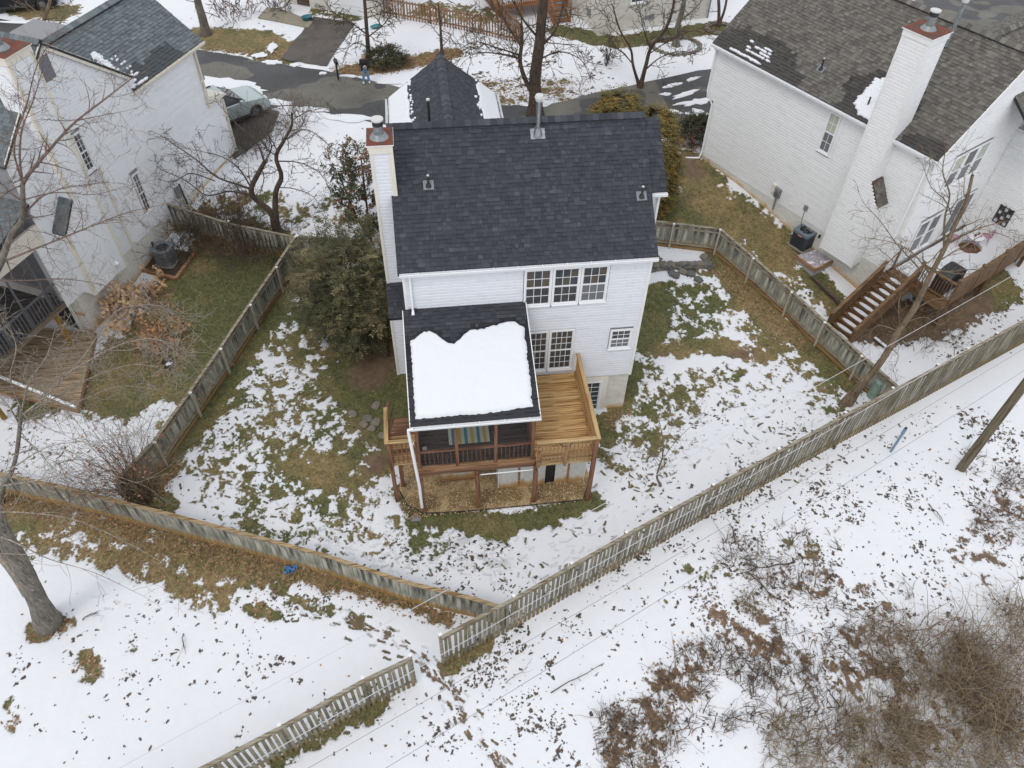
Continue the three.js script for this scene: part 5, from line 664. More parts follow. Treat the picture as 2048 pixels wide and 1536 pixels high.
  { const hw = 2.62, ye = 7.80, sA = 0.3, sB = 5.2, hx = Math.hypot(1, SL), v = NL.clone().negate().setY(SL).normalize(); const q = [QL(sB, -0.12, ye), QL(sA, -0.12, ye), QL(sA, hw - 0.12, ye + hw * SL), QL(sB, hw - 0.12, ye + hw * SL)], d = q.map((p) => p.clone().add(V(0, -0.12, 0))); mb().hexa([...d, ...q]).build('roof', M.deckFelt, g); g.userData.shingleQuota = 300; { const sv = (y) => sp - (yp + 0.1 - y) / k, yt = ye + hw * SL, top = Math.min(7.4, sv(yt)), b0 = (yp - (sp - 5.2) * k - ye) / SL, q3 = [QL(5.2, b0 - 0.12, ye + b0 * SL), QL(5.2, hw - 0.12, yt), QL(top, hw - 0.12, yt)], m3 = mb(); m3.tri(...q3); for (let i = 0; i < 3; i++) { const a = q3[i], b = q3[(i + 1) % 3]; m3.quad(a, b, b.clone().add(V(0, -0.12, 0)), a.clone().add(V(0, -0.12, 0))); } m3.build('roof', M.deckFelt, g); shingles(g, QL(top, -0.12, ye), AL.clone().negate(), v, top - 5.2, hw * hx, PAL.left, { seed: 78, span: (t) => { const e = top - sv(ye + t * SL / hx); return e > top - 5.2 - 0.05 ? null : [Math.max(0, e), top - 5.2]; } }); }
    shingles(g, QL(sB, -0.12, ye), AL.clone().negate(), v, sB - sA, hw * hx, PAL.left, { seed: 75, wet: (s, t) => t < 0.55 + 0.4 * fbm(s * 2, 3, 2) && s < 3.4 });
    
    const q2 = [QL(sA, 2 * hw - 0.12, ye), QL(sB, 2 * hw - 0.12, ye), QL(sB, hw - 0.12, ye + hw * SL), QL(sA, hw - 0.12, ye + hw * SL)], d2 = q2.map((p) => p.clone().add(V(0, -0.12, 0))); mb().hexa([...d2, ...q2]).build('roof', M.deckFelt, g); shingles(g, q2[0], AL.clone(), NL.clone().setY(SL).normalize(), sB - sA, hw * hx, PAL.left, { seed: 76 });
    ridgeCap(g, QL(sA, hw - 0.12, ye + hw * SL + 0.07), QL(sB + 1.7, hw - 0.12, ye + hw * SL + 0.07), PAL.left, 0.2, 12); gutter(g, QL(sB, -0.12, ye - 0.03), QL(sA, -0.12, ye - 0.03), NL, M.cream); mb().beam(QL(sB, -0.05, ye - 0.12), QL(sA, -0.05, ye - 0.12), 0.12, 0.17).build('fascia', M.cream, g); prism(1.05, 5.1, 0.1, 2 * hw - 0.3, 7.0, ye - 0.1).build('wall', mat, g); }
  { const q = [QL(1.1, -0.15, 4.95), QL(-0.25, -0.15, 4.95), QL(-0.25, 5.5, 4.95), QL(1.1, 5.5, 4.95)], t = [QL(1.1, -0.15, 5.5), QL(-0.25, -0.15, 5.02), QL(-0.25, 5.5, 5.02), QL(1.1, 5.5, 5.5)]; mb().hexa([...q, ...t]).build('pent_roof', M.cream, g); }
  mb().beam(W.P(-1.0, 7.6, 0.1), W.P(-1.0, 5.0, 0.1), 0.08, 0.07).build('downspout', M.cream, g); mb().beam(W.P(0.03, 4.8, 0.06), W.P(0.03, 2.0, 0.06), 0.08, 0.07).build('downspout', M.cream, g);
  // chimney chase with a shoulder
  { const off = 0.6, c0 = 9.45, c1 = 10.55, c2 = 11.5, yT = 11.6, C = new Wall(W.P(0, 0, off).x, W.P(0, 0, off).z, NL.x, NL.z); prism(c0, c1, -off + 0.02, 0.5, 5.0, yT).build('chimney', mat, g); prism(c0, c2, -off + 0.02, 0.1, 2.0, 4.98).build('chimney', mat, g); siding(C, g, 2.02, yT - 0.25, (y) => [-(y < 5.1 ? c2 : y < 6.1 ? lerp(c2, c1, (y - 5.1)) : c1) + 0.09, -c0 - 0.09], mat); slat(C, g, 'corner_board', -c0 - 0.13, -c0, 2.0, yT, -0.05, 0.03, M.cream); slat(C, g, 'corner_board', -c1, -c1 + 0.13, 6.1, yT, -0.05, 0.03, M.cream); slat(C, g, 'corner_board', -c2, -c2 + 0.12, 2.0, 5.1, -0.05, 0.03, M.cream); slat(C, g, 'frieze_board', -c1 - 0.02, -c0 + 0.02, yT - 0.26, yT, -0.05, 0.045, M.cream);
    const E = new Wall(QL(c1, -off, 0).x, QL(c1, -off, 0).z, AL.x, AL.z); siding(E, g, 6.1, yT - 0.25, () => [-off - 0.42, -0.1], mat); slat(E, g, 'corner_board', -0.12, 0, 6.1, yT, -0.05, 0.03, M.cream); slat(E, g, 'frieze_board', -off - 0.45, 0.02, yT - 0.26, yT, -0.05, 0.045, M.cream); const E2 = new Wall(QL(c2, -off, 0).x, QL(c2, -off, 0).z, AL.x, AL.z); siding(E2, g, 2.02, 5.1, () => [-off, -0.1], mat); slat(E2, g, 'corner_board', -0.12, 0, 2.0, 5.1, -0.05, 0.03, M.cream);
    const q = [QL(c2 + 0.03, 0, 5.08), QL(c2 + 0.03, -off - 0.02, 5.08), QL(c1, -off - 0.02, 6.08), QL(c1, 0, 6.08)], d = q.map((p) => p.clone().add(V(0, -0.07, 0))); const vv = q[2].clone().sub(q[1]), kk = vv.length(); vv.normalize(); const flip = q[1].clone().sub(q[0]).cross(q[2].clone().sub(q[0])).y > 0; mb().hexa(flip ? [...d, ...q] : [...d.reverse(), ...q.reverse()]).build('roof', M.deckFelt, g); g.userData.shingleQuota = 40; shingles(g, QL(c2 + 0.05, 0, 5.09), NL, vv, off + 0.02, kk, PAL.left, { seed: 77 });
    prism(c0 - 0.08, c1 + 0.08, -off - 0.08, 0.55, yT, yT + 0.035).build('cap_rim', M.cream, g); prism(c0 - 0.07, c1 + 0.07, -off - 0.07, 0.54, yT + 0.037, yT + 0.05).build('chimney_cap', M.rust, g); flue(g, QL(10.05, 0.0, yT + 0.05), 0.16, 0.32, 0.2); }
  // screened porch at its back: flush with the side wall
  { const pa = 12.5, pb = 17.2, pd = 4.6; prism(pa, pb, 0.0, 0.12, 2.05, 2.3).build('porch_beam', M.worn2 ?? std('worn2', [0.27, 0.22, 0.18], 0.85, { map: woodTex }), g); prism(pa, pb, 0.12, pd, 2.05, 2.2).build('porch_floor', M.stainDark, g); prism(s1, pb, 0.02, 0.14, 4.94, 5.75).build('porch_header', M.cream, g); prism(pa + 0.1, pb, pd - 0.1, pd, 2.2, 5.0).build('porch_wall', M.core, g); prism(s1 + 0.02, s1 + 0.06, 0.3, pd, 2.2, 5).build('porch_wall', M.core, g);
    for (let s = pa + 0.55; s < pb; s += 1.1) prism(s - 0.03, s + 0.03, 0.02, 0.08, 2.3, 4.94).build('porch_post', M.lead, g); prism(pa, pb, 0.02, 0.09, 3.2, 3.27).build('porch_rail', M.lead, g); for (let s = pa + 0.12; s < pb; s += 0.16) prism(s - 0.015, s + 0.015, 0.04, 0.07, 2.3, 3.2).build('porch_baluster', M.lead, g); prism(pa, pb, 0.012, 0.016, 2.3, 4.94).build('porch_screen', M.screen, g);
    const q = [QL(pb + 0.2, pd + 0.2, 5.0), QL(pb + 0.2, -0.2, 5.0), QL(s1, -0.2, 6.75), QL(s1, pd + 0.2, 6.75)], d = q.map((p) => p.clone().add(V(0, -0.12, 0))); mb().hexa([...d, ...q]).build('porch_roof', M.deckFelt, g); const vv = q[2].clone().sub(q[1]), kk = vv.length(); vv.normalize(); g.userData.shingleQuota = 0; shingles(g, QL(pb + 0.2, pd + 0.2, 5.0), NL, vv, pd + 0.4, kk, PAL.left, { seed: 79 });
    const gy = terrain(QL(13.05, 0.1, 0).x, QL(13.05, 0.1, 0).z); prism(12.98, 13.13, 0.05, 0.2, gy - 0.1, 2.05).build('support_post', std('yellowWood', [0.42, 0.27, 0.06], 0.8, { map: woodTexY }), g); prism(pb - 0.2, pb - 0.05, 0.05, 0.2, -0.2, 2.05).build('support_post', M.yellowWood, g); prism(s1 + 0.0, s1 + 0.05, 0.6, 1.6, 0.05, 1.95).build('basement_door', M.black, g); prism(s1 + 0.0, s1 + 0.08, 0.48, 0.6, 0.0, 2.0).build('door_casing', M.white, g); }
  slat(W, g, 'meter_box', -4.9, -4.6, 2.3, 2.8, 0.02, 0.15, M.lead); mb().beam(W.P(-4.55, 2.9, 0.1), W.P(-4.45, 1.7, 0.1), 0.06, 0.06).build('conduit', M.blackMetal, g); mb().beam(W.P(-7.3, 1.55, 0.1), W.P(-7.35, 0.7, 0.12), 0.06, 0.06).build('conduit', M.blackMetal, g); { const m = mb().add(new THREE.SphereGeometry(0.11, 12, 8)).build('wall_lamp', M.vinyl, g); W.put(m, -9.95, 2.5, 0.02 + 0.62); }
  rebase(g, QL(6, 4, 1), Math.atan2(-AL.z, AL.x));
}
{ // snow along the lower rake of that roof
  const r = RNG(17), m = mb(), v = NL.clone().negate().setY(SL).normalize(), n = AL.clone().negate().cross(v).normalize(), P = (s, t, h) => QL(5.0 - s, -0.12, 7.8).addScaledVector(v, t).addScaledVector(n, 0.035 + h); const bl = []; for (let i = 0; i < 16; i++) bl.push([-0.1 + 0.05 * r(), 0.15 + i * 0.12, 0.18 + 0.12 * r(), 0.1]); for (let i = 0; i < 12; i++) bl.push([0.1 + 1.2 * r() * r(), 0.05 + 0.5 * r(), 0.1 + 0.1 * r(), 0.06]); for (let i = 0; i < 10; i++) bl.push([0.2 + 0.5 * r(), 0.5 + 1.0 * r(), 0.05 + 0.06 * r(), 0.05]);
  for (const [s, t, a, b] of bl) { const N = 12, ring = [], top = []; for (let i = 0; i < N; i++) { const c = i / N * 6.283, k = 0.7 + 0.5 * r(); ring.push(P(s + a * k * Math.cos(c), t + b * k * Math.sin(c), -0.01)); top.push(P(s + 0.7 * a * k * Math.cos(c), t + 0.7 * b * k * Math.sin(c), 0.04)); } const e = P(s, t, 0.055); for (let i = 0; i < N; i++) { const j = (i + 1) % N; m.quad(ring[i], ring[j], top[j], top[i]); m.tri(top[i], top[j], e); } }
  const o = thing('roof_snow', 'crust of snow along the gable edge of the slate coloured roof', 'snow', P(0, 0.5, 0)); m.build('snow_sheet', M.snow, o).position.copy(o.position).negate();
}
{ // wooden patio deck at the back of that house, white gutter pipe lying at its corner
  const g = thing('patio_deck', 'low brown plank patio behind the grey sided house under bare branches', 'deck'), a = G(195, 672), b = G(160, 828), c = G(-120, 760), d = G(-120, 640), y = Math.max(a.y, b.y) + 0.22; std('patio', [0.5, 0.39, 0.27], 0.85, { map: woodTex }); std('patioB', [0.55, 0.43, 0.3], 0.85, { map: woodTex });
  const n = 26; for (let i = 0; i < n; i++) { const p = (t, e, f) => e.clone().lerp(f, t); const q = [p(i / n, d, c), p(i / n, a, b), p((i + 0.94) / n, a, b), p((i + 0.94) / n, d, c)].map((e) => [e.x, e.z]); mb().prism(q, y - 0.04, y).build('plank', i % 3 ? M.patio : M.patioB, g); } mb().beam(a.clone().setY(y - 0.13), b.clone().setY(y - 0.13), 0.05, 0.17).beam(b.clone().setY(y - 0.13), c.clone().setY(y - 0.13), 0.05, 0.17).build('rim_board', M.worn, g);
  const k = V(0, 0, 0); rebase(g, a.clone().lerp(c, 0.5).setY(0), 0);
  const e = thing('gutter_pipe', 'white gutter pipe sloping down to the corner of the brown patio', 'pipe', b.clone()); const p0 = pxY(-20, 745, 1.6), p1 = b.clone().setY(y + 0.15); mb().tube([p0.clone().sub(b), p1.clone().sub(b)], [0.06], 8, true).build('pipe', M.vinyl, e);
}
// ---------------------------------------------------------------- air conditioners
function condenser(name, label, p, turn, h, w, body, trim, round) {
  const g = thing(name, label, 'air conditioner', p, turn); const sh = new THREE.Shape(), r = round, a = w / 2; sh.moveTo(-a + r, -a); sh.lineTo(a - r, -a); sh.quadraticCurveTo(a, -a, a, -a + r); sh.lineTo(a, a - r); sh.quadraticCurveTo(a, a, a - r, a); sh.lineTo(-a + r, a); sh.quadraticCurveTo(-a, a, -a, a - r); sh.lineTo(-a, -a + r); sh.quadraticCurveTo(-a, -a, -a + r, -a);
  const ext = (d, s) => new THREE.ExtrudeGeometry(sh, { depth: d, bevelEnabled: false, curveSegments: 6 }).rotateX(-Math.PI / 2).scale(s, 1, s);
  mb().add(ext(0.06, 1.16)).build('pad', M.concrete, g); mb().add(ext(h - 0.2, 0.93), new THREE.Matrix4().makeTranslation(0, 0.07, 0)).build('coil', M.black, g); const n = 15; for (let i = 0; i < n; i++) { const y = 0.10 + i * (h - 0.28) / n; mb().add(ext(0.026, 0.985), new THREE.Matrix4().makeTranslation(0, y, 0)).build('louver', body, g); }
  for (const [x, z] of [[-1, -1], [1, -1], [1, 1], [-1, 1]]) mb().add(new THREE.CylinderGeometry(r * 0.95, r * 0.95, h - 0.15, 10), new THREE.Matrix4().makeTranslation(x * (a - r * 0.95), h / 2 - 0.02, z * (a - r * 0.95))).build('corner_post', body, g);
  const top = new THREE.Shape(sh.getPoints(6)); const hole = new THREE.Path(); hole.absarc(0, 0, a * 0.74, 0, Math.PI * 2, true); top.holes.push(hole); mb().add(new THREE.ExtrudeGeometry(top, { depth: 0.12, bevelEnabled: true, bevelSize: 0.012, bevelThickness: 0.012, bevelSegments: 2, curveSegments: 24 }).rotateX(-Math.PI / 2), new THREE.Matrix4().makeTranslation(0, h - 0.13, 0)).build('top_cover', trim, g);
  const gr = mb(); for (let i = 1; i < 8; i++) gr.add(new THREE.TorusGeometry(a * 0.74 * i / 8, 0.005, 4, 32).rotateX(Math.PI / 2), new THREE.Matrix4().makeTranslation(0, h - 0.01, 0)); for (let i = 0; i < 8; i++) { const c = i / 8 * Math.PI * 2; gr.beam(V(0, h - 0.012, 0), V(Math.cos(c) * a * 0.74, h - 0.012, Math.sin(c) * a * 0.74), 0.01, 0.008); } gr.build('fan_grille', M.blackMetal, g);
  const fan = mb().cyl(V(0, h - 0.16, 0), 0.08, 0.08, 0.08, 14); for (let i = 0; i < 4; i++) { const c = i * Math.PI / 2 + 0.4; fan.hexa([0, 1, 2, 3].map((e) => { const ang = c + (e === 1 || e === 2 ? 0.5 : 0), rr = e > 1 ? a * 0.68 : 0.06; return V(Math.cos(ang) * rr, h - 0.15 + (ang > c ? 0.05 : 0), Math.sin(ang) * rr); }).concat([0, 1, 2, 3].map((e) => { const ang = c + (e === 1 || e === 2 ? 0.5 : 0), rr = e > 1 ? a * 0.68 : 0.06; return V(Math.cos(ang) * rr, h - 0.142 + (ang > c ? 0.05 : 0), Math.sin(ang) * rr); }))); } fan.build('fan', M.galv, g);
  return g;
}
std('acDark', [0.035, 0.043, 0.052], 0.45); std('acTop', [0.13, 0.16, 0.19], 0.45); std('acGrey', [0.26, 0.275, 0.30], 0.5, { map: T.mottle }); std('acRed', [0.45, 0.04, 0.05], 0.5);
{ const c = G(1596, 497), p = c.clone().addScaledVector(AX, -0.05).addScaledVector(BX, 0.25); p.y = terrain(p.x, p.z); const g = condenser('air_conditioner', 'dark blue grey air conditioner with round fan opening beside a gravel pad', p, Math.atan2(-AX.z, AX.x), 0.92, 0.86, M.acDark, M.acTop, 0.12); mb().box(-0.12, 0.16, 0.73, 0.80, 0.43, 0.445).build('badge', M.acRed, g); mb().box(-0.09, 0.13, 0.755, 0.775, 0.4451, 0.447).build('badge_bar', M.whiteMetal, g); mb().tube([V(0.1, 0.6, -0.44), V(0.12, 0.85, -0.62), V(0.15, 0.95, -0.8)], [0.03], 8).build('hose', M.black, g); }
{ const p = G(336, 524); const g = condenser('air_conditioner', 'silver grey air conditioner inside a timber edged bed by the grey house', p, Math.atan2(-AL.z, AL.x) + 0.2, 0.86, 0.80, M.acGrey, M.acGrey, 0.2); mb().tube([V(-0.3, 0.7, 0.3), V(-0.6, 0.75, 0.1), V(-0.8, 0.5, -0.2)], [0.025], 8).build('hose', M.whiteMetal, g);
  const t = thing('timber_edging', 'weathered square timbers framing the bed of the silver air conditioner', 'edging'), a = G(276, 540), b = G(353, 560), c = G(392, 508); for (const [u, v] of [[a, b], [b, c]]) mb().beam(u.clone().setY(u.y + 0.07), v.clone().setY(v.y + 0.07), 0.15, 0.16).build('timber', M.worn, t); rebase(t, b.clone(), 0); const L = sheet('leaf_bed', [a, b, c, G(300, 490)].map((q) => [q.x, q.z]), std('litter', [0.10, 0.07, 0.04], 0.95, { map: T.mottle }), 0.05); }
{ // raised gravel bed next to the dark air conditioner
  const g = thing('gravel_pad', 'rectangular timber framed pad of grey gravel dusted with snow beside the dark air conditioner', 'gravel pad'), c = [[1590, 520], [1627, 505], [1661, 533], [1624, 553]].map(([u, v]) => G(u, v)), y = Math.max(...c.map((q) => q.y)) + 0.18; std('greyGravel', [0.72, 0.70, 0.72], 0.95, { map: tex(256, 256, (u, v) => { const k = 0.45 + 0.6 * vn(u * 60, v * 60); const w = tfbm(u, v, 6, 6, 3) > 0.62 ? 1 : 0; return [lerp(k, 1, w), lerp(k * 0.98, 1, w), lerp(k, 1, w)]; }, true, [1, 1]), ...bumpF(0.02) });
  mb().prism(c.map((q) => [q.x, q.z]), y - 0.5, y).build('gravel', M.greyGravel, g); for (const [i, j] of [[0, 3], [3, 2]]) mb().beam(c[i].clone().setY(y - 0.06), c[j].clone().setY(y - 0.06), 0.09, 0.16).build('timber', M.worn, g); rebase(g, c[0].clone(), 0);
  const t = thing('timber_edging', 'dark landscape timber edging between lawn and house, running from the gravel pad to the stairs', 'edging'), a = G(1622, 556), b = G(1690, 622); mb().beam(a.clone().setY(a.y + 0.08), b.clone().setY(b.y + 0.08), 0.12, 0.16).build('timber', M.stainDark, t); rebase(t, a.clone(), 0);
}
// ---------------------------------------------------------------- snowy deck of the right-hand house
std('cedar', [0.23, 0.134, 0.065], 0.75, { map: woodTex }); std('cedarY', [0.218, 0.127, 0.065], 0.75, { map: woodTexY }); 
const RC = V(14.43, 0, -14.59).addScaledVector(AX, 11.2);               // rear corner of that house
const QD = (a, b, y) => RC.clone().addScaledVector(AX, a).addScaledVector(BX, b).setY(y);
{
  const g = thing('wooden_deck', 'snow covered red brown deck with solid board railing and stairs behind the white house', 'deck'), yf = 1.95, pr = (a0, a1, b0, b1, y0, y1) => mb().hexa([QD(a0, b0, y0), QD(a1, b0, y0), QD(a1, b1, y0), QD(a0, b1, y0), QD(a0, b0, y1), QD(a1, b0, y1), QD(a1, b1, y1), QD(a0, b1, y1)]);
  for (let b = 0.35; b < 12; b += 0.15) pr(0.05, 2.75, b, b + 0.144, yf - 0.04, yf).build('deck_board', M.cedar, g);
  pr(2.7, 2.76, 0.35, 12, yf - 0.3, yf - 0.042).build('rim_joist', M.cedar, g); pr(0.05, 2.7, 0.30, 0.36, yf - 0.3, yf - 0.042).build('rim_joist', M.cedar, g);
  const post = (a, b, y1 = 3.05, y0 = yf - 0.3) => { pr(a - 0.055, a + 0.055, b - 0.055, b + 0.055, y0, y1).build('post', M.cedarY, g); pr(a - 0.08, a + 0.08, b - 0.08, b + 0.08, y1, y1 + 0.03).build('post_cap', M.cedar, g); const c = QD(a, b, y1 + 0.03); mb().add(new THREE.ConeGeometry(0.1, 0.07, 4).rotateY(Math.PI / 4 + Math.atan2(-AX.z, AX.x)), new THREE.Matrix4().makeTranslation(c.x, c.y + 0.035, c.z)).build('post_finial', M.cedar, g); };
  // outer rail boarded solid
  for (let b = 0.85; b < 10.6; b += 1.75) post(2.75, b); for (let b = 0.9; b < 10.6; b += 0.145) pr(2.755, 2.78, b, b + 0.142, yf - 0.05, 2.88).build('rail_board', M.cedarY, g); mb().beam(QD(2.76, 0.85, 2.96), QD(2.76, 10.7, 2.96), 0.14, 0.04).build('rail_cap', M.cedar, g);
  post(0.0, 0.62); post(1.18, 0.62); mb().beam(QD(1.18, 0.62, 2.96), QD(2.76, 0.62, 2.96), 0.13, 0.04).build('rail_cap', M.cedar, g); mb().beam(QD(1.18, 0.62, 2.1), QD(2.76, 0.62, 2.1), 0.05, 0.09).build('bottom_rail', M.cedar, g); for (let a = 1.3; a < 2.7; a += 0.13) pr(a, a + 0.036, 0.6, 0.64, yf - 0.1, 2.93).build('baluster', M.cedarY, g);
  for (const b of [1.3, 4.4, 7.6, 10.4]) { const p = QD(2.6, b, 0), y = terrain(p.x, p.z); pr(2.53, 2.67, b - 0.07, b + 0.07, y - 0.1, yf - 0.3).build('support_post', M.cedarY, g); }
  // stairs
  const n = 11, run = 0.30, p0 = QD(0.6, 0.35, 0), base = terrain(QD(0.6, -3, 0).x, QD(0.6, -3, 0).z), rise = (yf - base) / (n + 1);
  for (let k = 0; k < n; k++) { const y = yf - rise * (k + 1), b = 0.35 - run * (k + 1); pr(0.02, 1.16, b, b + run + 0.02, y - 0.04, y).build('tread', M.cedar, g); pr(0.02, 1.16, b + 0.01, b + 0.03, y - rise + 0.005, y - 0.041).build('riser', M.cedarY, g); }
  const bE = 0.35 - run * n; for (const a of [-0.02, 1.2]) { mb().beam(QD(a, 0.45, yf - 0.15), QD(a, bE, base + 0.1), 0.045, 0.26).build('stringer', M.cedar, g); post(a, bE - 0.02, base + 1.05, base - 0.1); mb().beam(QD(a, 0.62, 2.96), QD(a, bE - 0.05, base + 1.02), 0.14, 0.04).build('rail_cap', M.cedar, g); for (let k = 0; k < 26; k++) { const t = (k + 0.5) / 26, b = lerp(0.55, bE, t), yt = lerp(2.93, base + 0.99, t); pr(a - 0.012, a + 0.012, b - 0.052, b + 0.052, yt - 0.82, yt).build('rail_board', M.cedarY, g); } }
  pr(0.2, 2.5, 5.0, 5.1, -0.2, 1.6).build('support_post', M.cedarY, g);
  rebase(g, QD(1.4, 4, 0.2), Math.atan2(-AX.z, AX.x));
  // snow on the deck with a thawed ring under the table
  const s = thing('deck_snow', 'smooth white snow covering the red brown deck floor', 'snow'), sh = new THREE.Shape(); const rng = RNG(6), pts = []; const ring = [[0.18, 0.75], [0.12, 10], [2.66, 10], [2.68, 0.75], [1.3, 0.7]]; ring.forEach(([a, b], i) => { const c = ring[(i + 1) % ring.length]; for (let k = 0; k < 14; k++) { const t = k / 14; pts.push(new THREE.Vector2(lerp(a, c[0], t) + (rng() - 0.5) * 0.05, lerp(b, c[1], t) + (rng() - 0.5) * 0.05)); } }); sh.setFromPoints(pts); const hole = new THREE.Path(); for (let i = 0; i < 20; i++) { const c = -i / 20 * 6.283, r = 0.48 * (0.92 + 0.16 * rng()), x = 1.15 + r * Math.cos(c), y = 4.75 + r * 1.15 * Math.sin(c); i ? hole.lineTo(x, y) : hole.moveTo(x, y); } hole.closePath(); sh.holes.push(hole); const e = new THREE.ExtrudeGeometry(sh, { depth: 0.05, bevelEnabled: true, bevelSize: 0.03, bevelThickness: 0.03, bevelSegments: 2 }); const mt = new THREE.Matrix4().makeBasis(AX, BX, UP).setPosition(QD(0, 0, yf + 0.03)); mb().add(e, mt).build('snow_sheet', M.snow, s); rebase(s, QD(1.4, 3, yf), 0);
  const s2 = thing('stair_snow', 'oblong strips of snow lying one on each stair tread of the red brown deck', 'snow'); for (let k = 0; k < n; k++) { const y = yf - rise * (k + 1), b = 0.35 - run * (k + 1) + 0.16, c = QD(0.58 + 0.04 * (rng() - .5), b, y + 0.012), w = k < 3 ? 0.3 : 0.46; mb().add(new THREE.SphereGeometry(1, 18, 8), new THREE.Matrix4().makeBasis(AX.clone().multiplyScalar(w), UP.clone().multiplyScalar(0.055), BX.clone().multiplyScalar(-0.105)).setPosition(c)).build('snow_strip', M.snow, s2); } rebase(s2, QD(0.6, -1, 1), 0);
}
{ // bistro set and covered grill on that deck
  std('pink', [0.42, 0.10, 0.20], 0.5); const c = QD(1.15, 4.75, 1.95), t = thing('bistro_table', 'round white topped bistro table with red candle jars standing on the snowy deck', 'table', c);
  mb().add(new THREE.LatheGeometry([[0, 0.70], [0.36, 0.70], [0.375, 0.715], [0.36, 0.73], [0, 0.735]].map((p) => new THREE.Vector2(...p)), 32)).build('table_top', M.snow, t); mb().add(new THREE.TorusGeometry(0.365, 0.012, 6, 32).rotateX(Math.PI / 2), new THREE.Matrix4().makeTranslation(0, 0.695, 0)).build('rim', M.pink, t); for (let i = 0; i < 4; i++) { const a = i * Math.PI / 2 + 0.3; mb().tube([V(0.1 * Math.cos(a), 0.69, 0.1 * Math.sin(a)), V(0.06 * Math.cos(a), 0.35, 0.06 * Math.sin(a)), V(0.3 * Math.cos(a), 0.0, 0.3 * Math.sin(a))], [0.013], 6).build('leg', i % 2 ? M.pink : M.whiteMetal, t); }
  for (const [x, z] of [[-0.08, 0.05], [0.14, -0.05]]) { const j = thing('candle_jar', 'small red candle jar standing on the white bistro table top', 'jar', c.clone().add(V(x, 0.735, z)), 0, 'jars on the bistro table'); mb().cyl(V(0, 0, 0), 0.045, 0.05, 0.09, 14).build('jar_body', M.acRed, j); mb().cyl(V(0, 0.09, 0), 0.05, 0.05, 0.012, 14).build('jar_rim', M.blackMetal, j); }
  const chair = (p, turn, label) => { const g = thing('bistro_chair', label, 'chair', p, turn); mb().add(new THREE.TorusGeometry(0.19, 0.012, 6, 24).rotateX(Math.PI / 2), new THREE.Matrix4().makeTranslation(0, 0.45, 0)).build('seat_ring', M.pink, g); for (let i = -4; i <= 4; i++) { const x = i * 0.042, z = Math.sqrt(0.19 * 0.19 - x * x); mb().beam(V(x, 0.45, -z), V(x, 0.45, z), 0.014, 0.008).build('seat_slat', M.pink, g); } for (const [x, z] of [[-1, -1], [1, -1], [1, 1], [-1, 1]]) mb().tube([V(x * 0.13, 0.45, z * 0.13), V(x * 0.18, 0, z * 0.18)], [0.011], 6).build('leg', M.pink, g); const arc = []; for (let i = 0; i <= 12; i++) { const a = i / 12 * Math.PI; arc.push(V(0.17 * Math.cos(a), 0.45 + 0.42 * Math.sin(a), -0.18 - 0.04 * Math.sin(a))); } mb().tube(arc, [0.012], 6).build('back_hoop', M.pink, g); mb().add(new THREE.TorusGeometry(0.09, 0.009, 6, 18), new THREE.Matrix4().makeTranslation(0, 0.68, -0.2)).add(new THREE.TorusGeometry(0.05, 0.009, 6, 14), new THREE.Matrix4().makeTranslation(0, 0.56, -0.2)).build('back_scroll', M.pink, g); };
  chair(QD(0.55, 4.3, 1.98), 0.9, 'pink wire bistro chair between the white table and the patio door'); chair(QD(1.3, 5.55, 1.98), -2.2, 'pink wire bistro chair between the white table and the deck rail end');
  const gp = QD(2.1, 1.35, 1.98), gr = thing('covered_grill', 'grill under a black cover standing on the snowy deck by the railing', 'grill', gp, Math.atan2(-BX.z, BX.x)); const prof = [[-0.62, 0], [-0.64, 0.55], [-0.6, 0.85], [-0.42, 1.0], [-0.2, 1.1], [0.2, 1.1], [0.42, 1.0], [0.6, 0.85], [0.64, 0.55], [0.62, 0]]; const s = new THREE.Shape(prof.map((p) => new THREE.Vector2(...p))); mb().add(new THREE.ExtrudeGeometry(s, { depth: 0.5, bevelEnabled: true, bevelSize: 0.05, bevelThickness: 0.07, bevelSegments: 3 }), new THREE.Matrix4().makeTranslation(0, 0, -0.25)).build('cover', M.black, gr); mb().beam(V(-0.68, 0.1, 0), V(0.68, 0.1, 0), 0.66, 0.02).build('hem_strap', M.rubber, gr);
  const dr = QD(0.1, 3.6, 1.97), pl = thing('plank', 'narrow board with snow lying on the ground below the deck stairs', 'plank'), a = G(1747, 679), b = G(1772, 699); mb().beam(a.clone().setY(a.y + 0.1), b.clone().setY(b.y + 0.1), 0.14, 0.04).build('board', M.stainDark, pl); mb().beam(a.clone().setY(a.y + 0.14), b.clone().setY(b.y + 0.14), 0.12, 0.03).build('snow_strip', M.snow, pl); rebase(pl, a.clone(), 0);
}
// ---------------------------------------------------------------- fences
const fenceTex = tex(1024, 512, (u, v) => { // u across many boards, v from ground to top; weathered grey with water streaks and clay on the feet
  const st = tfbm(u, v, 150, 4, 3), br = tfbm(u, v, 26, 2, 2), wet = sstep(0.48, 0.70, tfbm(u + 0.37, 0.3, 70, 1, 3)) * sstep(0.1, 0.85, v + 0.5 * (tfbm(u, 0.7, 90, 1, 2) - 0.5)), e = 0.16 + 0.34 * (tfbm(u, 0.5, 30, 1, 2) - 0.3), clay = sstep(e + 0.15, e - 0.1, v); let k = 0.50 + 0.34 * (st - 0.5) + 0.26 * (br - 0.5); k *= 1 - 0.52 * wet; const gr = sstep(0.5, 0.7, tfbm(u, v, 12, 5, 3)); return [lerp(k * 1.02, 0.56 + 0.2 * (st - 0.5), clay * 0.9), lerp(k * (1 + 0.03 * gr), 0.43 + 0.2 * (st - 0.5), clay * 0.9), lerp(k * 0.93, 0.24 + 0.15 * (st - 0.5), clay * 0.9)]; });
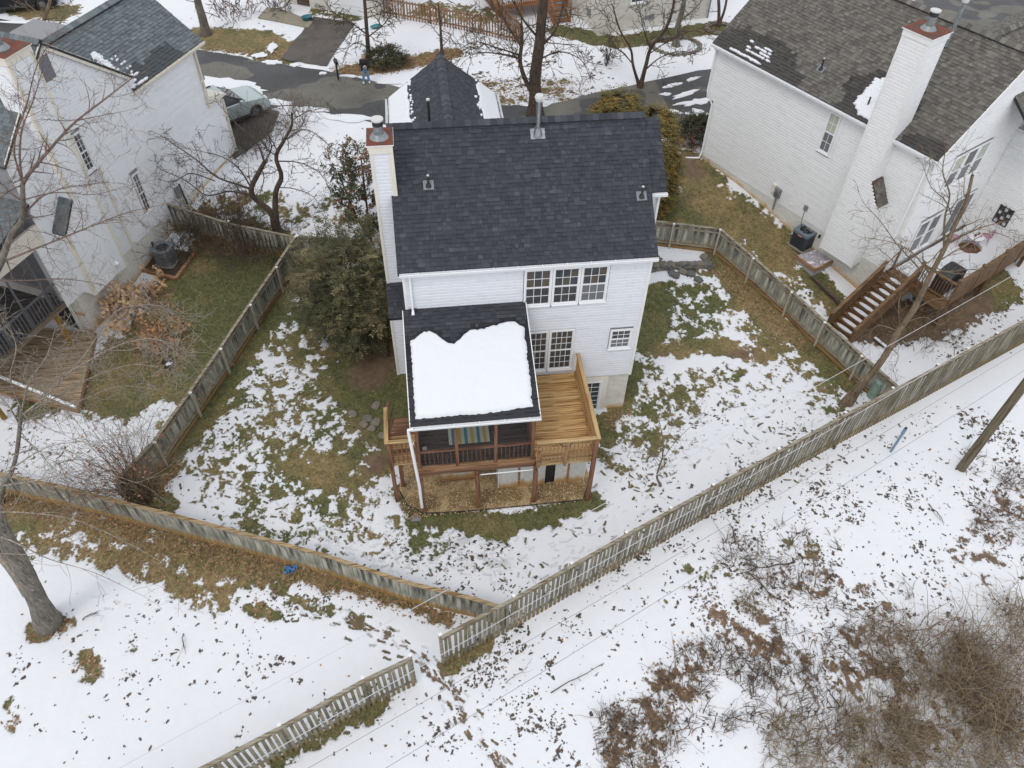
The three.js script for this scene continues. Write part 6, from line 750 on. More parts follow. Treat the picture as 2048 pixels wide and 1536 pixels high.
const picketTex = tex(1024, 512, (u, v) => { const st = tfbm(u, v, 120, 4, 3), br = tfbm(u, v, 30, 2, 2), e = 0.10 + 0.25 * (tfbm(u, 0.5, 30, 1, 2) - 0.3), clay = sstep(e + 0.16, e - 0.1, v), gr = sstep(0.45, 0.7, tfbm(u + .2, v, 30, 3, 3)); const k = 0.60 + 0.28 * (st - 0.5) + 0.30 * (br - 0.5); return [lerp(lerp(k, k * 0.82, gr), 0.56, clay * 0.8), lerp(lerp(k * 0.99, k * 0.8, gr), 0.48, clay * 0.8), lerp(lerp(k * 0.95, k * 0.66, gr), 0.30, clay * 0.8)]; });
std('fenceWood', [1.25, 1.25, 1.22], 0.88, { map: fenceTex }); std('picketWood', [0.64, 0.575, 0.455], 0.88, { map: picketTex }); std('railGrey', [0.40, 0.365, 0.30], 0.88, { map: woodTex }); std('railTan', [0.468, 0.351, 0.208], 0.85, { map: woodTex }); std('redFence', [0.39, 0.234, 0.15], 0.88, { map: woodTexY }); std('postCap', [0.72, 0.72, 0.71], 0.6); std('kick', [0.39, 0.247, 0.111], 0.9, { map: woodTex });
function boardGeos(w, t, n, off = 0) { const out = []; for (let k = 0; k < n; k++) { const geo = mb().box(-w / 2, w / 2, 0, 1, -t / 2, t / 2).geo(), P = geo.attributes.position, U = geo.attributes.uv; for (let i = 0; i < P.count; i++) U.setXY(i, (k + 0.5) / n + P.getX(i) * 0.09 + P.getZ(i) * 0.02 + off, clamp(P.getY(i), 0.01, 0.99)); out.push(geo); } return out; }
const boards14 = boardGeos(0.138, 0.018, 14), pickets9 = boardGeos(0.096, 0.022, 16), pickets7 = boardGeos(0.085, 0.02, 8);
function fence(name, label, pts, o) { // pts: ground points; boards with their face on side o.face (+1 right of travel)
  const g = thing(name, label, o.category ?? 'fence', pts[0].clone().setY(0)); const P0 = g.position.clone(), r = RNG(o.seed ?? 9); const put = (n, geo, mat, p, turn, sc) => { const m = part(n, geo, mat, g, p.clone().sub(P0), sc); m.rotation.y = turn; return m; };
  let acc = 0; for (let s = 0; s + 1 < pts.length; s++) {
    const a = pts[s], b = pts[s + 1], d = V(b.x - a.x, 0, b.z - a.z), L = d.length(); d.normalize(); const side = V(-d.z, 0, d.x), turn = Math.atan2(-d.z, d.x), gy = (t) => { const p = a.clone().addScaledVector(d, t); return terrain(p.x, p.z); }, H = (t) => typeof o.h === 'function' ? o.h((acc + t)) : o.h;
    const n = Math.max(1, Math.round(L / o.pitch)); for (let i = 0; i < n; i++) { const t = (i + 0.5) / n * L, p = a.clone().addScaledVector(d, t).addScaledVector(side, (o.face ?? 1) * 0.035).setY(gy(t) - 0.02), m = put(o.piece ?? 'board', o.geos[(r() * o.geos.length) | 0], o.mat, p, turn + (r() - 0.5) * 0.03, V(1, H(t) - 0.02 + (o.ragged ?? 0) * (r() - 0.5), 1)); m.rotation.z = (r() - 0.5) * (o.wob ?? 0.01); }
    const seg = Math.max(1, Math.round(L / (o.post ?? 2.4))); for (let i = 0; i < seg; i++) { const t0 = i / seg * L, t1 = (i + 1) / seg * L, A = (t, y, off) => a.clone().addScaledVector(d, t).addScaledVector(side, off).setY(gy(t) + y).sub(P0);
      const f = (o.face ?? 1); for (const fr of o.rails ?? [0.2, 0.85]) mb().beam(A(t0, H(t0) * fr, -f * 0.012), A(t1, H(t1) * fr, -f * 0.012), 0.045, 0.085).build('rail', o.railMat ?? M.railGrey, g);
      if (o.cap) mb().beam(A(t0, H(t0) + 0.012, f * 0.01), A(t1, H(t1) + 0.012, f * 0.01), o.cap, 0.036).build('cap_rail', o.capMat ?? M.railGrey, g);
      if (o.kick) mb().beam(A(t0, 0.10, -f * 0.04), A(t1, 0.10, -f * 0.04), 0.03, 0.16).build('kick_board', M.kick, g); }
    for (let i = (s ? 1 : 0); i <= seg; i++) { const t = i / seg * L, p = a.clone().addScaledVector(d, t).addScaledVector(side, -(o.face ?? 1) * 0.075), y = terrain(p.x, p.z), h = H(t) + (o.postUp ?? 0.05); const q = p.setY(0).sub(P0); const m = mb().box(-0.045, 0.045, y - 0.15, y + h, -0.045, 0.045).build('post', o.postMat ?? M.railGrey, g, q.clone()); m.rotation.y = turn; if (o.white !== false) { const c = mb().box(-0.05, 0.05, y + h, y + h + 0.018, -0.05, 0.05).build('post_cap', M.postCap, g, q.clone()); c.rotation.y = turn; } }
    acc += L;
  }
  return g;
}
const GP = (a) => a.map(([u, v]) => G(u, v));
// side fence to the left neighbour, posts on our side
const cornerNW = G(603, 520), cornerSW = G(255, 1010);
std('postGrey', [0.58, 0.56, 0.50], 0.88, { map: woodTexY });
fence('board_fence', 'weathered grey board fence between the snowy yard and the green left lawn', [cornerNW, G(563, 582), G(513, 657), G(456, 745), G(398, 832), G(330, 930), cornerSW], { h: 1.36, pitch: 0.141, geos: boards14, mat: M.fenceWood, face: 1, post: 2.6, cap: 0.12, kick: true, postMat: M.postGrey, seed: 21 });
fence('board_fence', 'dark board fence running behind the juniper towards the house chimney', [cornerNW, G(680, 525), G(745, 528)], { h: 1.36, pitch: 0.141, geos: boards14, mat: M.fenceWood, face: -1, post: 2.4, cap: 0.1, seed: 22 });
fence('board_fence', 'brown gappy board fence overgrown with vines beside the grey house', [G(345, 452), G(470, 492), cornerNW], { h: 1.3, pitch: 0.19, geos: boards14, mat: M.fenceWood, face: 1, post: 2.2, cap: 0.1, seed: 23, wob: 0.05 });
// right side fence
fence('board_fence', 'weathered grey board fence with clay stained foot boards beside the right yard', [G(1290, 488), G(1338, 494), G(1428, 505), G(1494, 563), G(1568, 630), G(1632, 690), G(1703, 757), G(1775, 823)], { h: 1.34, pitch: 0.141, geos: boards14, mat: M.fenceWood, face: -1, post: 2.6, cap: 0.12, kick: true, postMat: M.postGrey, seed: 24 });
// rear fence, left part: boards towards the camera, tan cap at its left end
fence('board_fence', 'long weathered rear fence of upright boards above the brown leaf litter', GP([[-140, 950], [0, 980], [150, 1014], [340, 1062], [500, 1104], [662, 1148], [823, 1202], [950, 1233], [1010, 1252]]), { h: 1.26, pitch: 0.141, geos: boards14, mat: M.fenceWood, face: 1, post: 2.4, cap: 0.13, capMat: M.railTan, seed: 25, postUp: -0.05, white: false });
// picket fences along the back lane
fence('picket_fence', 'tall grey picket fence running from the gate gap along the snowy lane', GP([[889, 1330], [1027, 1255], [1240, 1131], [1405, 1038], [1530, 968], [1658, 896], [1836, 801], [1950, 738], [2048, 684], [2250, 575]]), { h: (t) => 2.06, pitch: 0.168, geos: pickets9, mat: M.picketWood, face: 1, post: 2.35, rails: [0.16, 0.9], cap: 0.10, piece: 'picket', seed: 26, wob: 0.035, ragged: 0.03, postUp: 0.03 });
fence('picket_fence', 'tall grey picket fence ending at the gate gap beside the trodden path', GP([[832, 1368], [743, 1411], [588, 1501], [420, 1590], [250, 1680]]), { h: 1.98, pitch: 0.168, geos: pickets9, mat: M.picketWood, face: -1, post: 2.35, rails: [0.16, 0.9], cap: 0.10, piece: 'picket', seed: 27, wob: 0.035, ragged: 0.03, postUp: 0.03 });
// across the street
fence('picket_fence', 'reddish brown picket fence across the street behind the raked leaves', GP([[756, 30], [860, 48], [960, 68], [1040, 88]]), { h: 1.25, pitch: 0.2, geos: pickets9, mat: M.redFence, face: 1, post: 2.4, cap: 0, seed: 28, white: false, piece: 'picket', railMat: M.redFence, postMat: M.redFence });
fence('picket_fence', 'reddish brown picket fence climbing away towards the orange deck across the street', GP([[1040, 88], [985, 20], [930, -40]]), { h: 1.25, pitch: 0.2, geos: pickets9, mat: M.redFence, face: 1, post: 2.4, cap: 0, seed: 29, white: false, piece: 'picket', railMat: M.redFence, postMat: M.redFence });
// ---------------------------------------------------------------- utility things
{
  std('poleWood', [0.22, 0.19, 0.13], 0.9, { map: woodTexY, bumpMap: T.bumpBark, bumpScale: 0.02 }); const b = G(1921, 938), g = thing('utility_pole', 'round brown wooden utility pole standing in the snow of the lane', 'pole', b); const pts = [], rs = []; for (let i = 0; i <= 20; i++) { pts.push(V(0.012 * i, -0.3 + i * 0.56, -0.01 * i)); rs.push(lerp(0.17, 0.12, i / 20)); } mb().tube(pts, rs, 16, true).build('shaft', M.poleWood, g); mb().beam(V(-0.9, 10.2, 0.2), V(1.1, 10.2, -0.25), 0.1, 0.12).build('crossarm', M.poleWood, g);
  std('cableGrey', [0.55, 0.55, 0.56], 0.6); std('cableDark', [0.22, 0.22, 0.23], 0.6);
  const wires = [[[180, 1572], [640, 1321], [1240, 1000], [1640, 768], [1840, 657], [2100, 511]], [[420, 1577], [830, 1334], [1240, 1090], [1567, 906], [1840, 752], [2120, 590]], [[560, 1572], [1024, 1297], [1354, 1092], [1765, 859], [2100, 668]], [[700, 1583], [1240, 1244], [1580, 1030], [1855, 859], [2120, 697]]];
  wires.forEach((w, k) => { const y = [7.4, 7.6, 8.0, 8.3][k], a = pxY(...w[0], y), b2 = pxY(...w[w.length - 1], y + 0.2), pts2 = [], n = 24; const far = b2.clone().add(b2.clone().sub(a).multiplyScalar(0.35)), near = a.clone().add(a.clone().sub(b2).multiplyScalar(0.35)); for (let i = 0; i <= n; i++) { const t = i / n, p = near.clone().lerp(far, t); p.y -= 0.5 * 4 * t * (1 - t) - 0.4; pts2.push(p); } const o = thing('overhead_wire', ['pale overhead cable crossing the right fence near its leaning tree', 'pale overhead cable running level with the lane picket fence', 'thin dark overhead wire above the snowy lane just outside the picket fence', 'thin dark overhead wire above the lane passing closest to the brush'][k], 'wire', pts2[0].clone(), 0); mb().tube(pts2.map((p) => p.clone().sub(o.position)), [k < 2 ? 0.0075 : 0.0055], 5).build('cable', k < 2 ? M.cableGrey : M.cableDark, o); });
  std('pedestalGreen', [0.36, 0.50, 0.43], 0.55, { map: T.mottle }); const p = G(1744, 793), q = thing('utility_pedestal', 'pale green utility box in the fence corner beside the tree trunk', 'utility box', p, 0.5); mb().add(new THREE.CylinderGeometry(0.2, 0.235, 0.95, 8), new THREE.Matrix4().makeTranslation(0, 0.47, 0)).build('housing', M.pedestalGreen, q); mb().add(new THREE.CylinderGeometry(0.17, 0.22, 0.08, 8), new THREE.Matrix4().makeTranslation(0, 0.98, 0)).build('lid', M.pedestalGreen, q); mb().box(-0.06, 0.06, 0.5, 0.62, 0.19, 0.215).build('hasp', M.lead, q);
  std('markerBlue', [0.16, 0.25, 0.36], 0.5); const mp = G(1781, 904), mk = thing('cable_marker', 'slim blue grey cable marker stake standing in the snowy lane', 'marker', mp); mb().tube([V(0, 0, 0), V(0.02, 1.15, 0)], [0.045, 0.05], 10, true).build('stake', M.markerBlue, mk); mb().tube([V(0.02, 1.15, 0), V(0.02, 1.45, 0)], [0.065, 0.06], 10, true).build('cap', M.markerBlue, mk); mb().tube([V(0.02, 1.45, 0), V(0.02, 1.5, 0)], [0.05], 10, true).build('dark_tip', M.blackMetal, mk);
  std('tarpBlue', [0.03, 0.20, 0.50], 0.5); const tp = G(581, 1141), tb = thing('blue_tarp_scrap', 'crumpled bright blue plastic scrap lying in leaves below the rear fence', 'litter', tp), r = RNG(4), m = mb(); for (let i = 0; i < 26; i++) { const c = V((r() - .5) * 0.3, 0.03 + r() * 0.08, (r() - .5) * 0.25), e = () => c.clone().add(V((r() - .5) * 0.2, (r() - .5) * 0.1, (r() - .5) * 0.2)); m.tri(e(), e(), e()); } m.build('crumpled_sheet', M.tarpBlue, tb);
  const sp = G(805, 1050), br = thing('splash_block', 'rusty curved splash block half buried in snow below the porch downspout', 'splash block'), at = G(832, 1037); const u = []; for (let i = 0; i <= 8; i++) { const a = i / 8 * Math.PI; u.push(V(0.2 * Math.cos(a), 0.05, -0.22 * Math.sin(a) + 0.1)); } const mm = mb(); mm.tube(u, [0.03], 6); br.position.copy(at); mm.build('rim', M.worn, br); mb().box(-0.17, 0.17, 0.0, 0.03, -0.1, 0.12).build('tray', M.lead, br);
}
{ // flat stepping stones and the low dry-stone border behind the right fence corner
  std('stoneA', [0.252, 0.231, 0.196], 0.9, { map: T.mottle }); std('stoneB', [0.322, 0.28, 0.217], 0.9, { map: T.mottle }); std('stoneC', [0.21, 0.203, 0.189], 0.9, { map: T.mottle }); const SM = [M.stoneA, M.stoneB, M.stoneC], r = RNG(33);
  const stoneGeo = (w, h, d, seed) => { const q = RNG(seed), g = new THREE.IcosahedronGeometry(1, 1), P = g.attributes.position; const seen = {}; for (let i = 0; i < P.count; i++) { const k = [P.getX(i), P.getY(i), P.getZ(i)].map((e) => e.toFixed(2)).join(); const f = seen[k] ?? (seen[k] = 0.82 + 0.34 * q()); P.setXYZ(i, clamp(P.getX(i) * f, -.85, .85) * w / 1.7, clamp(P.getY(i) * f * 1.4, -.7, .7) * h / 1.4, clamp(P.getZ(i) * f, -.85, .85) * d / 1.7); } g.computeVertexNormals(); return g; };
  const wall = thing('stone_border', 'low dry stone border of rough flat rocks edging the snowy bed by the right fence', 'stone border'), o = G(1310, 537); for (let i = 0; i < 34; i++) { const t = (i % 17) / 16, row = i < 17 ? 0 : 1, p = G(lerp(1302, 1418, t), lerp(541, 537, t) - Math.sin(t * 3) * 4); part('stone', stoneGeo(0.26 + 0.16 * r(), 0.12 + 0.05 * r(), 0.2 + 0.1 * r(), i + 1), SM[r() * 3 | 0], wall, V(p.x + (r() - .5) * .15, p.y + 0.06 + row * 0.12, p.z - row * 0.05)).rotation.y = r() * 3; } for (const [u, v] of [[1343, 548], [1352, 552], [1366, 545], [1382, 549], [1408, 515], [1412, 522], [1397, 560]]) { const p = G(u, v); part('stone', stoneGeo(0.42, 0.14, 0.34, u), SM[u % 3], wall, V(p.x, p.y + 0.05, p.z)).rotation.y = u; } rebase(wall, o, 0);
  for (const [u, v] of [[706, 828], [728, 849], [752, 845], [744, 858], [766, 872], [752, 812], [735, 838]]) { const p = G(u, v), s = thing('stepping_stone', 'flat grey stepping stone set in the grass beside the porch stairs', 'stone', p, u, 'stepping stones by the porch stairs'); part('slab', stoneGeo(0.30 + 0.14 * r(), 0.07, 0.26 + 0.1 * r(), u), SM[1 - u % 2], s, V(0, 0.03, 0)); }
  const bl = G(1440, 373), bk = thing('paver', 'single pale paver brick lying on the brown lawn beside the white house', 'brick', bl, 0.4); mb().box(-0.16, 0.16, 0, 0.08, -0.08, 0.08).build('block', M.cream, bk); const pot = G(340, 733), pt = thing('black_pot', 'black plastic pot holding snow on the left neighbour lawn', 'pot', pot); mb().add(new THREE.LatheGeometry([[0, 0], [0.18, 0], [0.23, 0.26], [0.25, 0.28], [0.21, 0.27], [0.17, 0.1], [0, 0.1]].map((p) => new THREE.Vector2(...p)), 20)).build('pot_body', M.black, pt); mb().add(new THREE.SphereGeometry(0.17, 14, 8), new THREE.Matrix4().compose(V(0.03, 0.13, 0), new THREE.Quaternion(), V(1, 0.35, 0.8))).build('snow_lump', M.snow, pt);
}
// ---------------------------------------------------------------- trees and shrubs
const barkTex = tex(256, 256, (u, v) => { const k = 0.72 + 0.6 * (tfbm(u, v, 40, 8, 4) - 0.5) + 0.2 * (tfbm(u, v, 6, 6, 3) - 0.5); return [k, k * 0.98, k * 0.95]; }, true, [1.5, 0.8]);
const bark = (name, c) => std(name, c, 0.92, { map: barkTex, bumpMap: T.bumpBark, bumpScale: 0.015 });
bark('barkGrey', [0.36, 0.33, 0.29]); bark('barkBrown', [0.20, 0.145, 0.11]); bark('barkTan', [0.38, 0.29, 0.20]); bark('barkDark', [0.18, 0.14, 0.12]); bark('barkPale', [0.60, 0.53, 0.46]); bark('barkRed', [0.40, 0.29, 0.25]);
const sidesFor = (r) => r > 0.12 ? 12 : r > 0.04 ? 7 : r > 0.012 ? 4 : 3;
function randDir(r, d, spread) { const v = V(r() - 0.5, r() - 0.5, r() - 0.5).normalize(); return d.clone().addScaledVector(v, spread).normalize(); }
function branch(m, r, p, d, len, rad0, depth, o) { // a curved tapering shoot with side shoots
  const n = Math.max(2, Math.min(7, Math.round(len / (o.seg ?? 0.25)))), pts = [p.clone()], rs = [rad0]; let q = p.clone(), e = d.clone();
  for (let i = 1; i <= n; i++) { e = randDir(r, e, o.kink ?? 0.28); e.y += (o.up ?? 0.03); e.normalize(); q = q.clone().addScaledVector(e, len / n); pts.push(q); rs.push(Math.max(o.tip ?? 0.0035, lerp(rad0, rad0 * 0.32, i / n))); }
  m.tube(pts, rs, sidesFor(rad0)); if (o.tipFn) o.tipFn(pts, depth);
  if (depth > 0) { const k = Math.max(1, Math.round(len * (o.per ?? 3.2) * (0.7 + 0.6 * r()))); for (let i = 0; i < k; i++) { const t = 0.15 + 0.85 * (i + r()) / k, f = t * n, a = Math.min(n - 1, f | 0), at = pts[a].clone().lerp(pts[a + 1], f - a), dir = pts[a + 1].clone().sub(pts[a]).normalize(), side = randDir(r, dir, o.spread ?? 1.5); branch(m, r, at, side, len * (0.32 + 0.3 * r()), Math.max(o.tip ?? 0.0035, rs[a] * 0.55), depth - 1, o); } }
}
function limbAlong(m, r, pts, r0, r1, o) { // a limb whose course is given, smoothed, with shoots
  const c = new THREE.CatmullRomCurve3(pts), n = Math.max(4, pts.length * 4), q = [], rs = []; for (let i = 0; i <= n; i++) { q.push(c.getPoint(i / n)); rs.push(lerp(r0, r1, Math.pow(i / n, 0.8))); } m.tube(q, rs, sidesFor(r0)); const L = c.getLength(), k = Math.round(L * (o.shoots ?? 2.2)); for (let i = 0; i < k; i++) { const t = lerp(o.from ?? 0.3, 1, (i + r()) / k), at = c.getPoint(t), dir = c.getTangent(t), rad = Math.max(0.006, lerp(r0, r1, t) * 0.45); branch(m, r, at, randDir(r, dir, o.spread ?? 1.4), (o.len ?? 1.0) * (0.5 + 0.8 * r()), Math.min(rad, o.maxR ?? 0.03), o.depth ?? 2, o); } branch(m, r, q[n], q[n].clone().sub(q[n - 1]).normalize(), (o.len ?? 1) * 0.9, r1, o.depth ?? 2, o);
}
// limbs given by pixels on the upright plane through the base, pushed a little to and fro
function bareTree(name, label, baseUV, limbs, mat, o = {}) {
  const r = RNG(o.seed ?? 1), base = o.base ?? G(...baseUV), g = thing(name, label, o.category ?? 'tree', base, 0, o.group), conv = (L) => { const off = (r() - 0.5) * (o.depthSpread ?? 1.2); return L.px.map(([u, v], i) => { const p = i === 0 && L.ground ? base.clone() : pxPlane(u, v, base); const n = V(-camRight.z, 0, camRight.x); return p.addScaledVector(n, (L.ground ? 0 : off * (i / L.px.length)) + (L.dz ?? 0)).sub(base); }); };
  const trunk = mb(), br = mb(), oo = { seg: 0.22, ...o }; limbs.forEach((L) => { const pts = conv(L); if (L.ground) { const c = new THREE.CatmullRomCurve3(pts), n = 22, q = [], rs = []; for (let i = 0; i <= n; i++) { const t = i / n, p = c.getPoint(t); if (i === 0) p.y -= 0.12; q.push(p); rs.push(lerp(L.r[0], L.r[1], t) * (1 + 0.75 * Math.exp(-t * n * (L.flare ?? 0.9)) ) * (0.96 + 0.08 * r())); } trunk.tube(q, rs, 14); if (L.shoot !== false) { const k = Math.round(c.getLength() * (L.shoot ?? 0.8)); for (let i = 0; i < k; i++) { const t = lerp(L.from ?? 0.45, 1, (i + r()) / k); branch(br, r, c.getPoint(t), randDir(r, c.getTangent(t), 1.5), (o.len ?? 1) * (0.7 + r()), Math.min(0.03, lerp(L.r[0], L.r[1], t) * 0.4), o.depth ?? 2, oo); } } } else limbAlong(br, r, pts, L.r[0], L.r[1], { ...oo, ...L }); });
  if (trunk.p.length) trunk.build('trunk', mat, g); if (br.p.length) br.build('branches', o.twigMat ?? mat, g); return g;
}
// big tree in the lower left corner, its crown above the picture
bareTree('bare_tree', 'large bare tree with thick grey forked trunk in the open snow below the rear fence', [96, 1246], [
  { ground: true, px: [[96, 1246], [70, 1190], [42, 1130], [8, 1072], [-30, 985], [-80, 880]], r: [0.27, 0.2], flare: 0.55, shoot: false },
  { px: [[58, 1185], [25, 1140], [-20, 1095], [-80, 1040]], r: [0.2, 0.17], shoots: 0 },
  { px: [[-30, 985], [60, 985], [160, 1000], [260, 1045], [335, 1090]], r: [0.03, 0.006], dz: 0.6, from: 0.1 }, { px: [[-30, 985], [50, 1010], [130, 1050], [210, 1075], [300, 1120]], r: [0.028, 0.006], dz: 1.0, from: 0.1 }, { px: [[-40, 960], [80, 945], [190, 930], [280, 960]], r: [0.03, 0.006], dz: 0.3, from: 0.1 }, { px: [[-40, 960], [40, 905], [120, 860], [230, 850]], r: [0.03, 0.006], dz: 0.5, from: 0.1 },
  { px: [[5, 1080], [70, 1085], [110, 1070]], r: [0.02, 0.006], dz: 0.4 }], M.barkGrey, { seed: 5, len: 1.0, depth: 2, per: 2.4, kink: 0.2, spread: 0.9, up: -0.03, twigMat: M.barkPale, shoots: 1.8, tip: 0.004 });
// tree leaning in from the left edge across the grey house
bareTree('bare_tree', 'slender bare grey tree with budded branches spread in front of the grey sided house', [-110, 760], [
  { ground: true, px: [[-110, 760], [-60, 640], [0, 530], [22, 470], [44, 437], [45, 368]], r: [0.14, 0.07], shoot: 0.5 },
  { px: [[45, 368], [60, 345], [98, 300], [150, 242], [215, 190], [268, 148]], r: [0.075, 0.015], len: 1.0, from: 0.15 }, { px: [[45, 368], [42, 310], [50, 250], [75, 190], [95, 130]], r: [0.045, 0.01], from: 0.15 }, { px: [[45, 368], [25, 300], [48, 215], [62, 150], [85, 100]], r: [0.035, 0.008], from: 0.15 },
  { px: [[44, 437], [85, 432], [125, 422]], r: [0.03, 0.008] }, { px: [[30, 455], [75, 400], [120, 378], [195, 365]], r: [0.03, 0.008], from: 0.1 }, { px: [[5, 524], [85, 490], [150, 462], [200, 440], [262, 415], [330, 398]], r: [0.045, 0.01], from: 0.15 }, { px: [[-20, 560], [60, 556], [130, 548], [230, 560], [300, 590]], r: [0.03, 0.007], from: 0.15 }, { px: [[45, 400], [110, 385], [190, 388], [250, 372]], r: [0.025, 0.007] }, { px: [[150, 242], [190, 235], [250, 225]], r: [0.02, 0.006] }, { px: [[10, 510], [0, 440], [-20, 390]], r: [0.03, 0.01] }], M.barkGrey, { seed: 8, len: 0.95, depth: 2, per: 4.2, kink: 0.22, shoots: 4.2, spread: 1.3, twigMat: M.barkRed, depthSpread: 1.6, tip: 0.0042 });
// young tree by the rear fence with a tangle of pale whips
bareTree('bare_tree', 'young bare tree with tangled pale whips between brown patio and rear fence', [-2, 1005], [
  { ground: true, px: [[-2, 1005], [10, 965], [22, 946], [33, 908], [40, 850], [44, 815]], r: [0.085, 0.055], shoot: 1.0, from: 0.3 },
  { px: [[44, 830], [90, 790], [140, 735], [190, 700], [260, 660], [330, 645], [372, 665]], r: [0.04, 0.008], from: 0.1 }, { px: [[44, 830], [110, 800], [180, 765], [270, 745], [350, 770]], r: [0.035, 0.008], from: 0.1 }, { px: [[42, 845], [80, 835], [150, 815], [230, 790], [300, 800]], r: [0.03, 0.008], from: 0.1 }, { px: [[40, 850], [10, 810], [-30, 780]], r: [0.03, 0.01] }, { px: [[44, 820], [60, 760], [100, 700], [120, 640]], r: [0.03, 0.008], from: 0.1 }, { px: [[44, 820], [20, 760], [30, 690], [0, 640]], r: [0.03, 0.008], from: 0.1 }, { px: [[90, 790], [160, 720], [215, 640], [250, 600], [330, 590], [375, 610]], r: [0.025, 0.006], from: 0.1 }, { px: [[40, 862], [85, 895], [130, 905], [160, 960]], r: [0.018, 0.006] }, { px: [[38, 870], [70, 910], [100, 960], [150, 990]], r: [0.018, 0.006] }, { px: [[190, 700], [260, 700], [300, 690], [345, 710], [352, 745]], r: [0.016, 0.005] }], M.barkGrey, { seed: 13, len: 0.9, depth: 2, per: 4.0, kink: 0.3, shoots: 5.5, spread: 1.1, up: -0.02, twigMat: M.barkPale, depthSpread: 2.2, tip: 0.005 });
// multi-stemmed tree behind the fence corner
bareTree('bare_tree', 'crooked two stemmed bare tree behind the fence corner beside the snowy front lawn', [556, 468], [
  { ground: true, px: [[556, 468], [549, 449], [542, 425], [506, 392], [503, 376], [519, 343], [529, 324]], r: [0.17, 0.09], shoot: 1.0 }, { ground: true, px: [[556, 468], [551, 428], [552, 382], [563, 353], [552, 314], [568, 281], [584, 249], [584, 226]], r: [0.15, 0.04], shoot: 1.2 },
  { px: [[503, 378], [470, 372], [430, 362], [385, 330], [340, 305], [310, 290]], r: [0.06, 0.012], from: 0.1 }, { px: [[506, 392], [460, 385], [410, 395], [370, 370], [320, 350]], r: [0.05, 0.012], from: 0.1 }, { px: [[552, 322], [600, 325], [640, 345], [662, 380]], r: [0.035, 0.008], from: 0.1 }, { px: [[556, 375], [590, 370], [630, 378], [650, 400]], r: [0.03, 0.008], from: 0.1 }, { px: [[529, 324], [510, 290], [470, 262], [440, 240]], r: [0.05, 0.01], from: 0.1 }, { px: [[529, 324], [545, 290], [540, 250], [555, 215]], r: [0.04, 0.01], from: 0.1 }, { px: [[568, 281], [610, 260], [650, 285], [665, 305]], r: [0.03, 0.008], from: 0.1 }, { px: [[503, 376], [480, 330], [450, 300], [400, 280]], r: [0.04, 0.01], from: 0.1 }, { px: [[430, 362], [380, 350], [340, 370], [300, 360], [280, 330]], r: [0.03, 0.008], from: 0.1 }, { px: [[584, 240], [620, 215], [660, 200]], r: [0.025, 0.006] }], M.barkBrown, { seed: 21, len: 0.9, depth: 2, per: 4.0, kink: 0.35, shoots: 4.0, spread: 1.5, twigMat: M.barkDark, depthSpread: 2.5, tip: 0.008 });
// leaning tree in the right rear corner of the yard
bareTree('bare_tree', 'leaning bare tree with tan bark growing in the right fence corner', [1693, 806], [
  { ground: true, px: [[1693, 806], [1727, 764], [1752, 737], [1780, 695], [1798, 660], [1826, 622], [1856, 560], [1875, 524], [1895, 485], [1909, 453], [1930, 410], [1945, 350]], r: [0.15, 0.045], shoot: 0.7 },
  { px: [[1888, 500], [1893, 440], [1906, 400], [1896, 360], [1905, 320]], r: [0.045, 0.012], from: 0.2 }, { px: [[1895, 487], [1925, 470], [1965, 452], [2010, 440]], r: [0.05, 0.01], from: 0.2 }, { px: [[1858, 560], [1830, 530], [1800, 500], [1770, 460], [1740, 430]], r: [0.03, 0.008], from: 0.1 }, { px: [[1862, 552], [1820, 500], [1780, 480], [1730, 470]], r: [0.025, 0.007], from: 0.1 }, { px: [[1875, 524], [1930, 500], [1990, 480], [2040, 500]], r: [0.03, 0.008], from: 0.1 }, { px: [[1870, 535], [1900, 540], [1960, 530], [2000, 490]], r: [0.02, 0.006] }, { px: [[1795, 662], [1770, 650], [1752, 645], [1738, 655], [1735, 675]], r: [0.03, 0.008] }, { px: [[1800, 655], [1800, 610], [1810, 580], [1800, 545], [1760, 510]], r: [0.03, 0.008], from: 0.1 }, { px: [[1826, 622], [1860, 600], [1900, 590], [1930, 560]], r: [0.03, 0.008], from: 0.1 }, { px: [[1810, 645], [1850, 640], [1890, 660], [1920, 640]], r: [0.025, 0.007], from: 0.1 }, { px: [[1780, 695], [1800, 720], [1790, 760]], r: [0.018, 0.006] }, { px: [[1909, 453], [1890, 400], [1860, 370], [1840, 320]], r: [0.025, 0.007], from: 0.1 }], M.barkTan, { seed: 31, len: 0.85, depth: 2, per: 3.4, kink: 0.3, shoots: 3.6, spread: 1.3, depthSpread: 1.6, tip: 0.005 });
bareTree('bare_sapling', 'small crooked bare sapling alone in the yard snow beside the picket fence', [1322, 972], [
  { ground: true, px: [[1322, 972], [1314, 955], [1318, 935], [1324, 918], [1326, 880], [1318, 840]], r: [0.045, 0.012], shoot: 2, from: 0.4 }, { px: [[1323, 922], [1350, 880], [1380, 845], [1400, 820]], r: [0.015, 0.004], from: 0.2 }, { px: [[1322, 925], [1300, 900], [1285, 870], [1280, 840]], r: [0.015, 0.004], from: 0.2 }, { px: [[1324, 910], [1340, 870], [1350, 830]], r: [0.013, 0.004], from: 0.2 }], M.barkGrey, { seed: 41, len: 0.6, depth: 1, per: 3, shoots: 3, category: 'sapling', tip: 0.004 });
